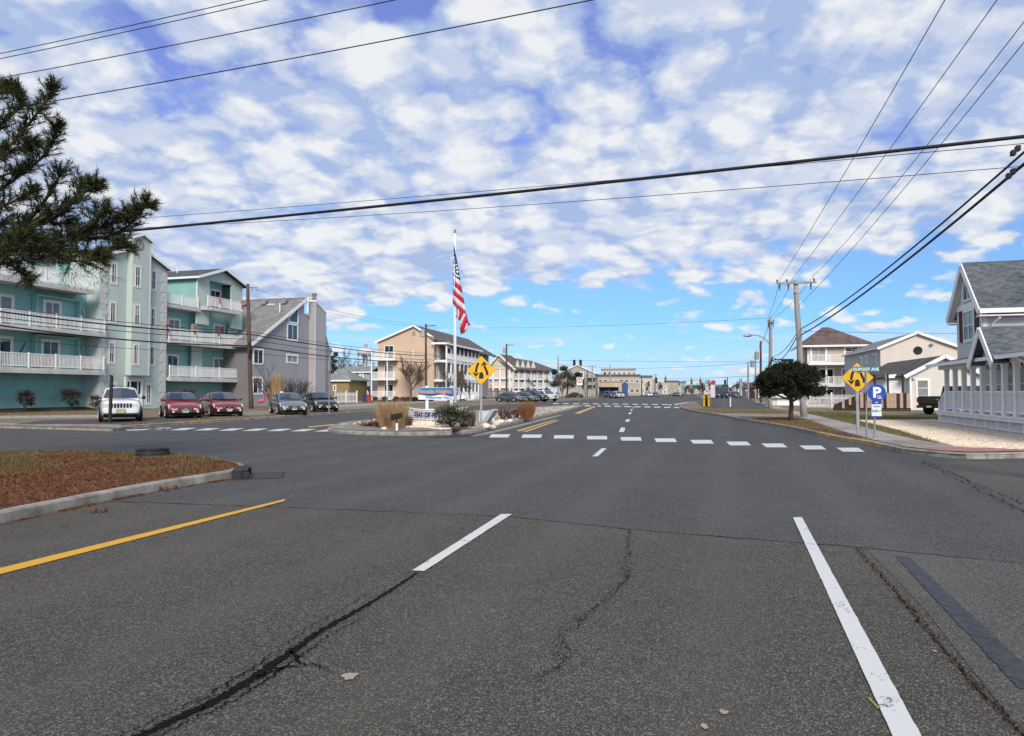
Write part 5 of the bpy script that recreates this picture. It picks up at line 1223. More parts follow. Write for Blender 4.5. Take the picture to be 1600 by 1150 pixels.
# front wing with shed roof
wa, wb = H7.s(645, -1.5), H7.s(677.5, -1.5); zwl, zwr = H7.z(645, 547, -1.5), H7.z(680, 531, -1.5)
siding(H7, lambda z: (wa if z < zwl else wa + (z - zwl) / (zwr - zwl) * (wb - wa), wb), .6, zwr - .02, MOT, .26, -1.5, 'wing_wall')
H7.put('wing_body', MB().prism([(wa, .5), (wb, .5), (wb, zwr - .05), (wa, zwl - .05)], 0.02, 1.5), MOT, None, 0, -1.5)
H7.put('wing_corner', MB().box(-.05, .1, -.03, 0, .6, zwl), M_WHITE, None, wa, -1.502)
H7.put('foundation', MB().box(0, w7 + 1, 0, .3, 0, .65), mat('red_brick_base', (.16, .05, .045), .9), None, 0, -.1 + .12, -.1)
# side balconies facing the road
Q = H7.off(w7 + 1.9, -1.7, R(90)); QL = Q.s(749)
zq3, zq2, zq1 = Q.z(686, 560.5), Q.z(686, 592), Q.z(686, 623)
H7.put('side_wall', MB().box(0, .2, 0, RL, .5, z7e - .6), mat('grey_beige', (.30, .27, .24), .85), None, w7 - .1, .05, 0)
for zz in (zq3, zq2, zq1): Q.put('balcony_slab', MB().box(0, QL, 0, 2.2, -.35, 0), M_WHITE, None, 0, 0, zz); railing(Q, .05, QL, zz, .06, post=4.0, bal=.17, br=.08, h=1.1)
ztop = Q.z(686, 533)
for i in range(9):
    x = .1 + i * (QL - .2) / 8
    for za, zb in ((zq1, zq2 - .35), (zq2, zq3 - .35), (zq3, ztop)): Q.put('post', MB().box(-.12, .12, -.12, .12, za, zb), M_WHITE, None, x, .12)
for i in range(8):
    x = (i + .28) * QL / 8
    for zz in (zq3, zq2, zq1): window(Q, x, zz + .05, 1.5, 2.15, 2.0 - .02, cols=2, rows=1, t=.1, name='door_window', mid=.09)
Q.put('balcony_roof', MB().slab([(-.5, -.5, ztop - .05), (QL + .5, -.5, ztop - .05), (QL + .5, 2.6, ztop + 1.1), (-.5, 2.6, ztop + 1.1)], .14), M_SHM)
Q.put('fascia', MB().box(-.5, QL + .5, -.06, 0, -.28, 0), M_WHITE, None, 0, -.5, ztop - .06)
Q.put('beam', MB().box(-.5, -.44, -.5, 2.5, -.2, .12).box(0, QL, 0, .2, -.25, 0), M_WHITE, None, 0, 0, ztop - .02)
for (x, d_) in ((5, 1), (QL - 7, -1)):
    mb = MB(); mb.bar((x, -.9, zq1), (x + 3.2 * d_, -.9, 0), .9, .2, up=(0, 0, 1)); mb.bar((x, -.9, zq1 + 1), (x + 3.2 * d_, -.9, .9), .1, .1)
    for k in range(8): xx = x + d_ * k * .42; mb.bar((xx, -.9, zq1 - k * zq1 / 8), (xx, -.9, zq1 + 1 - k * zq1 / 8), .06)
    Q.put('stairs', mb, M_WHITE)
# ================================================================== WHITE MOTEL
MW = mat('ivory_siding', (.58, .52, .43), .8, .05, .6)
o8 = XY(800, 178.0); ang8 = R(50); B8 = thing('white_motel', 'ivory three storey motel with white railings behind the row of parked cars', 'building', (o8.x, o8.y, .1), ang8); H8 = Wall(B8, (o8.x, o8.y), ang8)
L8 = H8.s(868); h3, h2, h1 = H8.z(800, 590.5), H8.z(800, 604.5), H8.z(800, 617.5); z8e = H8.z(800, 577); z8p = z8e + 3.4
H8.put('wall', MB().box(0, L8, 1.8, 2.0, 0, z8e), MW)
GE = H8.off(0, 0, R(-70)); gw = -GE.s(761)
GE.put('gable_wall', MB().prism([(-gw, 0), (0.6, 0), (.6, z8e), (-gw / 2, z8p + .4), (-gw, z8e)], 0, .2), MW)
roof_part(H8, [[(-1, -.8, z8e), (L8 + .5, -.8, z8e), (L8 - 2.5, 6, z8p - .6), (-1.5, 6, z8p + .5)]], .15, M_SHM)
roof_part(GE, [[(-gw - .6, -.6, z8e - .3), (-gw / 2, -.6, z8p + .55), (-gw / 2, 9, z8p + .55), (-gw - .6, 9, z8e - .3)], [(1.2, -.6, z8e - .1), (-gw / 2, -.6, z8p + .55), (-gw / 2, 9, z8p + .55), (1.2, 9, z8e - .1)]], .15, M_SHM, 'gable_roof')
mb = MB(); mb.bar((-gw - .6, -.65, z8e - .4), (-gw / 2, -.65, z8p + .4), .1, .5); mb.bar((1.2, -.65, z8e - .2), (-gw / 2, -.65, z8p + .4), .1, .5); GE.put('rake_board', mb, M_CREAM)
for i, s_ in enumerate((-gw + .5, -gw * .72, -gw * .45, -.4)): GE.put('porch_column', MB().box(-.2, .2, -.2, .2, 0, z8e), M_WHITE, None, s_, -.5)
for zz in (h2, h3): GE.put('balcony_slab', MB().box(-gw, 0, -.7, 0, -.3, 0), M_WHITE, None, 0, 0, zz)
for zz in (h3, h2, h1): H8.put('balcony_slab', MB().box(0, L8, 0, 1.8, -.4, 0), M_WHITE, None, 0, 0, zz); railing(H8, 0, L8, zz, .06, post=4.5, bal=.3, br=.13, h=1.2, pr=.2)
for i in range(8): H8.put('post', MB().box(-.15, .15, -.15, .15, 0, z8e), M_WHITE, None, .2 + i * (L8 - .4) / 7, .15)
for i in range(7):
    for zz in (h3, h2, h1 - .2): window(H8, (i + .25) * L8 / 7, zz + .1, 1.7, 2.0, 1.78, cols=2, rows=1, t=.12, name='door_window', mid=.1)
for i in range(4): H8.put('dormer', MB().prism([(-.9, 0), (.9, 0), (0, 1.9)], 0, .15), M_CREAM, None, 3 + i * 2.2, .6, z8e + .5)
H8.put('sign_wall', MB().box(-8, 3, -3, -2.7, 0, 1.7), M_WHITE)
for x in (L8 * .3, L8 - 5):
    mb = MB(); mb.bar((x, -.6, h2), (x + 3, -.6, h1 + .2), .5, .2); mb.bar((x, -.6, h3), (x + 3, -.6, h2 + .2), .5, .2); H8.put('stairs', mb, mat('stair_grey', (.25, .24, .23), .8))

# ================================================================== SMALLER AND FARTHER BUILDINGS
def simple_house(name, lab, px0, px1, Z, ye, yp, wm, rm, ang=-6.0, depth=9.0, wins=(2, 2), cat='house', flat=False, hip=False, base=618, wmat=None, ridge_x=False, side=True, wh=1.3, ww=0.9):
    o_ = XY(px0, Z); a = R(ang); Bx = thing(name, lab, cat, (o_.x, o_.y, 0.05), a); w = Wall(Bx, (o_.x, o_.y), a)
    W = w.s(px1); ze = w.z((px0 + px1) / 2, ye); zp = w.z((px0 + px1) / 2, yp)
    if flat:
        w.put('wall', MB().box(0, W, 0, depth, 0, ze), wm); w.put('roof', MB().box(-.25, W + .25, -.25, depth + .2, ze + .002, max(zp, ze + .25)), rm)
    elif hip:
        w.put('wall', MB().box(0, W, 0, depth, 0, ze), wm); i = min(W / 2 - .3, depth / 2)
        A = [(-.4, -.4, ze - .05), (W + .4, -.4, ze - .05), (W + .4, depth + .4, ze - .05), (-.4, depth + .4, ze - .05)]; r0, r1 = (i, depth / 2, zp), (W - i, depth / 2, zp)
        roof_part(w, [[A[0], A[1], r1, r0], [A[1], A[2], r1], [A[2], A[3], r0, r1], [A[3], A[0], r0]], .1, rm); w.put('fascia', MB().box(-.42, W + .42, -.43, -.4, 0, .22), M_WHITE, None, 0, 0, ze - .26)
    elif ridge_x:
        w.put('wall', MB().box(0, W, 0, depth, 0, ze), wm)
        roof_part(w, [[(-.3, -.4, ze - .1), (W + .3, -.4, ze - .1), (W + .3, depth / 2, zp), (-.3, depth / 2, zp)], [(-.3, depth + .4, ze - .1), (W + .3, depth + .4, ze - .1), (W + .3, depth / 2, zp), (-.3, depth / 2, zp)]], .1, rm); w.put('fascia', MB().box(-.32, W + .32, -.43, -.4, 0, .22), M_WHITE, None, 0, 0, ze - .32)
    else:
        w.put('wall', MB().prism([(0, 0), (W, 0), (W, ze), (W / 2, zp), (0, ze)], 0, depth), wm)
        roof_part(w, [[(-.35, -.35, ze - .15), (W / 2, -.35, zp + .1), (W / 2, depth, zp + .1), (-.35, depth, ze - .15)], [(W + .35, -.35, ze - .15), (W / 2, -.35, zp + .1), (W / 2, depth, zp + .1), (W + .35, depth, ze - .15)]], .1, rm)
        mb = MB(); mb.bar((-.35, -.4, ze - .25), (W / 2, -.4, zp), .05, .28); mb.bar((W + .35, -.4, ze - .25), (W / 2, -.4, zp), .05, .28); w.put('rake_board', mb, M_WHITE)
    nx, nz = wins
    for i in range(nx):
        for j in range(nz): window(w, (i + .5) * W / nx - ww / 2, ze * (j + .35) / max(1, nz), ww, min(wh, ze / max(1, nz) * .55), -.01, cols=1, rows=2, t=.08, trim=.08, mid=.06)
    return w, W, ze, zp
OLIVE = mat('olive_siding', (.27, .20, .095), .85, .1, 1); BLUEG = mat('blue_grey_siding', (.30, .35, .39), .85, .08, 1); M_SHL = shingle('slate_shingle', (.15, .16, .16), (.27, .285, .28), .2)
w, W, ze, zp = simple_house('olive_cottage', 'small olive cottage with grey hip roof behind the picket fence', 500, 545, 112, 593.5, 576, OLIVE, M_SHL, -9, 8, (0, 1), hip=True)
window_px(w, 521, 525, 602, 610, -.01, cols=1, rows=2, t=.08, trim=.06)
w, W, ze, zp = simple_house('blue_grey_house', 'blue grey raised house with white deck stairs beside the tan motel', 528, 578, 135, 580, 571, BLUEG, M_SHL, -9, 9, (0, 0), ridge_x=True)
window_px(w, 543.5, 549, 583.5, 590.5, -.01, cols=1, rows=2, t=.1, trim=.1); window_px(w, 561.5, 568.5, 583, 597, -.01, cols=1, rows=1, t=.3, name='door', fm=M_WHITE)
zz = w.z(555, 600, -1.6); w.put('deck', MB().box(w.s(546), w.s(566), 0, 1.8, -.3, 0), M_WHITE, None, 0, -1.8, zz); railing(w, w.s(546), w.s(566), zz, -1.75, post=2.2, bal=.2, br=.09)
mb = MB(); a_ = (w.s(564), -1.4, zz); b_ = (w.s(580), -1.4, .3); mb.bar(a_, b_, 1.0, .25)
for k in range(9): p_ = Vector(a_).lerp(Vector(b_), k / 8); mb.bar(p_, p_ + Vector((0, 0, 1.05)), .09)
mb.bar(Vector(a_) + Vector((0, 0, 1.05)), Vector(b_) + Vector((0, 0, 1.05)), .12, .12); w.put('stairs', mb, M_WHITE)
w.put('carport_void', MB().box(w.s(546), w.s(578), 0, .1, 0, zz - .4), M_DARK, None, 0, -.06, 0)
for px in (546.5, 556): w.put('post', MB().box(-.1, .1, -.1, .1, 0, zz - .3), M_WHITE, None, w.s(px, -1.7), -1.7)
# water tower
wt = XY(571, 420); B_ = thing('water_tower', 'pale water tower tank rising behind the bare trees', 'water tower', (wt.x, wt.y, 0)); zt = P(571, 556, 420).z; zt2 = P(571, 545, 420).z
M_WT = mat('water_tower_paint', (.55, .58, .62), .6)
MB().lathe([(0.4, zt - 1), (4.6, zt + .6), (5.2, zt + 1.8), (5.2, zt2 - 1.2), (4.4, zt2 - .2), (2, zt2 + .6), (0.2, zt2 + .8)], 28).build('tank', M_WT, B_, smooth=True)
MB().lathe([(1.2, zt2 + .5), (1.2, zt2 + 2.6), (1.0, zt2 + 2.7)], 14).build('vent_house', mat('water_tower_grey', (.3, .32, .34), .7), B_)
for k in range(6): a = k * math.pi / 3; MB().tube([(4.2 * math.cos(a), 4.2 * math.sin(a), 0), (4.4 * math.cos(a), 4.4 * math.sin(a), zt + 1.2)], .35, 8).build('leg', M_WT, B_)
MB().tube([(0, 0, 0), (0, 0, zt)], .9, 12).build('riser', M_WT, B_)
# centre distance
STONE = mat('stone_siding', (.36, .34, .31), .85, .08, .5); PALE = mat('pale_siding', (.52, .49, .44), .85, .08, .5); PEACH = mat('peach_wall', (.52, .37, .25), .85, .06, .5); M_SHC = shingle('far_shingle', (.09, .085, .085), (.16, .15, .15), .25)
w, W, ze, zp = simple_house('gabled_house', 'grey gabled house rising behind the dark evergreen in the distance', 874, 930, 232, 583, 570, STONE, M_SHC, -10, 18, (0, 0))
window_px(w, 904, 912, 581, 591, -.02, cols=2, rows=1, t=.25); 
for px in (896, 906): w.put('chimney', MB().box(-.4, .4, 3, 4, zp - 2, zp + 1.8), M_DARK, None, w.s(px), 0, 0)
w.put('balcony', MB().box(w.s(919), w.s(931), -1.6, 0, w.z(925, 592), w.z(925, 590.6)).box(w.s(919), w.s(931), -1.6, 0, w.z(925, 603), w.z(925, 601.6)).box(w.s(918), w.s(919), -1.6, -1.4, 0, w.z(919, 580)), M_DARK)
w, W, ze, zp = simple_house('flat_block', 'long beige flat roofed block in the centre distance', 934, 1000, 285, 588, 585, mat('beige_block', (.38, .33, .27), .85), mat('dark_band_roof', (.10, .09, .085), .85), -6, 14, (8, 2), 'building', flat=True, ww=1.3, wh=1.3)
w.put('penthouse', MB().box(w.s(941), w.s(994), 2, 10, ze, w.z(960, 577.5)), PALE); w.put('penthouse_roof', MB().box(w.s(940), w.s(995), 1.6, 10, 0, .5), mat('tan_roof_band', (.33, .30, .25), .85), None, 0, 0, w.z(960, 577.5) + .002)
for i in range(7): window(w, w.s(943) + i * 1.95, ze + .5, 1.2, 1.4, 1.98, cols=1, rows=1, t=.12)
w, W, ze, zp = simple_house('peach_shop', 'low peach shop wall before the beige block', 938, 979, 255, 597, 595.8, PEACH, mat('peach_cap', (.4, .3, .22), .85), -6, 8, (0, 0), 'shop', flat=True)
window_px(w, 961, 964, 599.5, 604.5, -.02, cols=1, rows=1, t=.15)
o_ = XY(936, 235); M_BLU = mat('blue_tarp', (.03, .045, .09), .8)
MB().box(0, 6.5, 1.5, 3, 0, 2.9).box(-.1, 6.6, -.5, 3, 2.9, 3.1).box(0, .2, 0, .2, 0, 2.9).box(3.2, 3.4, 0, .2, 0, 2.9).box(6.3, 6.5, 0, .2, 0, 2.9).build('awning_shed', M_BLU, loc=(o_.x, o_.y, .1), rz=R(-6), label='navy blue canopy shed before the peach shop', cat='shed')
o_ = XY(972, 240); MB().box(0, 2.0, 0, 2, 0, 4.2).prism([(0, 4.2), (2.0, 4.2), (1, 4.7)], 0, 2).build('blue_kiosk', mat('kiosk_blue', (.03, .08, .2), .6), loc=(o_.x, o_.y, .1), rz=R(-6), label='tall blue kiosk right of the navy shed', cat='kiosk')
FARL = [('far_house', 'tall pale stone house past the beige block', 1000, 1019, 330, 590, 586.5, PALE, M_SHC, True), ('far_house', 'grey roofed house with front gable past the tall pale house', 1008, 1034, 390, 598, 592, STONE, M_SHC, False), ('far_house', 'cream cottage with steep gable in the far distance', 1022, 1044, 420, 603, 595, PALE, M_SHC, False),
        ('far_house', 'tan three storey block with flat roof left of the signals', 1040, 1060, 450, 597, 594.5, mat('tan_far', (.36, .30, .22), .85), M_SHC, True), ('far_house', 'teal grey tower block between the traffic signals', 1062, 1072, 520, 597, 595.4, mat('teal_far', (.16, .24, .26), .8), mat('teal_far', (.16, .24, .26)), True), ('far_house', 'small grey house under the green street sign', 1072, 1086, 430, 605, 601, STONE, M_SHC, False),
        ('far_house', 'low brown roofed house behind the bus', 1120, 1148, 300, 607.5, 602, mat('tan_far', (.36, .30, .22), .85), M_SHBR, False), ('far_house', 'small ivory bungalow right of the bus', 1146, 1168, 260, 607, 600.5, PALE, M_SHC, False), ('far_house', 'grey green house wall beside the no entry sign', 1170, 1186, 190, 606, 597.5, mat('greygreen', (.30, .34, .32), .85), M_SHC, False), ('far_house', 'dark brown house side behind the leaning pole', 1184, 1204, 150, 604, 594, mat('brown_far', (.18, .11, .08), .85), M_SHBR, False)]
for (nm, lab, x0, x1, Z, ye, yp, wm, rm, fl) in FARL: simple_house(nm, lab, x0, x1, Z, ye, yp, wm, rm, -8, 10, (2, 2), flat=fl, ww=1.0)
for (lab, x0, x1, Z, ye, yp, wm, rm, fl) in (('low row of houses left of the first far signal', 1000, 1012, 480, 606, 603, PALE, M_SHC, False), ('reddish low house beyond the far parked cars', 1012, 1024, 520, 606, 603.5, mat('red_far', (.25, .15, .12), .85), M_SHC, False), ('far tan house right of the cream cottage', 1050, 1064, 480, 604.5, 601, PALE, M_SHBR, False), ('distant grey shed under the signals', 1086, 1100, 500, 607.5, 605, STONE, M_SHC, True), ('distant ivory house left of the bus', 1100, 1118, 420, 606, 601.5, PALE, M_SHC, False)):
    simple_house('far_house', lab, x0, x1, Z, ye, yp, wm, rm, -8, 8, (2, 1), flat=fl, ww=1.2)
ords = ['first', 'second', 'third', 'fourth', 'fifth', 'sixth', 'seventh', 'eighth', 'ninth', 'tenth']
hm = [PALE, STONE, MATS['tan_far'], MATS['greygreen'], mat('white_far', (.6, .6, .6), .8)]
for i, px in enumerate((938, 955, 974, 991, 1031, 1046, 1078, 1092, 1106, 1124)):
    simple_house('far_house', 'tiny pale house on the skyline, ' + ords[i] + ' from the left', px, px + 13 + 3 * (i % 3), 560 + 37 * (i % 4), 605.5 - (i % 3), 601.5 - 1.5 * (i % 3), hm[i % 5], M_SHC if i % 2 else M_SHBR, -8, 9, (2, 1), ww=1.4, flat=(i % 4 == 2))
w, W, ze, zp = simple_house('low_garage', 'low ivory garage wall behind the round dark tree', 1206, 1262, 78, 617, 608, CREAML, M_SHG, -15, 9, (0, 0), 'garage', ridge_x=True)
w.put('garage_door', MB().box(0, 2.4, -.04, 0, 0, 2.1), M_WHITE, None, .5, -.002, 0)

# ================================================================== VEHICLES
M_TYRE = M_RUBBER; M_RIM = mat('alloy_rim', (.45, .46, .47), .35, .1, 8, metal=.8); M_CGLASS = glass('car_glass', (.03, .042, .06), .04, 1.0)
M_LAMP = mat('headlamp_lens', (.55, .56, .57), .12, .15, 20, spec=.8); M_CHROME = mat('chrome', (.6, .61, .62), .15, .05, 5, metal=.95); M_PLATE = mat('plate_yellow', (.55, .5, .25), .5, .1, 20); M_TAIL = mat('tail_lens', (.28, .01, .012), .2)
M_BTRIM = mat('black_plastic', (.014, .014, .015), .6)
def cpaint(name, c, metal=.0): return mat(name, c, .28, .05, 3, spec=.5, metal=metal, coat=.7)
def loft(mb, secs, m=0, cap=True):
    n = len(secs[0]); vs = [p for s in secs for p in s]; fs = []
    for i in range(len(secs) - 1):
        for k in range(n - 1): fs.append((i * n + k, i * n + k + 1, (i + 1) * n + k + 1, (i + 1) * n + k))
    if cap: fs += [tuple(range(n)), tuple((len(secs) - 1) * n + k for k in range(n))]
    mb.add(vs, fs, m)
CARK = {   # L, W, H, wheel r, wheelbase half, profile of the hood line [(x,z_top)], greenhouse [(x_bottom_front, x_top_front, x_top_rear, x_bottom_rear)], z belt
 'sedan': dict(L=4.82, W=1.83, H=1.46, r=.33, wb=1.40, zb=.20, top=[(2.41, .48), (2.36, .66), (2.15, .76), (1.55, .88), (1.0, .95), (-1.45, 1.0), (-2.1, 1.02), (-2.36, .95), (-2.41, .55)], gh=(1.05, .28, -.95, -1.75), belt=.97),
 'suv': dict(L=4.75, W=1.87, H=1.72, r=.37, wb=1.39, zb=.28, top=[(2.37, .62), (2.33, .98), (2.2, 1.04), (1.6, 1.10), (1.0, 1.15), (-2.0, 1.17), (-2.30, 1.15), (-2.37, .65)], gh=(1.02, .42, -2.0, -2.28), belt=1.13),
 'coupe': dict(L=4.52, W=1.81, H=1.42, r=.33, wb=1.38, zb=.20, top=[(2.26, .46), (2.22, .64), (2.05, .74), (1.5, .86), (.9, .93), (-1.4, .98), (-2.0, 1.0), (-2.22, .94), (-2.26, .55)], gh=(.95, .2, -.95, -1.7), belt=.95)}
def make_car(name, label, kind, paintm, grille='bar', group=None, simple=False, plate=M_PLATE):
    K = CARK[kind]; t = thing(name, label, 'car' if kind != 'suv' else 'suv', group=group); W = K['W'] / 2; zb = K['zb']; L = K['L']
    body = MB(); secs = []
    for i, (x, zt) in enumerate(K['top']):
        e = abs(x) / (L / 2); w0 = W * (1 - .16 * max(0, e - .72) / .28 * (1 if abs(x) > 1.2 else 0)); zlo = zb + (.12 if e > .97 else 0)
        wt = w0 * (.86 if e < .97 else .92)
        half = [(w0 * .90, zlo), (w0 * .985, zlo + (zt - zlo) * .25), (w0, zlo + (zt - zlo) * .55), (w0 * .965, zlo + (zt - zlo) * .82), (wt, zt - .015), (wt * .55, zt + .018), (0, zt + .03)]
        secs.append([(x, y, z) for y, z in half] + [(x, -y, z) for y, z in reversed(half[:-1])])
    loft(body, secs); fb = body.build('body', paintm, t, smooth=True); 
    for s_ in secs: pass
    sd = fb.modifiers.new('sub', 'SUBSURF'); sd.levels = sd.render_levels = 1
    MB().box(-L / 2 + .25, L / 2 - .25, -W * .88, W * .88, zb - .06, zb + .06).build('underbody', M_BTRIM, t)
    xf, xt, xr, xb = K['gh']; zb2 = K['belt']; H = K['H']; wb_, wt_ = W * .90, W * .70
    # roof + pillars
    gh = MB(); rows = []
    for (x, z, w_) in ((xf, zb2, wb_), ((xf + xt) / 2, (zb2 + H) / 2 - .01, (wb_ + wt_) / 2), (xt + .1, H - .06, wt_ + .03), (xt - .12, H - .005, wt_), ((xt + xr) / 2, H + .012, wt_), (xr + .05, H - .02, wt_), (xr - .1, H - .09, wt_ + .03), ((xr + xb) / 2 - .05, (zb2 + H) / 2, (wb_ + wt_) / 2 + .02), (xb, zb2, wb_)):
        rows.append([(x, w_, min(z, zb2 - .02) if False else zb2 - .05), (x, (w_ + wb_) / 2, (z + zb2) / 2), (x, w_, z - .03), (x, w_ * .8, z), (x, 0, z + .015), (x, -w_ * .8, z), (x, -w_, z - .03), (x, -(w_ + wb_) / 2, (z + zb2) / 2), (x, -w_, zb2 - .05)])
    loft(gh, rows); g = gh.build('roof', paintm, t, smooth=True)
    # glass: windscreen, rear window, side windows (slightly proud)
    def pane(nm, q, off):
        q = [Vector(p) + Vector(off) for p in q]; mb = MB(); mb.slab(q, .012) if False else mb.add(q, [tuple(range(len(q)))]); return mb.build(nm, M_CGLASS, t)
    n_ = Vector((H - zb2, 0, xf - xt)).normalized() * .05
    pane('windscreen', [(xf - .03, wb_ * .93, zb2 + .03), (xf + .03, 0, zb2 + .035), (xf - .03, -wb_ * .93, zb2 + .03), (xt + .03, -wt_ * .93, H - .085), (xt + .06, 0, H - .06), (xt + .03, wt_ * .93, H - .085)], n_)
    n2_ = Vector((-(H - zb2), 0, (xr - xb))).normalized() * .05
    pane('rear_window', [(xb + .03, wb_ * .9, zb2 + .05), (xb + .03, -wb_ * .9, zb2 + .05), (xr - .03, -wt_ * .9, H - .1), (xr - .03, wt_ * .9, H - .1)], n2_)
    for sg in (1, -1):
        xm = (xf + xb) / 2 - .1
        for (a0, a1, b0, b1) in ((xf - .28, xt + .0 - .12, xm + .05, xm + .05), (xm - .05, xm - .05, xb + .4, xr + .12)):
            pane('side_window', [(a0, sg * (wb_ + .012), zb2 + .03), (a1, sg * (wt_ + .055), H - .11), (b1, sg * (wt_ + .055), H - .11), (b0, sg * (wb_ + .012), zb2 + .03)], (0, sg * .022, 0))
    # wheels
    for sx in (1, -1):
        for sg in (1, -1):
            c = (sx * K['wb'], sg * (W - .115), K['r']); r = K['r']
            MB().lathe([(r + .05, 0), (r + .05, .012)], 22, (c[0], sg * (W - .012) - (.012 if sg < 0 else 0) + sg * .004, c[2] + .0), axis='y').build('wheel_arch', M_BTRIM, t)
            mb = MB(); mb.lathe([(r * .62, -.11), (r * .96, -.10), (r, -.07), (r, .07), (r * .96, .10), (r * .62, .11)], 24, (0, 0, 0), axis='y'); wo = mb.build('wheel', M_TYRE, t, loc=(c[0], c[1] + sg * .035, c[2]))
            mb = MB(); mb.lathe([(r * .64, 0), (r * .64, .02), (r * .56, .03), (r * .5, .012), (.07, .02), (.05, .035), (0, .035)], 20, (0, 0, 0), axis='y')
            for k in range(5): a = k * 2 * math.pi / 5; mb.bar((0, .026, 0), (math.cos(a) * r * .55, .024, math.sin(a) * r * .55), .05, .02)
            if sg < 0: mb.v = [(x, -y, z) for x, y, z in mb.v]
            mb.build('rim', M_RIM, wo, loc=(0, sg * .1, 0))
    xF = L / 2; zt0 = K['top'][1][1]
    # lamps, grille, bumper, plate, mirrors
    for sg in (1, -1):
        if kind == 'suv':
            mb = MB(); mb.box(xF - .15, xF - .015, min(sg * W * .5, sg * W * .86), max(sg * W * .5, sg * W * .86), zt0 - .25, zt0 - .07)
        else:
            mb = MB(); q = [(xF - .02, sg * W * .42, zt0 - .16), (xF - .015, sg * W * .66, zt0 - .21), (xF - .26, sg * W * .90, zt0 - .10), (xF - .62, sg * W * .915, zt0 + .09), (xF - .36, sg * W * .74, zt0 + .055)]
            mb.slab([Vector(p) + Vector((.045, sg * .02, .035)) for p in q], .10)
        mb.build('headlight', M_LAMP, t, smooth=False)
        MB().box(-xF + .01, -xF + .12, min(sg * W * .52, sg * W * .86), max(sg * W * .52, sg * W * .86), zt0 + .05, zt0 + .22).build('tail_light', M_TAIL, t)
        mm = MB().lathe([(0, -.1), (.09, -.08), (.1, .0), (.09, .06), (0, .08)], 10, (xf - .3, sg * (W + .12), zb2 + .07), axis='y'); mm.bar((xf - .3, sg * (W - .08), zb2 + .02), (xf - .3, sg * (W + .1), zb2 + .05), .05, .04); mm.build('mirror', M_BTRIM if kind == 'suv' else paintm, t, smooth=True)
        MB().lathe([(.065, 0), (.065, .03), (0, .035)], 12, (xF - .03, sg * W * .68, zb + .18), axis='x').build('fog_light', M_LAMP, t)
    if grille == 'slots':
        for k in range(7): y = (k - 3) * .135; MB().box(xF - .06, xF + .012, y - .045, y + .045, zt0 - .27, zt0 - .06).build('grille_slot', M_BTRIM, t)
        MB().box(xF - .1, xF + .02, -W * .82, W * .82, .34, .44).build('bumper_insert', M_BTRIM, t, bevel=.02); MB().box(-.9, 1.0, -.02, .02, 0, .03).build('roof_rack', M_BTRIM, t, loc=(-.7, .55, H + .03)); MB().box(-.9, 1.0, -.02, .02, 0, .03).build('roof_rack', M_BTRIM, t, loc=(-.7, -.55, H + .03)); MB().box(-.03, .03, -.55, .55, .03, .05).build('roof_bar', M_BTRIM, t, loc=(-.2, 0, H + .03))
    else:
        gz0, gz1 = zt0 - .33, zt0 - .06; gw_ = W * (.40 if grille != 'vee' else .36)
        MB().prism([(-gw_ * .8, gz0), (gw_ * .8, gz0), (gw_, gz1 - .05), (gw_ * .9, gz1), (-gw_ * .9, gz1), (-gw_, gz1 - .05)], -.04, .03).build('grille', M_BTRIM, t).rotation_euler = (0, 0, R(-90))
        gobj = t.children[-1] if False else None
        for o_ in COL.objects[-1:]: o_.location = (xF + .0, 0, 0)
        if grille == 'bar':
            for k in range(4): MB().box(xF + .03, xF + .045, -gw_ * .85, gw_ * .85, gz0 + .03 + k * .06, gz0 + .05 + k * .06).build('grille_bar', M_CHROME, t)
        elif grille == 'vee':
            for sg in (1, -1): MB().bar((xF + .045, sg * gw_ * .95, gz1), (xF + .045, sg * gw_ * .35, gz0), .03, .05).build('grille_bar', M_CHROME, t)
        elif grille == 'kidney':
            for sg in (1, -1): mb = MB(); mb.ring(min(sg * .03, sg * .3), max(sg * .03, sg * .3), gz0 + .12, gz1, .025, -.0, .02); mb.v = [(xF + .04 + y, x, z) for x, y, z in mb.v]; mb.build('grille_bar', M_CHROME, t)
        MB().lathe([(.06, 0), (.06, .02), (0, .025)], 14, (xF + .045, 0, (gz0 + gz1) / 2 + .03), axis='x').build('badge', M_CHROME, t)
        MB().box(xF - .1, xF + .012, -W * .55, W * .55, zb + .09, zb + .2).build('lower_intake', M_BTRIM, t, bevel=.02)
    zpl = .52 if kind == 'suv' else .40
    pl = MB().box(xF + .018, xF + .035, -.16, .16, zpl - .08, zpl + .08).build('number_plate', plate, t)
    link('plate_frame', MB().box(xF + .012, xF + .03, -.185, .185, zpl - .1, zpl + .1).mesh(M_BTRIM), pl)
    MB().box(-xF - .02, -xF + .005, -.16, .16, zt0 - .05, zt0 + .11).build('rear_plate', plate, t)
    if kind != 'coupe' or True: MB().tube([(xf - .5, 0, H + .0), (xf - .62, 0, H + .09)], .01, 5).build('aerial', M_BTRIM, t)
    return t
def park(t, px, py, head, z=.122):
    p = G(px, py, z); t.location = (p.x, p.y, z); t.rotation_euler = (0, 0, R(head)); return t
def fwd(t, d):   # centre from the front bumper point
    a = t.rotation_euler.z; t.location = (t.location.x - math.cos(a) * d, t.location.y - math.sin(a) * d, t.location.z)
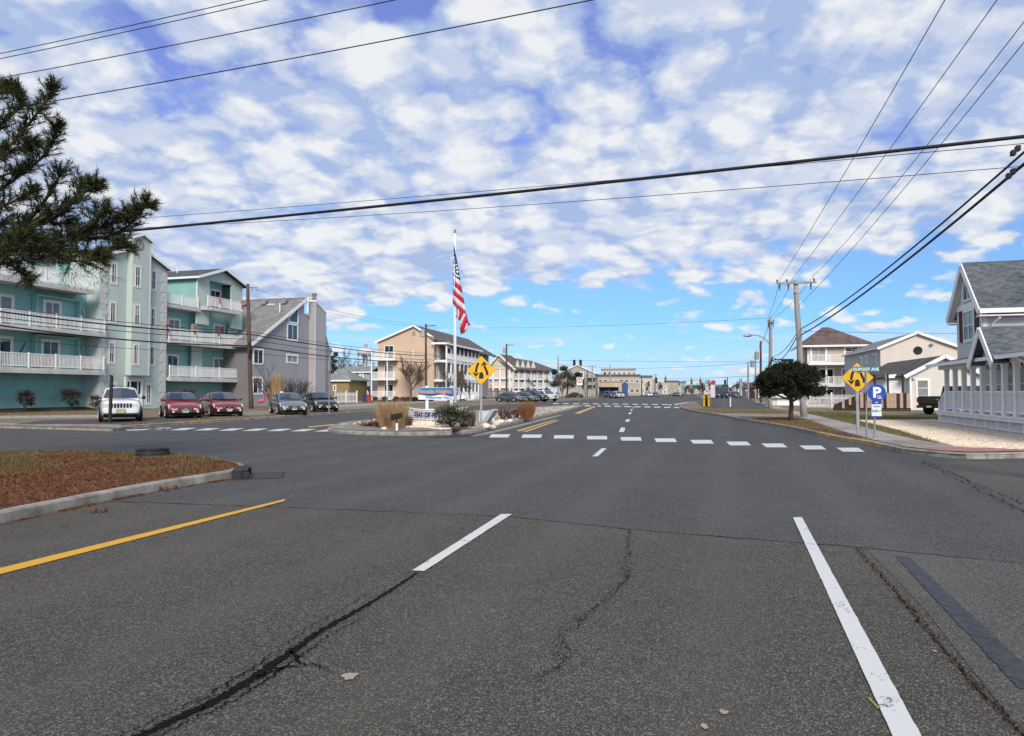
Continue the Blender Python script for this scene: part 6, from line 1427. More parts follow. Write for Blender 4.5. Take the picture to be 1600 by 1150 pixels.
for (nm, lab, kind, col, gr, px, py, hd, mt) in (
    ('parked_suv', 'white suv with a seven slot grille parked facing the road', 'suv', (.70, .71, .72), 'slots', 189, 659.5, -60, 0),
    ('parked_sedan', 'dark red sedan with chrome grille parked beside the white suv', 'sedan', (.21, .018, .026), 'bar', 290, 653.8, -58, .2),
    ('parked_sedan', 'maroon sedan with v shaped grille parked before the wooden pole', 'sedan', (.17, .015, .022), 'vee', 358.5, 651.0, -56, .2),
    ('parked_sedan', 'grey silver sedan with split grille parked beside the bare shrub', 'coupe', (.17, .185, .20), 'kidney', 460, 648.2, -62, .4),
    ('parked_sedan', 'black sedan with bright lamp strips parked before the grey house end', 'sedan', (.012, .013, .018), 'vee', 513, 644.0, -60, .2)):
    c = make_car(nm, lab, kind, cpaint('paint_' + lab.split()[0] + lab.split()[1], col, mt), gr); park(c, px, py, hd); fwd(c, CARK[kind]['L'] / 2)
# motel car row
row = [('dark grey hatchback first in the row before the white motel', (.06, .075, .085), 813, 628.4, 'sedan'), ('charcoal sedan second in the row before the white motel', (.05, .055, .065), 833, 628.0, 'sedan'), ('dark blue suv third in the row before the white motel', (.03, .035, .05), 848, 627.4, 'suv'), ('white suv last in the row before the white motel', (.62, .63, .65), 864, 626.8, 'suv')]
for (lab, col, px, py, kind) in row:
    c = make_car('parked_car', lab, kind, cpaint('paint_' + '_'.join(lab.split()[:3]), col), 'bar', 'cars parked before the white motel'); park(c, px, py, -42); fwd(c, 1.8)
far_c = [('navy suv parked left of the white van in the distance', (.02, .03, .06), 953, 622.2, 'suv', -75), ('pale silver suv parked before the blue kiosk in the distance', (.55, .58, .62), 966, 622.2, 'suv', -80), ('white sedan far down the road left of the signals', (.6, .6, .62), 1014, 619.8, 'sedan', -90), ('dark sedan far down the road beside the white one', (.04, .04, .05), 1024, 619.8, 'sedan', -88), ('black car crossing far down the road under the signals', (.015, .015, .018), 1056, 619.6, 'sedan', 170), ('dark pickup like suv on the frontage road right of the bus', (.03, .03, .032), 1148, 622.0, 'suv', -85), ('black hatchback half hidden by the dark evergreen', (.02, .02, .022), 897, 621.6, 'sedan', 150)]
for (lab, col, px, py, kind, hd) in far_c:
    c = make_car('distant_car', lab, kind, cpaint('paint_far_' + '_'.join(lab.split()[:3]), col), 'bar'); park(c, px, py, hd, .02)
# bus on the frontage road
bp = G(1130, 622.6, .12); bus = thing('parked_bus', 'dark blue bus standing on the frontage road', 'bus', (bp.x, bp.y, .12), R(-88)); BB = cpaint('bus_paint', (.02, .03, .07))
MB().box(-5, 0, -1.25, 1.25, .4, 3.1).build('body', BB, bus, bevel=.15); MB().box(-.02, .03, -1.1, 1.1, 1.4, 2.7).build('windscreen', M_CGLASS, bus); MB().box(-.02, .04, -1.15, 1.15, 2.75, 3.02).build('destination_board', M_BLACK, bus)
for sg in (1, -1):
    MB().lathe([(.14, 0), (.14, .04), (0, .05)], 12, (0, sg * .9, .85), axis='x').build('headlight', M_LAMP, bus); MB().box(-4.5, -.5, sg * 1.255 - .01, sg * 1.255 + .01, 1.6, 2.6).build('side_window', M_CGLASS, bus); MB().box(-.1, .1, sg * 1.55 - .1, sg * 1.55 + .1, 1.7, 2.2).build('mirror', M_BTRIM, bus)
    for x in (-1, -4): MB().lathe([(.3, -.14), (.48, -.12), (.48, .12), (.3, .14)], 18, (x, sg * 1.1, .48), axis='y').build('wheel', M_TYRE, bus)
MB().box(-.0, .06, -1.2, 1.2, .42, .7).build('bumper', M_BTRIM, bus)
# black pickup parked beside the porch, tail towards us
pp = G(1455, 648.5, .12); pk = thing('pickup_truck', 'black pickup truck seen from behind between the garage wing and the porch', 'pickup', (pp.x + 2.9 * math.cos(R(22)), pp.y + 2.9 * math.sin(R(22)), .12), R(22)); PB = cpaint('pickup_black', (.010, .010, .012))
mb = MB(); mb.box(-2.9, -.75, -.95, .95, .62, 1.22); mb.build('bed', PB, pk, bevel=.06)
mb = MB(); loft(mb, [[(x, y, z) for y, z in ((-.95, .6), (-.97, 1.2), (-.8, zt), (.8, zt), (.97, 1.2), (.95, .6))] for x, zt in ((-.74, 1.25), (-.7, 1.86), (.6, 1.88), (1.1, 1.3), (2.6, 1.2), (2.85, .9))]); mb.build('cab', PB, pk)
MB().box(-2.93, -2.88, -.82, .82, .68, 1.2).build('tailgate', PB, pk, bevel=.02)
for sg in (1, -1):
    MB().box(-2.95, -2.8, min(sg * .83, sg * .97), max(sg * .83, sg * .97), .8, 1.12).build('tail_light', M_TAIL, pk)
    for x in (-2.0, 1.75): MB().lathe([(.22, -.13), (.39, -.12), (.4, 0), (.39, .12), (.22, .13)], 20, (x, sg * .86, .40), axis='y').build('wheel', M_TYRE, pk)
MB().box(-3.1, -2.92, -.9, .9, .45, .62).build('rear_bumper', M_BTRIM, pk, bevel=.03); MB().box(-3.12, -3.1, -.16, .16, .48, .6).build('number_plate', M_PLATE, pk)
MB().box(-.76, -.74, -.7, .7, 1.35, 1.75).build('rear_window', M_CGLASS, pk)
link('tailgate_lettering', text_mesh('4X4', .16, mat('badge_grey', (.3, .3, .31), .4), .004), pk, (-2.945, -.5, 1.0)).rotation_euler = (0, 0, R(-90))
# bins and sundries by the tan motel
for (lab, px, c_) in (('blue wheeled bin beside the tan motel', 570.5, (.01, .03, .16)), ('red wheeled bin beside the tan motel', 576.5, (.42, .03, .02))):
    p_ = G(px, 629, .12); o_ = thing('wheeled_bin', lab, 'bin', (p_.x, p_.y, .12)); cm = mat('bin_' + lab.split()[0], c_, .6)
    MB().prismz([(-.28, -.3), (.28, -.3), (.28, .3), (-.28, .3)], .1, 1.0).build('body', cm, o_, bevel=.05); MB().box(-.32, .32, -.36, .34, 1.0, 1.08).build('lid', cm, o_, bevel=.03)
    for sg in (1, -1): MB().lathe([(.12, -.04), (.12, .04)], 12, (sg * .3, .25, .12), axis='x').build('wheel', M_RUBBER, o_)

# ================================================================== POLES AND WIRES
def insul(mb, p, m=1): mb.lathe([(.04, 0), (.07, .03), (.04, .06), (.075, .1), (.035, .14), (.03, .17)], 8, tuple(p), m)
def pole(name, lab, base, top, r0, r1, m, arm=None, arm_dir=None, extra=None):
    """base, top: world points. arm: (height below top, length, dir angle)."""
    o = thing(name, lab, 'pole', (base.x, base.y, 0)); b = Vector((0, 0, 0)); t = Vector((top.x - base.x, top.y - base.y, top.z))
    n = 9; MB().tube([b.lerp(t, i / (n - 1)) + Vector((random.uniform(-.012, .012), random.uniform(-.012, .012), 0)) for i in range(n)], [r0 + (r1 - r0) * i / (n - 1) for i in range(n)], 12).build('shaft', m, o, smooth=True)
    if arm:
        d, L, a, cm = arm; c = b.lerp(t, 1 - d / t.z); e = Vector((math.cos(a), math.sin(a), 0)); f = Vector((-e.y, e.x, 0)) * (-(r1 + .06))
        ao = MB().bar(c - e * L / 2 + f, c + e * L / 2 + f, .09, .12).build('cross_arm', cm, o)
        mb = MB()
        for k in (-.48, -.24, .44): mb.lathe([(.03, 0), (.06, .03), (.035, .07), (.065, .11), (.03, .18)], 8, tuple(c + f + e * L * k + Vector((0, 0, .06))))
        for k in (-.42, -.2, .36): mb.lathe([(.03, -.42), (.05, -.36), (.03, -.3), (.06, -.2), (.06, -.05)], 8, tuple(c + f + e * L * k))
        link('insulators', mb.mesh(mat('insulator', (.10, .09, .09), .4)), ao)
        MB().bar(c - e * L * .25 + f, c + f - Vector((0, 0, .6)), .03, .05).bar(c + e * L * .25 + f, c + f - Vector((0, 0, .6)), .03, .05).build('brace', M_METAL, o)
    return o, t
NP = Vector((9.9, 12.3, 0)); NPT = Vector((9.75, 12.2, 11.4))
o, t = pole('utility_pole', 'near utility pole just outside the right edge carrying the road crossing wires', NP, NPT, .19, .13, M_WOOD, (1.5, 2.4, R(-17), M_GREYPOLE))
p0 = G(1256, 654.5); pt = P(1243, 438, 42.0); pt.y = 42.0
o, PT1 = pole('utility_pole', 'tall leaning grey utility pole with cross arm behind the round tree', p0, pt, .20, .14, M_GREYPOLE, (.18, 2.25, R(-12), M_GREYPOLE))
POLE1 = (p0, pt)
q0 = G(1203.5, 641.0); qt = P(1204, 495, q0.y)
o, _ = pole('utility_pole', 'grey utility pole with street lamp arm left of the round tree', q0, qt, .18, .13, M_GREYPOLE, (.5, .5, R(-12), M_WOOD))
hz = qt.z
arm_p = [(0, 0, hz - 2.4), (-.5, -.2, hz - 1.9), (-1.2, -.4, hz - 1.65), (-1.9, -.6, hz - 1.68)]
MB().tube(arm_p, .035, 6).build('lamp_arm', M_METAL, o); MB().tube([(-1.7, -.55, hz - 1.68), (-2.0, -.65, hz - 1.70), (-2.5, -.8, hz - 1.74)], [.06, .14, .08], 8).build('lamp_head', M_METAL, o, smooth=True)
mb = MB(); mb.tube([(-.3, -.2, 3.5), (.1, -.25, 4.35), (.7, -.3, 4.45), (1.6, -.4, 4.3), (2.2, -.5, 3.9)], .05, 6); mb.tube([(-.2, -.2, 3.8), (.2, -.25, 4.6), (.5, -.28, 4.4)], .06, 6); mb.tube([(.9, -.35, 4.35), (1.9, -.42, 4.35)], .13, 8); mb.build('splice_case', M_WIRE, o)
for (lab, px, ytop, ybase, Z, m, r) in (('brown transformer pole left of the lamp pole', 1188.5, 533, 633, 92, M_WOODB, .17), ('thin grey pole just left of the transformer pole', 1180.5, 549, 630, 108, M_GREYPOLE, .14), ('grey pole beside the no entry signs', 1169, 565, 625.5, 135, M_GREYPOLE, .2), ('dark thin pole above the bus', 1136.5, 589, 620, 230, M_WOODB, .2), ('short grey pole right of the bus', 1156.5, 591.5, 622, 190, M_GREYPOLE, .3),
                                      ('dark utility pole before the tan motel gable', 665.5, 506, 640, 100, M_WOODB, .19), ('dark utility pole between the two motels', 791.5, 537, 627, 142, M_WOODB, .21), ('grey utility pole before the dark evergreen', 872, 555.5, 622, 185, M_GREYPOLE, .22), ('grey utility pole before the beige block', 953.5, 569, 620, 255, M_GREYPOLE, .24), ('distant dark pole right of the blue kiosk', 1002.5, 590, 620, 260, M_WOODB, .26), ('distant dark pole past the cream cottage', 1023.5, 584, 618, 380, M_WOODB, .25), ('far thin pole left of the first signal', 1012.5, 588, 618, 400, M_WOODB, .22)):
    b = XY(px, Z); tp = P(px, ytop, Z); o, _ = pole('utility_pole', lab, Vector((b.x, b.y, 0)), tp, r, r * .75, m)
    if 'transformer' in lab: MB().lathe([(.2, 0), (.28, .05), (.28, .9), (.2, 1.0), (0, 1.02)], 12, (-.5, -.1, tp.z - 2.4)).build('transformer', M_METAL, o)
    if 'motel' in lab: MB().lathe([(.2, 0), (.3, .05), (.3, 1.0), (.2, 1.1), (0, 1.12)], 12, (-.45, -.2, tp.z - 1.9)).build('transformer', mat('transformer_grey', (.35, .36, .38), .6), o); MB().bar((0, 0, tp.z - .3), (1.4, 0, tp.z - .25), .1, .12).build('cross_arm', m, o)
b = XY(925.5, 215); tp = P(925.5, 571, 215); pole('utility_pole', 'far grey pole with cross arm beside the grey gabled house', Vector((b.x, b.y, 0)), tp, .22, .16, M_GREYPOLE, (.15, 2.6, 0, M_GREYPOLE))
l0 = G(392.5, 640.5); lt = P(387, 443.5, l0.y)
o, _ = pole('utility_pole', 'brown leaning wooden pole with lamp arm between turquoise and grey houses', l0, lt, .20, .14, M_WOODB)
dz = lt.z; lx = lt.x - l0.x
MB().tube([(lx * .72, 0, dz - 3.0), (.3, -.3, dz - 2.4), (.9, -.5, dz - 2.1), (1.6, -.7, dz - 2.0)], .035, 6).build('lamp_arm', M_METAL, o); MB().tube([(1.45, -.68, dz - 2.0), (1.75, -.75, dz - 1.98), (2.3, -.9, dz - 1.98)], [.05, .13, .08], 8).build('lamp_head', mat('lamp_grey', (.5, .51, .5), .5), o, smooth=True)
mb = MB(); mb.tube([(lx, 0, dz - .35), (lx + .9, 0, dz - .3)], .04, 6); 
for k in (.35, .85): insul(mb, (lx + k, 0, dz - .6), 0)
mb.build('insulator_arm', M_METAL, o); mb = MB(); mb.tube([(lx * .3 + .05, -.25, 4.6), (lx * .3 + .15, -.3, 5.3), (lx * .35, -.25, 6.0)], [.1, .16, .1], 8); mb.build('splice_case', M_WIRE, o)

def wire(lab, a, b, sag, r=.012, n=28, name='wire', group='overhead wires'):
    a = Vector(a); b = Vector(b); pts = [a.lerp(b, i / n) - Vector((0, 0, 4 * sag * (i / n) * (1 - i / n))) for i in range(n + 1)]
    mb = MB(); c = (a + b) / 2; mb.tube([p - c for p in pts], r, 5); return mb.build(name, M_WIRE, loc=c, smooth=True, label=lab, cat='wire', group=group)
LP = Vector((-20.5, 22.5, 0))
def hz_at(px, py, Y): return P(px, py, Y)
# wires crossing the road: the photo fixes two sight lines each
def wire_px(lab, pa, Za, pb, Zb, sag, r): return wire(lab, P(pa[0], pa[1], Za), P(pb[0], pb[1], Zb), sag, r)
wire_px('thick black cable sagging across the whole sky from right to left', (1690, 203), 12.3, (-160, 393), 22.5, .10, .035)
wire_px('uppermost thin wire crossing the top left corner', (1690, -330), 12.3, (-160, 116), 22.5, .25, .012)
wire_px('second thin wire crossing the top left corner', (1690, -320), 12.3, (-160, 124), 22.5, .25, .012)
wire_px('third wire from the top left corner running above the pine', (1690, -240), 12.3, (-160, 150), 22.5, .22, .013)
wire_px('fourth wire running from the pine top to the upper middle', (1690, -160), 12.3, (-160, 197), 22.5, .22, .014)
wire_px('hair thin upper wire just above the thick cable', (1690, 216), 14, (-160, 366), 34, .15, .008)
wire_px('hair thin lower wire meeting the thick cable near the middle', (1690, 252), 14, (-160, 366), 36, .35, .008)
# wires along the right side
n_arm = [(1571, -160), (1673, -160), (1760, -160), (1800, -130)]
far_pts = [P(1219, 436, 42), P(1239, 434, 42), P(1271, 431, 42), P(1249, 477, 42)]
labs = ['leftmost of the four wires rising right from the leaning pole', 'second of the four wires rising right from the leaning pole', 'third of the four wires rising right from the leaning pole', 'lowest of the four wires rising right from the leaning pole']
for (pa, fb, lb, sg) in zip([(1562, -150), (1668, -155), (1745, -155), (1765, -140)], far_pts, labs, (.15, .15, .35, .3)): wire(lb, P(pa[0], pa[1], 12.3), fb, sg, .011)
wire('thick cable from the leaning pole rising steeply to the right edge', P(1690, 158, 12.3), P(1251, 514, 42), .35, .026)
wire('thickest cable bundle from the leaning pole rising to the right edge', P(1690, 180, 12.3), P(1252, 523, 42), .30, .035)
tq = P(1690, 190, 12.3)
# splice boxes on the near cable
for k, (px, py) in enumerate(((1583, 239), (1590, 232), (1576, 275), (1583, 268))):
    p = P(px, py, 14.5); MB().box(-.07, .07, -.04, .04, -.05, .05).build('cable_clamp', M_WIRE, loc=p, rz=R(70), label=['lower clamp on the upper cable at the right edge', 'upper clamp on the upper cable at the right edge', 'lower clamp on the thick cable bundle at the right edge', 'upper clamp on the thick cable bundle at the right edge'][k], cat='clamp', group='cable clamps at the right edge')
# spans beyond the leaning pole
for i, (fa, pb) in enumerate((((1219, 436), (1199, 497)), ((1239, 434), (1203, 496)), ((1271, 431), (1207, 497)))): wire(['left', 'middle', 'right'][i] + ' wire between the leaning pole and the lamp pole', P(*fa, 42), P(*pb, 63.5), .35, .012)
wire('upper cable drooping left from the leaning pole', P(1247, 517, 42), P(1204, 556, 63.5), .5, .022); wire('lower cable drooping left from the leaning pole', P(1247, 522, 42), P(1204, 562, 63.5), .7, .03)
for i, (ya, yb) in enumerate(((498, 537), (504, 540), (560, 590))): wire(['topmost', 'second', 'lowest'][i] + ' wire between the lamp pole and the transformer pole', P(1203, ya, 63.5), P(1188, yb, 92), .3, .014)
for i, (ya, yb) in enumerate(((537, 566), (575, 596))): wire(['upper', 'lower'][i] + ' wire between the transformer pole and the poles beyond', P(1188, ya, 92), P(1169, yb, 135), .3, .016)
# long spans over the road far away
for (lab, a, Za, b, Zb, sg, r) in (('faint wire from the tan motel pole to the lamp pole', (666, 512), 100, (1200, 497), 63.5, .35, .012), ('faint grey wire over the far road at roof height', (872, 563), 185, (1600, 560), 170, .6, .03), ('lower faint wire over the far road above the signals', (872, 568), 185, (1188, 566), 92, 1.0, .02), ('signal span wire over the far crossing', (1000, 590), 260, (1200, 586), 110, .5, .03), ('faint wire running left from the tan motel pole', (509, 487), 90, (665, 510), 100, .4, .012), ('pale wire behind the cream house roof', (1250, 517), 42, (1600, 520), 60, .1, .012)):
    wire_px(lab, a, Za, b, Zb, sg, r)
# left-hand cables past the turquoise building
Zl = 36.0
for (lab, ya, yb, sg, r, yc) in (('thin upper wire before the turquoise balconies', 452, 518, .35, .024, 552), ('thick cable before the turquoise balconies', 459, 522, .4, .05, 556), ('second thin wire before the turquoise balconies', 468, 530, .4, .026, 562), ('thick lower cable before the turquoise balconies', 480, 540, .5, .05, 566), ('lowest thin wire before the turquoise balconies', 511, 551, .3, .016, 570)):
    wire(lab, P(-190, ya, Zl), P(389, yb, l0.y), sg, r); wire(lab.replace('before the turquoise balconies', 'running from the brown pole to the tan motel pole'), P(389, yb, l0.y), P(665, yc, 100), sg * .8, r)
for i, (yb, yc) in enumerate(((552, 572), (560, 577))): wire(['upper', 'lower'][i] + ' cable between the two motel poles', P(665, yb, 100), P(791, yc, 142), .5, .03); wire(['upper', 'lower'][i] + ' cable from the second motel pole to the evergreen', P(791, yc, 142), P(872, yc + 8, 185), .5, .03)
wire('thin wire from the brown pole top across to the tan motel pole', P(390, 449, l0.y), P(665, 508, 100), .6, .012)

# ================================================================== SIGNS
M_SY = mat('sign_yellow', (.74, .40, .015), .5, .06, 4); M_SBK = mat('sign_black', (.012, .012, .012), .55); M_SG = mat('sign_green', (.0, .20, .19), .45, .05, 4); M_SWH = mat('sign_white', (.74, .76, .77), .5, .03, 4); M_SBL = mat('sign_blue', (.008, .06, .36), .45, .05, 4); M_SR = mat('sign_red', (.50, .02, .03), .5, .05, 4); M_BACK = mat('sign_back', (.28, .29, .30), .5)
def poly_obj(name, pts, m, parent, y=-.012, t=.003): return MB().prism(pts, y, y + t).build(name, m, parent)
def stroke(pts, ws):
    L_, R_ = [], []
    for i, p in enumerate(pts):
        a = Vector(pts[max(0, i - 1)]); b = Vector(pts[min(len(pts) - 1, i + 1)]); d = (b - a).normalized(); n = Vector((-d.y, d.x)); w = ws[i] if isinstance(ws, (list, tuple)) else ws
        L_.append(tuple(Vector(p) + n * w / 2)); R_.append(tuple(Vector(p) - n * w / 2))
    return L_ + R_[::-1]
def diamond(lab, px, pyc, half, Z, pybase, post_m, yaw):
    b = XY(px, Z); c = P(px, pyc, Z); o = thing('warning_sign', lab, 'sign', (b.x, b.y, .1), R(yaw)); h = half * Z / F; zc = c.z - .1
    f = MB().prism([(0, zc - h), (h, zc), (0, zc + h), (-h, zc)], -.035, -.032).build('face', M_SBK, o); k = .95
    poly_obj('panel', [(0, zc - h * k), (h * k, zc), (0, zc + h * k), (-h * k, zc)], M_SY, f, -.039, .003)
    k2 = .985
    S = lambda pts: [(x * h, zc + y * h) for x, y in pts]
    poly_obj('border', S([(0, -k2), (k2, 0), (0, k2), (-k2, 0)]), M_SY, f, -.0375, .002)
    poly_obj('down_arrow', S(stroke([(-.19, .50), (-.27, .33), (-.335, .12), (-.37, -.16)], .16)), M_SBK, f, -.043); poly_obj('down_arrow_head', S([(-.62, -.14), (-.37, -.47), (-.13, -.14), (-.37, -.22)]), M_SBK, f, -.0435)
    poly_obj('up_arrow', S(stroke([(.42, -.34), (.38, -.1), (.28, .12), (.2, .32)], .16)), M_SBK, f, -.043); poly_obj('up_arrow_head', S([(-.04, .26), (.16, .62), (.42, .38), (.2, .36)]), M_SBK, f, -.0435)
    poly_obj('island_symbol', S([(-.16, -.58), (.16, -.58), (.15, -.3), (.09, -.16), (0, -.11), (-.09, -.16), (-.15, -.3)]), M_SBK, f, -.043)
    MB().prism([(-.045, 0), (.045, 0), (.045, zc + h * .5), (-.045, zc + h * .5)], -.03, .03).build('post', post_m, o)
    MB().lathe([(.02, 0), (.02, .012)], 8, (0, -.05, zc + h * .72), axis='y').build('bolt', M_METAL, o)
    return o
diamond('yellow divided road diamond sign standing in the median by the bush', 752, 578.5, 22.8, 32.6, 667, M_METAL, 2)
diamond('yellow divided road diamond sign behind the green street name plate', 1339.5, 590, 23.6, 24.6, 684, M_METAL, -14)
# street name sign
b = XY(1353, 22.9); o = thing('street_name_sign', 'green street name sign reading DUPONT AVE on a thin post', 'sign', (b.x, b.y, .1), R(-8)); zc = P(1354, 577, 22.9).z - .1
MB().tube([(0, 0, 0), (0, 0, zc + .1)], .03, 10).build('post', M_METAL, o); pl = MB().box(-.42, .42, -.012, .0, zc - .085, zc + .085).build('name_plate', M_SG, o)
link('lettering', text_mesh('DUPONT AVE', .135, M_SWH, .0035, sx=.95), pl, (0, -.017, zc - .005))
cp = MB().box(-.01, .01, -.4, .4, zc - .27, zc - .10).build('cross_plate', M_SG, o); cp.rotation_euler = (0, 0, R(-22))
MB().box(-.05, .05, -.03, .03, zc - .1, zc - .085).build('bracket', M_METAL, o)
# parking sign
b = XY(1366, 22.7); o = thing('parking_sign', 'round blue parking sign with white P above a small white panel', 'sign', (b.x, b.y, .1), R(-12)); zc = P(1370, 614, 22.7).z - .1; r = .275
MB().tube([(-.02, 0.02, 0), (.03, .02, zc)], .032, 10).build('post', M_METAL, o)
d = MB().lathe([(r, 0), (r, .012), (0, .012)], 36, (.07, -.03, zc), axis='y').build('disc', M_SBL, o)
link('letter_p', text_mesh('P', .46, M_SWH, .018, sx=1.05), d, (.06, -.045, zc - .0)); link('lettering', text_mesh('PAY', .062, M_SWH, .002), d, (.13, -.045, zc - .10)); link('lettering', text_mesh('HERE', .062, M_SWH, .002), d, (.145, -.045, zc - .165))
MB().box(-.09, .20, -.035, -.02, zc - .36, zc - .245).build('arrow_panel', M_SBL, o)
link('arrow', MB().prism([(-.03, 0), (0, .03), (0, .012), (.04, .012), (.04, -.012), (0, -.012), (0, -.03)], -.004, 0).mesh(M_SWH), COL.objects[-1] if False else o, (.05, -.036, zc - .3))
pp_ = MB().box(-.095, .195, -.035, -.02, zc - .78, zc - .362).build('info_panel', mat('sign_pale_blue', (.62, .70, .78), .5), o); link('blue_strip', MB().box(-.095, .195, -.038, -.034, zc - .78, zc - .74).mesh(M_SBL), pp_); link('grey_band', MB().box(-.04, .15, -.038, -.034, zc - .46, zc - .41).mesh(M_BACK), pp_)
mb = MB()
for (x0, x1, z0, z1) in ((-.07, -.045, -.62, -.54), (-.045, -.015, -.59, -.57), (0, .02, -.62, -.54), (.04, .06, -.62, -.54), (.06, .09, -.60, -.585), (.06, .09, -.56, -.545)): mb.box(x0, x1, -.038, -.034, zc + z0, zc + z1)
mb.tube([(.11, -.036, zc - .56), (.13, -.036, zc - .61), (.16, -.036, zc - .60), (.175, -.036, zc - .545)], .009, 5); link('dark_marks', mb.mesh(mat('sign_navy', (.01, .03, .09), .5)), pp_)
# welcome sign
Zw = 42.0; b = XY(685, Zw); o = thing('welcome_sign', 'blue and white welcome sign reading Seaside Heights on two white posts', 'sign', (b.x, b.y, .1), R(-3)); k = Zw / F; zc = P(685, 616, Zw).z - .1; hw = 31.7 * k; z1 = P(685, 605.5, Zw).z - .1; z0 = P(685, 624.6, Zw).z - .1
bd = MB().box(-hw, hw, -.05, 0, z0, z1).build('board', M_SWH, o, bevel=.015)
M_WB1 = mat('welcome_blue', (.0, .19, .42), .5, .05, 3); M_WB2 = mat('welcome_deep_blue', (.0, .06, .30), .5, .05, 3)
wave = lambda x, a: .36 + .055 * math.sin(x * 6.0 + a)
top_ = [(hw * .985 * (2 * i / 30 - 1), z0 + (z1 - z0) * (wave(2 * i / 30 - 1, .8) + .0)) for i in range(31)]
link('blue_field', MB().prism(top_ + [(hw * .985, z1 - .015), (-hw * .985, z1 - .015)], -.056, -.051).mesh(M_WB1), bd)
t2 = [(x, z + (z1 - z0) * .14) for x, z in top_]; link('deep_blue_wave', MB().prism(top_ + t2[::-1], -.059, -.0565).mesh(M_WB2), bd)
M_OR = mat('sign_orange', (.80, .27, .07), .5); link('lettering', text_mesh('Seaside Heights', .33, M_OR, .008, sx=.93), bd, (-.17, -.064, z0 + (z1 - z0) * .66)); link('lettering', text_mesh('Welcomes You !', .19, mat('sign_letter_blue', (.04, .14, .38), .5), .005, sx=1.2), bd, (0, -.064, z0 + (z1 - z0) * .185))
bx_, bz_ = hw * .8, z0 + (z1 - z0) * .72
for i, m_ in enumerate((M_SR, M_SWH, M_SR, mat('ball_blue', (.02, .12, .5), .5), M_SR, M_SWH)):
    a0_, a1_ = i * math.pi / 3, (i + 1) * math.pi / 3; link('beach_ball_panel', MB().prism([(bx_, bz_)] + [(bx_ + .17 * math.cos(a0_ + (a1_ - a0_) * j / 4), bz_ + .17 * math.sin(a0_ + (a1_ - a0_) * j / 4)) for j in range(5)], -.064, -.06).mesh(m_), bd)
for px in (667, 705.5): MB().box(-.085, .085, 0.003, .17, 0, z1 + .04).box(-.11, .11, -.02, .19, z1 + .04, z1 + .1).build('post', M_SWH, o, loc=((px - 685) * k, 0, 0))
# boat-shaped sign: a white planked hull
Zb = 35.2; bl, br = XY(631, Zb - .2), XY(732, Zb - .6); o = thing('boat_sign', 'white planked boat hull sign reading SEASIDE HEIGHTS in the median', 'sign', (bl.x, bl.y, .12), math.atan2(br.y - bl.y, br.x - bl.x)); BL = (br - bl).length
M_BOAT = mat('boat_white', (.60, .59, .57), .6, .08, 3); hz0, hz1 = 0.0, .72
def hull(u, v):       # u along 0..1, v up 0..1 -> point ; bow and stern pinch in
    e = math.sin(math.pi * min(1, max(0, .12 + .80 * u))) ; y = -.55 * e * (.93 + .07 * v) + .1; x = BL * u + (.14 if u < .5 else -.14) * (1 - v) * abs(1 - 2 * u) * 3; z = hz0 + (hz1 - .14 * math.sin(math.pi * u) + .0) * v; return (x, y, z)
for j in range(6):
    v0, v1 = j / 6 + .006, (j + 1) / 6 - .006; vs = []; nn = 24
    for i in range(nn + 1): a_, b_ = hull(i / nn, v0), hull(i / nn, v1); vs += [(a_[0], a_[1] - .018, a_[2]), b_]
    MB_ = MB(); MB_.add(vs, [(2 * i, 2 * i + 2, 2 * i + 3, 2 * i + 1) for i in range(nn)]); pk_ = MB_.build('plank', M_BOAT, o, smooth=True); sm_ = pk_.modifiers.new('s', 'SOLIDIFY'); sm_.thickness = .03
gun = [hull(i / 24, 1.0) for i in range(25)]; MB().tube([(x, y - .01, z + .02) for x, y, z in gun], .035, 6).build('gunwale', M_BOAT, o)
MB().add  # deck
mb = MB(); mb.add([(x, y, z - .08) for x, y, z in gun] + [(BL * .95, .7, .5), (BL * .05, .7, .5)], [tuple(range(27))]); mb.build('deck', M_GRAV, o); mb = MB(); back = [(BL * (1 - i / 12), .1 + .6 * math.sin(math.pi * i / 12), 0) for i in range(13)]; mb.tube([(x, y, .6) for x, y, z in back], .04, 6); 
mb.add([(x, y, 0) for x, y, z in back] + [(x, y, .62) for x, y, z in back], [(i, i + 1, 14 + i, 13 + i) for i in range(12)]); mb.build('far_side', M_BOAT, o)
M_NAVY = mat('letter_navy', (.015, .03, .16), .5); cum = 0; txt = 'SEASIDE HEIGHTS'
for i, chh in enumerate(txt):
    if chh == ' ': continue
    u = .17 + i * .041; q = hull(u, .62); q2 = hull(u + .02, .62); an = math.atan2(q2[1] - q[1], q2[0] - q[0]); lo = link('letter', text_mesh(chh, .31, M_NAVY, .012, sx=.62), o, (q[0], q[1] - .05, q[2])); lo.rotation_euler = (0, 0, an)
q = hull(.135, .75); link('letter', text_mesh("'", .3, M_NAVY, .01), o, (q[0], q[1] - .04, q[2]))
# spot light in front of the grasses
p_ = G(620, 672.5, .13); o = thing('flood_light', 'black flood light on a white stub before the tan grasses', 'flood light', (p_.x, p_.y, .13), R(25)); MB().tube([(0, 0, 0), (0, 0, .28)], .05, 8).build('stub', M_WHITE, o); MB().prism([(-.22, .38), (.2, .5), (.16, .68), (-.2, .62)], -.14, .14).build('housing', M_BTRIM, o, bevel=.02); MB().bar((0, 0, .28), (0, 0, .45), .04).build('bracket', M_BTRIM, o)
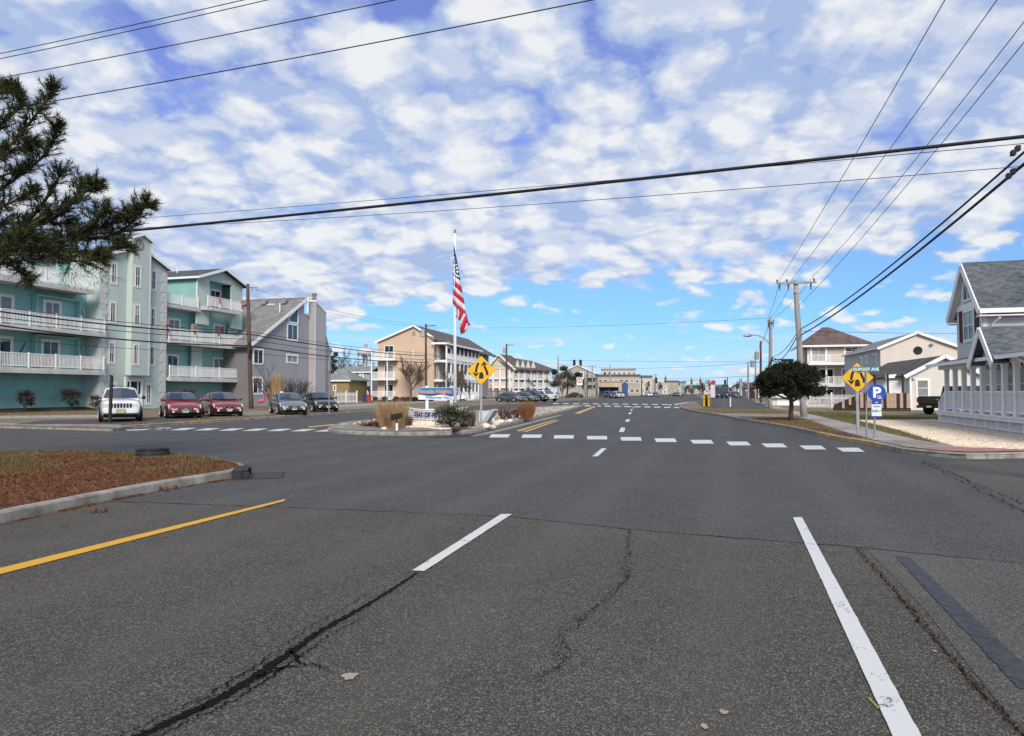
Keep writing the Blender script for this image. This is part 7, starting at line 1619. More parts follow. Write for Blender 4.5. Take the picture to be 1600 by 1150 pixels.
# sloped plaque and grey box behind the median sign
p_ = G(763, 662.5, .13); o = thing('plaque_stand', 'grey slanted information plaque beside the median sign post', 'plaque', (p_.x, p_.y, .13), R(-15)); MB().prism([(-.28, 0), (-.05, 0), (.38, .62), (.3, .7), (.2, .66)], -.35, .35).build('slanted_panel', mat('plaque_grey', (.36, .36, .39), .6), o, bevel=.01); MB().box(-.3, .1, -.3, .3, -.02, .08).build('foot', M_CONC, o)
p_ = G(741, 664.5, .13); MB().box(-.18, .18, -.15, .15, 0, .62).box(-.2, .2, -.17, .17, .62, .66).build('utility_box', mat('green_grey_box', (.25, .28, .25), .7), loc=(p_.x, p_.y + .2, .13), label='grey green utility box at the right end of the bush', cat='box')
p_ = G(758, 659, .13); MB().prism([(-.75, 0), (.75, 0), (.7, .5), (-.7, .55)], 0, .5).build('white_block', M_SWH, loc=(p_.x - .3, p_.y + .5, .13), label='low white block behind the median diamond sign', cat='block')
# flagpole and flag
Zf = 39.5; b = XY(711.3, Zf); o = thing('flagpole', 'tall white flagpole rising from the median planting', 'flagpole', (b.x, b.y, .1)); zt_ = P(711, 366.5, Zf).z; tx = P(711, 366.5, Zf).x - b.x
MB().tube([(0, 0, 0), (tx * .5, 0, zt_ * .5), (tx, 0, zt_)], [.095, .075, .045], 14).build('shaft', M_SWH, o, smooth=True); MB().lathe([(0, 0), (.05, .02), (.09, .1), (.05, .17), (0, .19)], 14, (tx, 0, zt_ + .06)).build('finial', mat('gold', (.5, .42, .25), .35, metal=.7), o, smooth=True); MB().lathe([(.06, 0), (.08, .03), (.05, .07)], 12, (tx, 0, zt_)).build('truck', M_METAL, o); MB().tube([(-.1, -.05, 1.2), (tx - .09, -.05, zt_ - .1)], .006, 4).build('halyard', M_SWH, o)
def zf_(zx, zy): q = P(660 + zx * .1565, 350 + zy * .1565, Zf - .1); return q
Bf = P(709, 383, Zf - .1); fo_ = thing('flag', 'limp tattered american flag hanging from the white flagpole', 'flag', (Bf.x, Bf.y, Bf.z))
M_FB = mat('flag_blue', (.03, .075, .22), .8, .15, 3); M_FR = mat('flag_red', (.46, .022, .055), .8, .12, 3); M_FW = mat('flag_white', (.66, .62, .64), .8, .08, 3)
def fold(u, v): return .16 * math.sin(u * 5.5 + v * 3.0) * min(1, v * 3) + .05 * math.sin(v * 14 + u * 3)
def band(name, l0_, l1_, r0_, r1_, m_, rows_=3, cols_=10):
    vs = []
    for j in range(rows_ + 1):
        for i in range(cols_ + 1):
            u = i / cols_; v = j / rows_; a_ = (l0_[0] + (l1_[0] - l0_[0]) * v, l0_[1] + (l1_[1] - l0_[1]) * v); b_ = (r0_[0] + (r1_[0] - r0_[0]) * v, r0_[1] + (r1_[1] - r0_[1]) * v)
            zx, zy = a_[0] + (b_[0] - a_[0]) * u, a_[1] + (b_[1] - a_[1]) * u + math.sin(u * math.pi) * 6; q = zf_(zx, zy); q = q - Bf; q.y += fold(u, zy / 1000.0); vs.append(tuple(q))
    mb = MB(); c_ = cols_ + 1; mb.add(vs, [(j * c_ + i, j * c_ + i + 1, (j + 1) * c_ + i + 1, (j + 1) * c_ + i) for j in range(rows_) for i in range(cols_)]); ob = mb.build(name, m_, fo_, smooth=True); s_ = ob.modifiers.new('s', 'SOLIDIFY'); s_.thickness = .008; return ob
canton = band('canton', (314, 205), (301, 505), (317, 205), (380, 565), M_FB, 10)
st_l = [505, 552, 602, 650, 700, 757, 792]; st_r = [565, 625, 690, 742, 800, 868, 905]
for k in range(6): band('stripe', (301, st_l[k]), (301 + (2 if k > 3 else 0), st_l[k + 1]), (380 + 10 * k, st_r[k]), (390 + 10 * k, st_r[k + 1]), M_FW if k % 2 == 0 else M_FR)
for (l0_, l1_, r0_, r1_, m_) in (((328, 800), (330, 920), (350, 815), (346, 925), M_FW), ((346, 815), (352, 940), (384, 850), (372, 930), M_FW), ((384, 850), (352, 935), (440, 895), (374, 968), M_FR), ((412, 888), (372, 965), (444, 905), (376, 1040), M_FW), ((442, 895), (374, 1040), (458, 975), (385, 1106), M_FR), ((446, 905), (440, 985), (458, 972), (488, 1012), M_FR), ((440, 985), (412, 1062), (466, 1000), (452, 1060), M_FW), ((412, 1040), (396, 1100), (455, 1040), (425, 1075), M_FR)): band('tail_strip', l0_, l1_, r0_, r1_, m_, 5, 4)
me = MB().lathe([(.065, 0), (.065, .006), (0, .006)], 5, axis='y').mesh(M_SWH)
for (zx, zy) in ((322, 290), (313, 330), (323, 345), (330, 372), (312, 410), (337, 410), (319, 447), (345, 445), (352, 480), (330, 500), (310, 470), (345, 520), (360, 525)):
    q = zf_(zx, zy) - Bf; u = (zx - 303) / 70.0; q.y += fold(u, zy / 1000.0) - .022; link('star', me, canton, q)
# distant street signs and posts
def post_sign(name, lab, px, Z, yb, shape, x0, x1, y0, y1, fm, pm=None, tilt=0.0, sub=None):
    b = XY(px, Z); o = thing(name, lab, 'sign', (b.x, b.y, .1)); k = Z / F; za, zb = P(px, y1, Z).z - .1, P(px, y0, Z).z - .1; w0, w1 = (x0 - px) * k, (x1 - px) * k
    MB().tube([(0, 0, 0), (tilt, 0, zb)], .035 * max(1, Z / 70), 6).build('post', pm or M_METAL, o)
    if shape == 'rect': f = MB().box(w0, w1, -.05, -.04, za, zb).build('face', fm, o)
    else: f = MB().lathe([((w1 - w0) / 2, 0), ((w1 - w0) / 2, .012)], 8 if shape == 'oct' else 20, ((w0 + w1) / 2, -.05, (za + zb) / 2), axis='y').build('face', fm, o)
    return o, f, (w0 + w1) / 2, (za + zb) / 2, (w1 - w0)
o, f, cx0, cz0, cw = post_sign('regulatory_sign', 'white no turn sign with red ring at the median tip', 905.5, 82, 634, 'rect', 901, 910.2, 590, 602, M_SWH)
link('red_ring', MB().tube([(.25 * math.cos(k * math.pi / 10), 0, .25 * math.sin(k * math.pi / 10)) for k in range(21)], .045, 4).mesh(M_SR), f, (cx0, -.062, cz0 + .12)); link('slash', MB().bar((-.18, 0, .18), (.18, 0, -.18), .07, .006).mesh(M_SR), f, (cx0, -.064, cz0 + .12)); link('arrow', MB().bar((0, 0, -.15), (0, 0, .15), .05, .006).mesh(M_SBK), f, (cx0, -.058, cz0 + .12))
o, f, cx0, cz0, cw = post_sign('stop_sign', 'stop sign on a post before the white motel fence', 766, 125, 625, 'oct', 764.0, 769.5, 599, 607.5, M_SR); link('ring', MB().tube([(.33 * math.cos(k * math.pi / 4), 0, .33 * math.sin(k * math.pi / 4)) for k in range(9)], .02, 4).mesh(M_SWH), f, (cx0, -.06, cz0)); link('lettering', text_mesh('STOP', .22, M_SWH, .01), f, (cx0, -.06, cz0)); link('plate', MB().box(-.45, .45, -.055, -.04, cz0 + .6, cz0 + .85).mesh(M_BACK), f)
o, f, cx0, cz0, cw = post_sign('regulatory_sign', 'white sign on a leaning dark post beside the yellow bollards', 1116, 62, 638, 'rect', 1110, 1117, 601, 621, mat('sign_grey_white', (.5, .52, .54), .5), M_WOODB, -.2); link('stop_face', MB().lathe([(.22, 0), (.22, .012)], 8, (cx0 + .05, -.06, cz0 + .75), axis='y').mesh(M_SR), f); link('name_plate', MB().box(cx0 + .2, cx0 + .8, -.03, -.01, cz0 + .42, cz0 + .56).mesh(mat('sign_dull_green', (.12, .2, .18), .5)), f)
for (px, lab) in ((1180, 'red no entry sign on the grey pole behind the round tree'), (1166.5, 'smaller red no entry sign further left along the frontage road')):
    o, f, cx0, cz0, cw = post_sign('no_entry_sign', lab, px, 110 if px > 1170 else 140, 628, 'disc', px - 2.6, px + 2.6, 607.5, 613, M_SR); link('bar', MB().box(-cw * .38, cw * .38, -.066, -.06, -cw * .09, cw * .09).mesh(M_SWH), f, (cx0, 0, cz0))
for (px, lab) in ((1099.8, 'left yellow bollard on the right island'), (1107.2, 'right yellow bollard on the right island')):
    p_ = XY(px, 72); o = thing('bollard', lab, 'bollard', (p_.x, p_.y, .1)); MB().lathe([(.1, 0), (.1, 1.05), (.07, 1.12), (0, 1.14)], 12).build('post', mat('bollard_yellow', (.62, .40, .02), .5), o); MB().lathe([(.104, .75), (.104, .8)], 12).build('band', M_BTRIM, o)
p_ = XY(1103.4, 72.6); MB().box(-.13, .13, -.1, .1, 0, 1.15).build('control_cabinet', mat('cabinet_brown', (.05, .035, .03), .8), loc=(p_.x, p_.y, .1), label='narrow dark cabinet between the yellow bollards', cat='cabinet')
p_ = XY(1141, 70); o = thing('marker_post', 'white marker post on the right verge', 'post', (p_.x, p_.y, .1)); MB().lathe([(.07, 0), (.07, .95), (.04, 1.0)], 10).build('post', M_SWH, o); MB().lathe([(.16, 1.0), (.16, 1.02)], 10).build('cap', M_SWH, o)
p_ = G(171.5, 661.0, .12); o = thing('wooden_post', 'plain dark wooden post standing before the white suv', 'post', (p_.x, p_.y, .12)); MB().prismz([(-.055, -.055), (.055, -.055), (.055, .055), (-.055, .055)], 0, 2.25).build('post', mat('dark_post', (.03, .028, .027), .85), o).rotation_euler = (0, R(1.3), 0); MB().prismz([(-.065, -.065), (.065, -.065), (.065, .065), (-.065, .065)], 2.25, 2.29).build('cap', M_BTRIM, o)
p_ = G(514, 646.8, .12); o = thing('sign_post', 'thin grey sign post with plate edge on before the black sedan', 'sign', (p_.x, p_.y, .12)); MB().tube([(0, 0, 0), (.02, 0, 4.0)], .04, 8).build('post', M_METAL, o); MB().box(-.015, .06, -.25, .25, 2.9, 3.6).build('plate', M_BACK, o)
# traffic signals hung over the far crossing
M_SIG = mat('signal_yellow', (.50, .22, .02), .6); M_SIGD = mat('signal_dark', (.05, .05, .04), .6)
for i, (px, py, m_) in enumerate(((1040, 593, M_SIG), (1025.5, 594.5, M_SIGD), (1080.5, 596.5, M_SIG), (1094.5, 596.5, M_SIG), (1133, 598, M_SIGD))):
    c = P(px, py, 175); o = thing('traffic_signal', ['yellow traffic signal hanging left of the teal tower', 'dark traffic signal hanging past the cream cottage', 'left of the paired yellow signals over the far crossing', 'right of the paired yellow signals over the far crossing', 'dark signal hanging above the bus'][i], 'traffic signal', c); MB().box(-.25, .25, -.2, .2, -.7, .7).build('housing', m_, o, bevel=.05)
    for j in range(3): MB().lathe([(.15, 0), (.17, .12), (.15, .12), (0, .02)], 12, (0, -.33, -.42 + j * .42), axis='y').build('visor', M_BTRIM, o)
    MB().tube([(0, 0, .7), (0, 0, 1.6)], .04, 5).build('hanger', M_WIRE, o)
c = P(1087, 605, 175); MB().box(-.85, .85, -.03, .03, -.4, .4).build('guide_sign', mat('guide_green', (.0, .16, .08), .5), loc=c, label='green guide sign hanging between the paired signals', cat='sign')
MB().tube([P(1066, 595, 175) - c, P(1110, 594, 175) - c], .05, 6).build('span_bar', M_METAL, bpy.data.objects['guide_sign'])
# pink garden ornament and roof topper
p_ = G(408.5, 640.5, .12); o = thing('garden_flamingo', 'small pink flamingo garden ornament beside the brown wooden pole', 'ornament', (p_.x, p_.y, .12)); MP = mat('flamingo_pink', (.55, .09, .17), .6)
MB().tube([(-.35, 0, .62), (-.1, 0, .72), (.15, 0, .78), (.28, 0, .75)], [.03, .17, .16, .05], 10).tube([(.22, 0, .8), (.34, 0, 1.0), (.24, 0, 1.2), (.32, 0, 1.34), (.45, 0, 1.3)], [.07, .05, .045, .07, .03], 8).build('body', MP, o, smooth=True)
for sg in (-.06, .06): MB().tube([(0, sg, 0), (.02, sg, .65)], .012, 5).build('leg', M_METAL, o)
c = P(440, 616, 51.5); o = MB().prism([(-.22, -.12), (.22, -.12), (.16, .05), (.06, .2), (-.06, .2), (-.16, .05)], -.12, .12).build('roof_topper', M_SWH, loc=(c.x, c.y, c.z), bevel=.03, label='white rounded topper on the roof of the grey silver sedan', cat='roof sign')

# ================================================================== VEGETATION
M_BARK = mat('bark_brown', (.075, .052, .038), .95, .35, 6, .01, 30, streak=.2); M_BARKG = mat('bark_grey', (.13, .11, .095), .95, .3, 6, .01, 30, streak=.2); M_TWIG = mat('twig', (.10, .075, .06), .9)
def grow(mb, p, d, L, r, lvl, rnd, up=.15, spread=.6, n=3, curve=.12, minr=.004, sides=6, twigs=None):
    k = 4; pts = [Vector(p)]; dd = Vector(d).normalized()
    for i in range(k):
        dd = (dd + Vector((rnd.gauss(0, curve), rnd.gauss(0, curve), rnd.gauss(0, curve) + up * .25))).normalized(); pts.append(pts[-1] + dd * L / k)
    tgt = twigs if (twigs is not None and lvl <= 1) else mb
    tgt.tube(pts, [max(minr, r * (1 - .45 * i / k)) for i in range(k + 1)], max(3, sides), cap=False)
    if lvl <= 0: return
    for j in range(n + (1 if lvl > 1 else 0)):
        t = rnd.uniform(.35, 1.0) if j else 1.0; q = pts[0].lerp(pts[-1], 0); idx = min(k - 1, int(t * k)); q = pts[idx].lerp(pts[idx + 1], t * k - idx) if idx < k else pts[-1]
        a = rnd.uniform(0, 6.283); nd_ = (dd + Vector((math.cos(a), math.sin(a), rnd.uniform(-.2, .5))) * spread).normalized()
        grow(mb, q, nd_, L * rnd.uniform(.55, .8), r * .55, lvl - 1, rnd, up, spread, n, curve, minr, max(3, sides - 1), twigs)
def bare_tree(name, lab, loc, h, r, lvl, seed, spread=.65, n=3, minr=.006, m=None, cat='tree', trunk=.35, lean=(0, 0)):
    rnd = random.Random(seed); o = thing(name, lab, cat, loc); tr = MB(); tw = MB()
    grow(tr, (0, 0, 0), (lean[0], lean[1], 1), h * trunk, r, lvl, rnd, .3, spread, n, .07, minr, 7, tw)
    tr.build('trunk', m or M_BARKG, o, smooth=True, fix=False); tw.build('twigs', M_TWIG, o, kind='stuff', fix=False); return o
def leaf_cloud(mb, c, rad, n, size, rnd, nm=1, shell=.55, up=.25):
    for _ in range(n):
        a = rnd.uniform(0, 6.283); z = rnd.uniform(-1, 1); s = math.sqrt(1 - z * z); rr = rnd.uniform(shell, 1.0)
        p = Vector((c[0] + rad[0] * s * math.cos(a) * rr, c[1] + rad[1] * s * math.sin(a) * rr, c[2] + rad[2] * z * rr))
        n_ = (Vector((s * math.cos(a), s * math.sin(a), z)) + Vector((rnd.gauss(0, .5), rnd.gauss(0, .5), rnd.gauss(0, .5) + up))).normalized()
        e = n_.cross(Vector((rnd.gauss(0, 1), rnd.gauss(0, 1), rnd.gauss(0, 1)))).normalized(); g = n_.cross(e); sz = size * rnd.uniform(.6, 1.3)
        mb.add([p - e * sz * .35, p + g * sz, p + e * sz * .35, p - g * sz * .7], [(0, 1, 2, 3)], rnd.randrange(nm))
def tuft(mb, p, d, n, L, w, rnd, nm, spread=.8):
    d = Vector(d).normalized()
    for _ in range(n):
        v = (d * rnd.uniform(.2, 1.0) + Vector((rnd.gauss(0, 1), rnd.gauss(0, 1), rnd.gauss(0, 1))) * spread * .6).normalized(); l = L * rnd.uniform(.6, 1.15); b = Vector(p) + d * rnd.uniform(-.10, .06)
        e = v.cross(Vector((rnd.gauss(0, 1), rnd.gauss(0, 1), rnd.gauss(0, 1)))).normalized() * w
        mb.add([b - e, b + e, b + v * l], [(0, 1, 2)], rnd.randrange(nm))
# --- pine entering from the left
rnd = random.Random(11)
PN = [mat('pine_needle_dark', (.018, .026, .010), .7, .2, 5, spec=.2), mat('pine_needle_mid', (.035, .047, .014), .7, .2, 5, spec=.2), mat('pine_needle_olive', (.070, .078, .022), .7, .2, 5, spec=.2), mat('pine_needle_brown', (.05, .03, .018), .8, .2, 5, spec=.2)]
tb = P(-190, 640, 13.6); tb.z = .12
pine = thing('pine_tree', 'large dark pine tree whose branches reach in from the left edge', 'tree', tb)
def LP_(px, py, Z): return P(px, py, Z) - tb
trunk_pts = [Vector((0, 0, -.1)), Vector((.1, 0, 2)), LP_(-175, 420, 13.6), LP_(-165, 250, 13.7), LP_(-150, 80, 13.8), LP_(-140, -60, 13.9)]
MB().tube(trunk_pts, [.26, .22, .18, .14, .09, .04], 12).build('trunk', M_BARK, pine, smooth=True)
BR = [([(-165, 330), (-60, 290), (20, 225), (60, 175), (82, 140)], 13.2), ([(-165, 300), (-60, 250), (0, 195), (40, 160), (20, 140)], 12.6), ([(-165, 360), (-40, 325), (30, 275), (80, 235), (90, 200)], 13.8), ([(-165, 380), (-60, 350), (0, 325), (50, 300)], 12.8), ([(-165, 300), (-60, 270), (10, 240), (50, 225)], 12.2), ([(-165, 330), (-80, 300), (-10, 280), (40, 262)], 14.2), ([(-165, 260), (-80, 220), (-20, 170), (5, 140)], 13.6),
      ([(-165, 440), (-60, 400), (40, 358), (100, 318), (150, 290)], 13.0), ([(20, 365), (60, 330), (85, 290), (95, 270)], 13.2), ([(40, 358), (90, 340), (120, 310), (130, 285)], 13.4),
      ([(-165, 440), (-40, 395), (60, 385), (140, 365), (190, 342), (230, 320)], 13.0), ([(60, 385), (110, 375), (150, 345), (165, 330)], 12.7), ([(60, 388), (130, 395), (175, 392), (195, 385)], 13.2), ([(-60, 400), (20, 395), (80, 402), (130, 410), (160, 402)], 12.6), ([(-165, 430), (-60, 395), (0, 380), (50, 372)], 12.3), ([(-165, 450), (-70, 415), (0, 400), (50, 395), (90, 390)], 13.8), ([(-60, 410), (0, 408), (25, 418), (42, 432)], 12.9), ([(-165, 400), (-60, 370), (0, 350), (60, 345), (110, 350)], 14.0), ([(100, 375), (160, 372), (195, 360), (215, 335)], 13.3)]
br = MB(); nee = MB()
for (pts, Z) in BR:
    ps = smooth_path([LP_(x, y, 13.6 + (Z - 13.6) * min(1, i / 2)) for i, (x, y) in enumerate(pts)], 2); n = len(ps)
    br.tube(ps, [.036 * (1 - i / n) + .010 for i in range(n)], 5, cap=False)
    L = sum((ps[i + 1] - ps[i]).length for i in range(n - 1)); k = int(L / .052)
    for j in range(k):
        t = (j + rnd.random()) / k
        if t < .22 and rnd.random() < .5: continue
        i = min(n - 2, int(t * (n - 1))); p = ps[i].lerp(ps[i + 1], t * (n - 1) - i); d = (ps[i + 1] - ps[i]).normalized()
        for _ in range(2):
            a = Vector((rnd.gauss(0, 1), rnd.gauss(0, 1.1), rnd.gauss(.15, 1))).normalized(); tw = (d * .8 + a * .9 + Vector((0, 0, .25))).normalized(); ln = rnd.uniform(.08, .34) * (1.15 - .45 * t)
            q = p + tw * ln; br.tube([p, q], [.010, .005], 3, cap=False); tuft(nee, q, tw, 36, .145, .0056, rnd, 4 if rnd.random() < .2 else (3 if t > .55 else 2), .8)
    tuft(nee, ps[-1], (ps[-1] - ps[-2]), 80, .17, .0065, rnd, 3, .7)
# bare hanging twigs below
for _ in range(26):
    p = LP_(rnd.uniform(30, 175), rnd.uniform(400, 412), rnd.uniform(12.6, 13.6)); d = Vector((rnd.gauss(0, .5), rnd.gauss(0, .4), -1)); grow(br, p, d, rnd.uniform(.2, .42), .005, 2, rnd, -.2, .9, 2, .25, .0022, 4)
br.build('branches', M_BARK, pine, fix=False); nee.build('needles', PN, pine, kind='stuff', fix=False)
# --- round clipped evergreen on the right verge
rnd = random.Random(5); p_ = G(1235.5, 657.6, .11); rt = thing('round_evergreen', 'round dark evergreen with a bare curved trunk on the right verge', 'tree', p_)
k = p_.y / F
trk = MB(); trk.tube([(-.02, 0, -.05), (.02, 0, .35), (.06, .02, .8), (.02, .0, 1.3), (0, 0, 1.9)], [.14, .115, .11, .10, .06], 10)
for (x, y, z) in ((-1.0, .2, 2.1), (-.6, -.5, 2.3), (.9, .1, 2.1), (.5, .6, 2.4), (.3, -.6, 2.3), (-.3, .5, 2.5), (1.3, -.2, 1.8), (-1.4, 0, 1.8)): trk.tube([(.03, 0, .95 + rnd.uniform(0, .3)), (x * .45, y * .45, z * .72), (x, y, z)], [.06, .04, .015], 6)
trk.build('trunk', M_BARK, rt, smooth=True)
RG = [mat('juniper_dark', (.012, .019, .011), .75, .2, 5, spec=.2), mat('juniper_mid', (.022, .031, .015), .75, .2, 5, spec=.2), mat('juniper_brown', (.035, .030, .017), .75, .2, 5, spec=.2)]
cr = MB()
for _ in range(330):
    a = rnd.uniform(0, 6.283); rr = math.sqrt(rnd.random()); wv = 1 + .13 * math.sin(a * 3 + 1) + .08 * math.sin(a * 7); x, y = 1.55 * wv * rr * math.cos(a), 1.4 * wv * rr * math.sin(a); zt = 1.8 + (1.1 + .16 * math.sin(a * 4)) * math.sqrt(max(0, 1 - rr * rr)) + rnd.gauss(0, .05); zb_ = 1.42 - .12 * rr + .12 * math.sin(a * 5)
    z = rnd.uniform(zb_, zt) if rnd.random() < .6 else zt * .97; leaf_cloud(cr, (x, y, z), (.32, .32, .22), 46, .08, rnd, 3, .2)
    d = Vector((x * .6, y * .6, .5 + (z - 2) * .6))
    for _k in range(3): tuft(cr, (x + rnd.gauss(0, .12), y + rnd.gauss(0, .12), z + .06), d, 22, .25, .014, rnd, 3, .55)
cr.build('crown', RG, rt, kind='stuff', fix=False)
# --- dark spreading evergreen before the grey gabled house
rnd = random.Random(8); p_ = XY(886, 165); et = thing('dark_evergreen', 'dark spreading evergreen before the grey gabled house', 'tree', (p_.x, p_.y, .1)); MB().tube([(0, 0, 0), (.2, 0, 3), (0, 0, 7)], [.25, .2, .08], 8).build('trunk', M_BARK, et)
cr = MB()
for (x, z, rx, rz) in ((-2.0, 4.8, 1.7, 1.3), (0, 5.6, 1.8, 1.4), (1.6, 4.6, 1.8, 1.2), (-.8, 7.0, 1.2, .8), (3.0, 3.6, 1.2, .9), (-2.6, 3.4, 1.4, 1.0), (.6, 3.2, 2.2, 1.1), (-3.0, 6.2, .8, .7), (2.6, 5.6, .9, .6)): leaf_cloud(cr, (x, rnd.uniform(-1, 1), z), (rx, 1.5, rz), 700, .2, rnd, 3, .3)
cr.build('crown', RG, et, kind='stuff', fix=False)
# --- bare trees
def at_(px, py, z=.11): p = G(px, py, z); return (p.x, p.y, z)
bare_tree('bare_tree', 'bare winter tree rising before the grey house by the brown pole', at_(420, 639), 4.6, .09, 4, 21, .7, 3, .010)
bare_tree('bare_tree', 'bare tree standing before the tan motel gable', at_(641.5, 626.8), 8.0, .2, 4, 22, .95, 4, .02)
for i, (lab, px, Z, h, s) in enumerate((('bare tree before the tan motel balconies', 700, 100, 6.5, 31), ('second bare tree before the tan motel balconies', 719, 105, 5.5, 32), ('bare street tree before the white motel gable', 735, 108, 6.0, 33), ('tall bare tree behind the olive cottage', 540, 170, 13, 34), ('broad bare tree behind the blue grey house', 553, 175, 12, 35), ('bare tree right of the water tower', 583, 180, 12, 36), ('bare tree before the far grey gabled house', 915, 185, 6, 37), ('bare street tree left of the navy shed', 879, 150, 5.5, 38), ('reddish bare tree beside the far grey pole on the right', 1150, 205, 6, 39), ('dark bare street tree under the signals', 1084, 130, 3.4, 40), ('second dark bare street tree near the yellow bollards', 1093, 125, 4.2, 41), ('low bare tree left of the paired signals', 1072, 260, 5, 42), ('thin bare tree before the cream cottage', 1032, 300, 6, 43), ('bare tree over the far parked cars', 1008, 310, 7, 45), ('bare tree behind the navy shed', 942, 290, 8, 46), ('bare tree beside the small ivory bungalow', 1162, 240, 6, 47), ('bare tree left of the bus', 1108, 280, 7, 48))):
    b = XY(px, Z); bare_tree('bare_tree', lab, (b.x, b.y, .05), h, .014 * h, 4, s, .65, 3, .012 + .00012 * Z, M_BARK)
rnd = random.Random(44); p_ = XY(519, 150); o = thing('evergreen', 'dark conifer rising behind the olive cottage', 'tree', (p_.x, p_.y, .1)); MB().tube([(0, 0, 0), (0, 0, 9)], [.25, .05], 8).build('trunk', M_BARK, o); cr = MB()
for i in range(12): leaf_cloud(cr, (rnd.gauss(0, .3), rnd.gauss(0, .3), 2 + i * .75), (2.0 - i * .14, 2.0 - i * .14, .6), 160, .25, rnd, 3, .3)
cr.build('crown', RG, o, kind='stuff', fix=False)
# --- shrubs
def bare_shrub(lab, loc, h, w, seed, n=16, minr=.006, mt=None):
    rnd = random.Random(seed); o = thing('bare_shrub', lab, 'shrub', loc); mb = MB(); tw = MB()
    for i in range(n): a = rnd.uniform(0, 6.28); grow(mb, (rnd.gauss(0, .06), rnd.gauss(0, .06), 0), (math.cos(a) * w / h * .55, math.sin(a) * w / h * .55, 1), h * .48, .02, 2, rnd, .2, .55, 3, .1, minr, 4, tw)
    mb.build('stems', M_BARK, o, fix=False); tw.build('twigs', mt or M_TWIG, o, kind='stuff', fix=False); return o
M_TWD = mat('dark_leafy_twig', (.035, .03, .022), .9)
def leaf_shrub(lab, loc, rx, rz, seed, mats, n=1500, size=.06, name='shrub', ry=None, spiky=0):
    rnd = random.Random(seed); o = thing(name, lab, 'shrub', loc); mb = MB(); st = MB()
    for i in range(10): a = rnd.uniform(0, 6.28); st.tube([(0, 0, 0), (math.cos(a) * rx * .5, math.sin(a) * rx * .5, rz * rnd.uniform(.8, 1.5))], [.02, .006], 4)
    for i in range(26): a = rnd.uniform(0, 6.28); rr = math.sqrt(rnd.random()) * .8; leaf_cloud(mb, (rx * rr * math.cos(a), (ry or rx) * rr * math.sin(a), rz * (1.0 + .75 * rnd.uniform(-.9, 1) * math.sqrt(1 - rr * rr))), (rx * .35, rx * .35, rz * .35), n // 26, size, rnd, len(mats), .2)
    if spiky:
        for i in range(spiky): a = rnd.uniform(0, 6.28); rr = rnd.uniform(0, .8); tuft(mb, (rx * rr * math.cos(a), rx * rr * math.sin(a), rz * 1.4), (math.cos(a) * .5, math.sin(a) * .5, 1), 10, rz * .8, .012, rnd, len(mats), .4)
    st.build('stems', M_BARK, o); mb.build('leaves', mats, o, kind='stuff', fix=False); return o
SG = [mat('shrub_dark', (.022, .022, .020), .8), mat('shrub_brown', (.05, .038, .03), .8)]
def onwall(px, y): s = T.s(px, y); w_ = T.world(s, y); return (w_.x, w_.y, .3)
leaf_shrub('rounded dark shrub against the turquoise wall at the far left', onwall(40, -.2), .62, .75, 61, SG, 900, .09, spiky=30)
leaf_shrub('wider dark spiky shrub against the turquoise wall', onwall(113, -.2), .85, .8, 62, SG, 900, .09, spiky=40)
leaf_shrub('small brown shrub at the tower corner behind the suv', onwall(149, -.5), .5, .55, 63, [SG[1], mat('shrub_rust', (.10, .05, .03), .8)], 500, .08, spiky=20)
leaf_shrub('low dark shrub behind the dark red sedan', onwall(294, -.3), .8, .8, 64, SG, 700, .09, spiky=30)
bare_shrub('broad bare vase shaped shrub behind the grey silver sedan', at_(459, 637.5), 3.0, 3.6, 65, 26, .012, M_TWD)
def grass_clump(lab, loc, h, r, n, mats, seed, flare=.35, w=.008):
    rnd = random.Random(seed); o = thing('ornamental_grass', lab, 'grass clump', loc); mb = MB()
    for _ in range(n):
        a = rnd.uniform(0, 6.28); rr = r * math.sqrt(rnd.random()); b = Vector((rr * math.cos(a), rr * math.sin(a), 0)); l = h * rnd.uniform(.65, 1.1); t = b + Vector((math.cos(a) * rr * flare + rnd.gauss(0, .05), math.sin(a) * rr * flare + rnd.gauss(0, .05), l)); e = Vector((rnd.gauss(0, 1), rnd.gauss(0, 1), 0)).normalized() * w; m_ = b.lerp(t, .55) + Vector((rnd.gauss(0, .02), rnd.gauss(0, .02), .0))
        mb.add([b - e, b + e, m_ + e * .8, m_ - e * .8, t], [(0, 1, 2, 3), (3, 2, 4)], rnd.randrange(len(mats)))
    mb.build('blades', mats, o, kind='stuff', fix=False); return o
TG = [mat('grass_tan', (.38, .25, .13), .85), mat('grass_wheat', (.46, .33, .19), .85), mat('grass_rust', (.22, .115, .055), .85)]
grass_clump('tall tan ornamental grass left of the boat sign', at_(613, 669, .13), 1.16, .50, 1300, TG, 71, .6)
grass_clump('short brown grass tucked before the boat sign bow', at_(634, 666.5, .13), .5, .25, 300, [TG[2], SG[1]], 72)
grass_clump('rust coloured grass clump on the median gravel', at_(823, 655.2, .13), 1.0, .28, 900, [TG[2], mat('grass_orange', (.28, .12, .045), .85)], 73, 1.0)
grass_clump('tall tan reeds beside the bare tree before the grey house', at_(432, 638.5, .13), 3.0, .55, 900, TG, 74, .2, .02)
grass_clump('rusty grass at the right end of the green bush', at_(730, 667, .13), .8, .3, 500, [TG[2], SG[1], mat('shrub_rust', (.10, .05, .03), .8)], 75)
BG = [mat('bush_green', (.035, .048, .026), .8), mat('bush_olive', (.075, .078, .042), .8), mat('bush_grey', (.10, .095, .065), .8)]
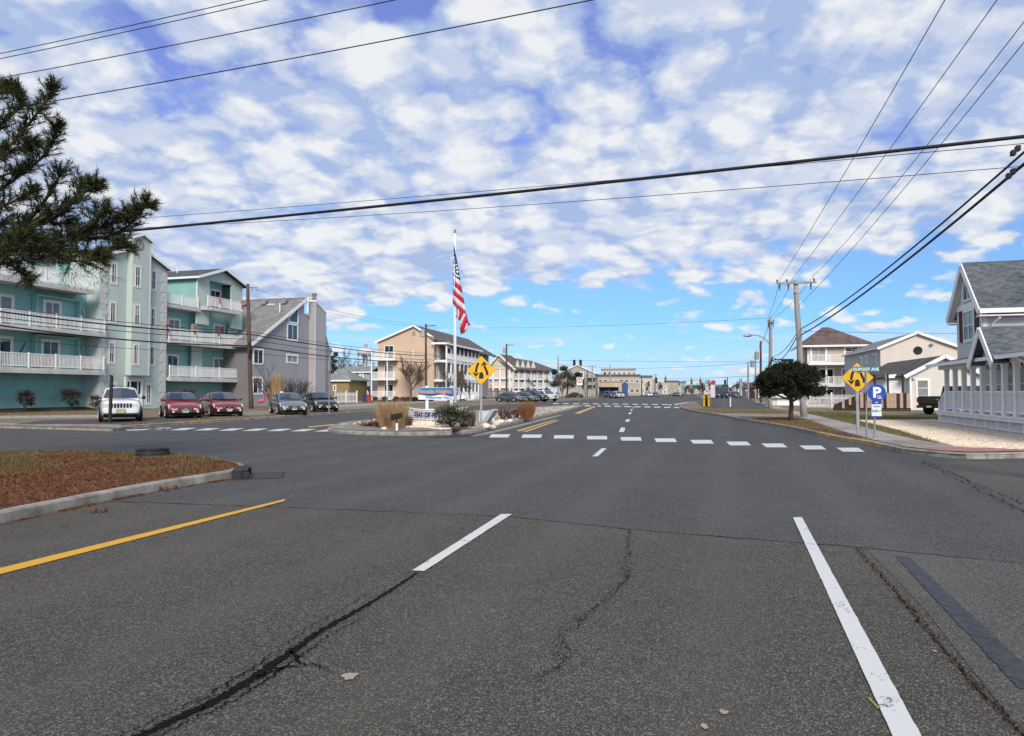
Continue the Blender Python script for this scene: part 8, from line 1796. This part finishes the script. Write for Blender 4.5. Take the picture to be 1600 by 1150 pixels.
leaf_shrub('large green bush covering the right half of the boat sign', at_(707, 669.5, .13), 0.86, .50, 76, BG, 3200, .065, 'shrub', .7, 24)
bare_shrub('low reddish brown twigs at the left end of the median', at_(575, 667, .13), .4, 1.6, 77, 22, .004, mat('twig_red', (.13, .06, .05), .9))
bare_shrub('reddish twigs between the nose and the tan grass', at_(592, 668, .13), .5, 1.4, 78, 22, .004, mat('twig_red', (.13, .06, .05), .9))
for i, px in enumerate((786, 797, 807)): bare_shrub(['left', 'middle', 'right'][i] + ' of the brown twig clumps beyond the plaque', at_(px, 655.5 - i, .13), .75, 1.1, 80 + i, 16, .005, mat('twig_red', (.13, .06, .05), .9))
bare_shrub('brown low twigs before the big green bush', at_(712, 674, .13), .28, 1.6, 84, 18, .004, mat('twig_red', (.13, .06, .05), .9))
# pale boulders on the median
for i, (px, py, r) in enumerate(((587, 662, .22), (571, 664.5, .14), (760, 667.5, .18), (776, 663.5, .2), (783, 660.5, .16), (770, 668.5, .13), (797, 659, .14), (600, 671, .12))):
    rnd = random.Random(90 + i); p_ = G(px, py, .13); bm = bmesh.new(); bmesh.ops.create_icosphere(bm, subdivisions=2, radius=r)
    for v in bm.verts: v.co *= 1 + .35 * noise.noise(v.co * 4 / r * .25 + Vector((i * 3.1, 0, 0))); v.co.z *= .7
    me = bpy.data.meshes.new('b'); bm.to_mesh(me); bm.free(); me.materials.append(ST[i % 2]); link('boulder', me, loc=(p_.x, p_.y, .13 + r * .3), label=['round pale boulder left of the tan grass', 'small pale boulder at the median nose', 'pale boulder at the foot of the median sign', 'pale boulder right of the median sign', 'cream boulder before the brown twigs', 'small boulder in front of the plaque', 'small pale boulder beside the twig clumps', 'little boulder beside the flood light'][i], cat='boulder', group='boulders on the median')
# small planters and low shrubs along the tan motel
for i, px in enumerate((586, 600, 618, 634, 648)):
    b = XY(px, 103); leaf_shrub('low dark shrub before the tan motel, ' + ['first', 'second', 'third', 'fourth', 'fifth'][i] + ' from the bins', (b.x, b.y, .1), .6 + .2 * (i % 2), .45, 110 + i, [SG[0], BG[0]], 260, .14)
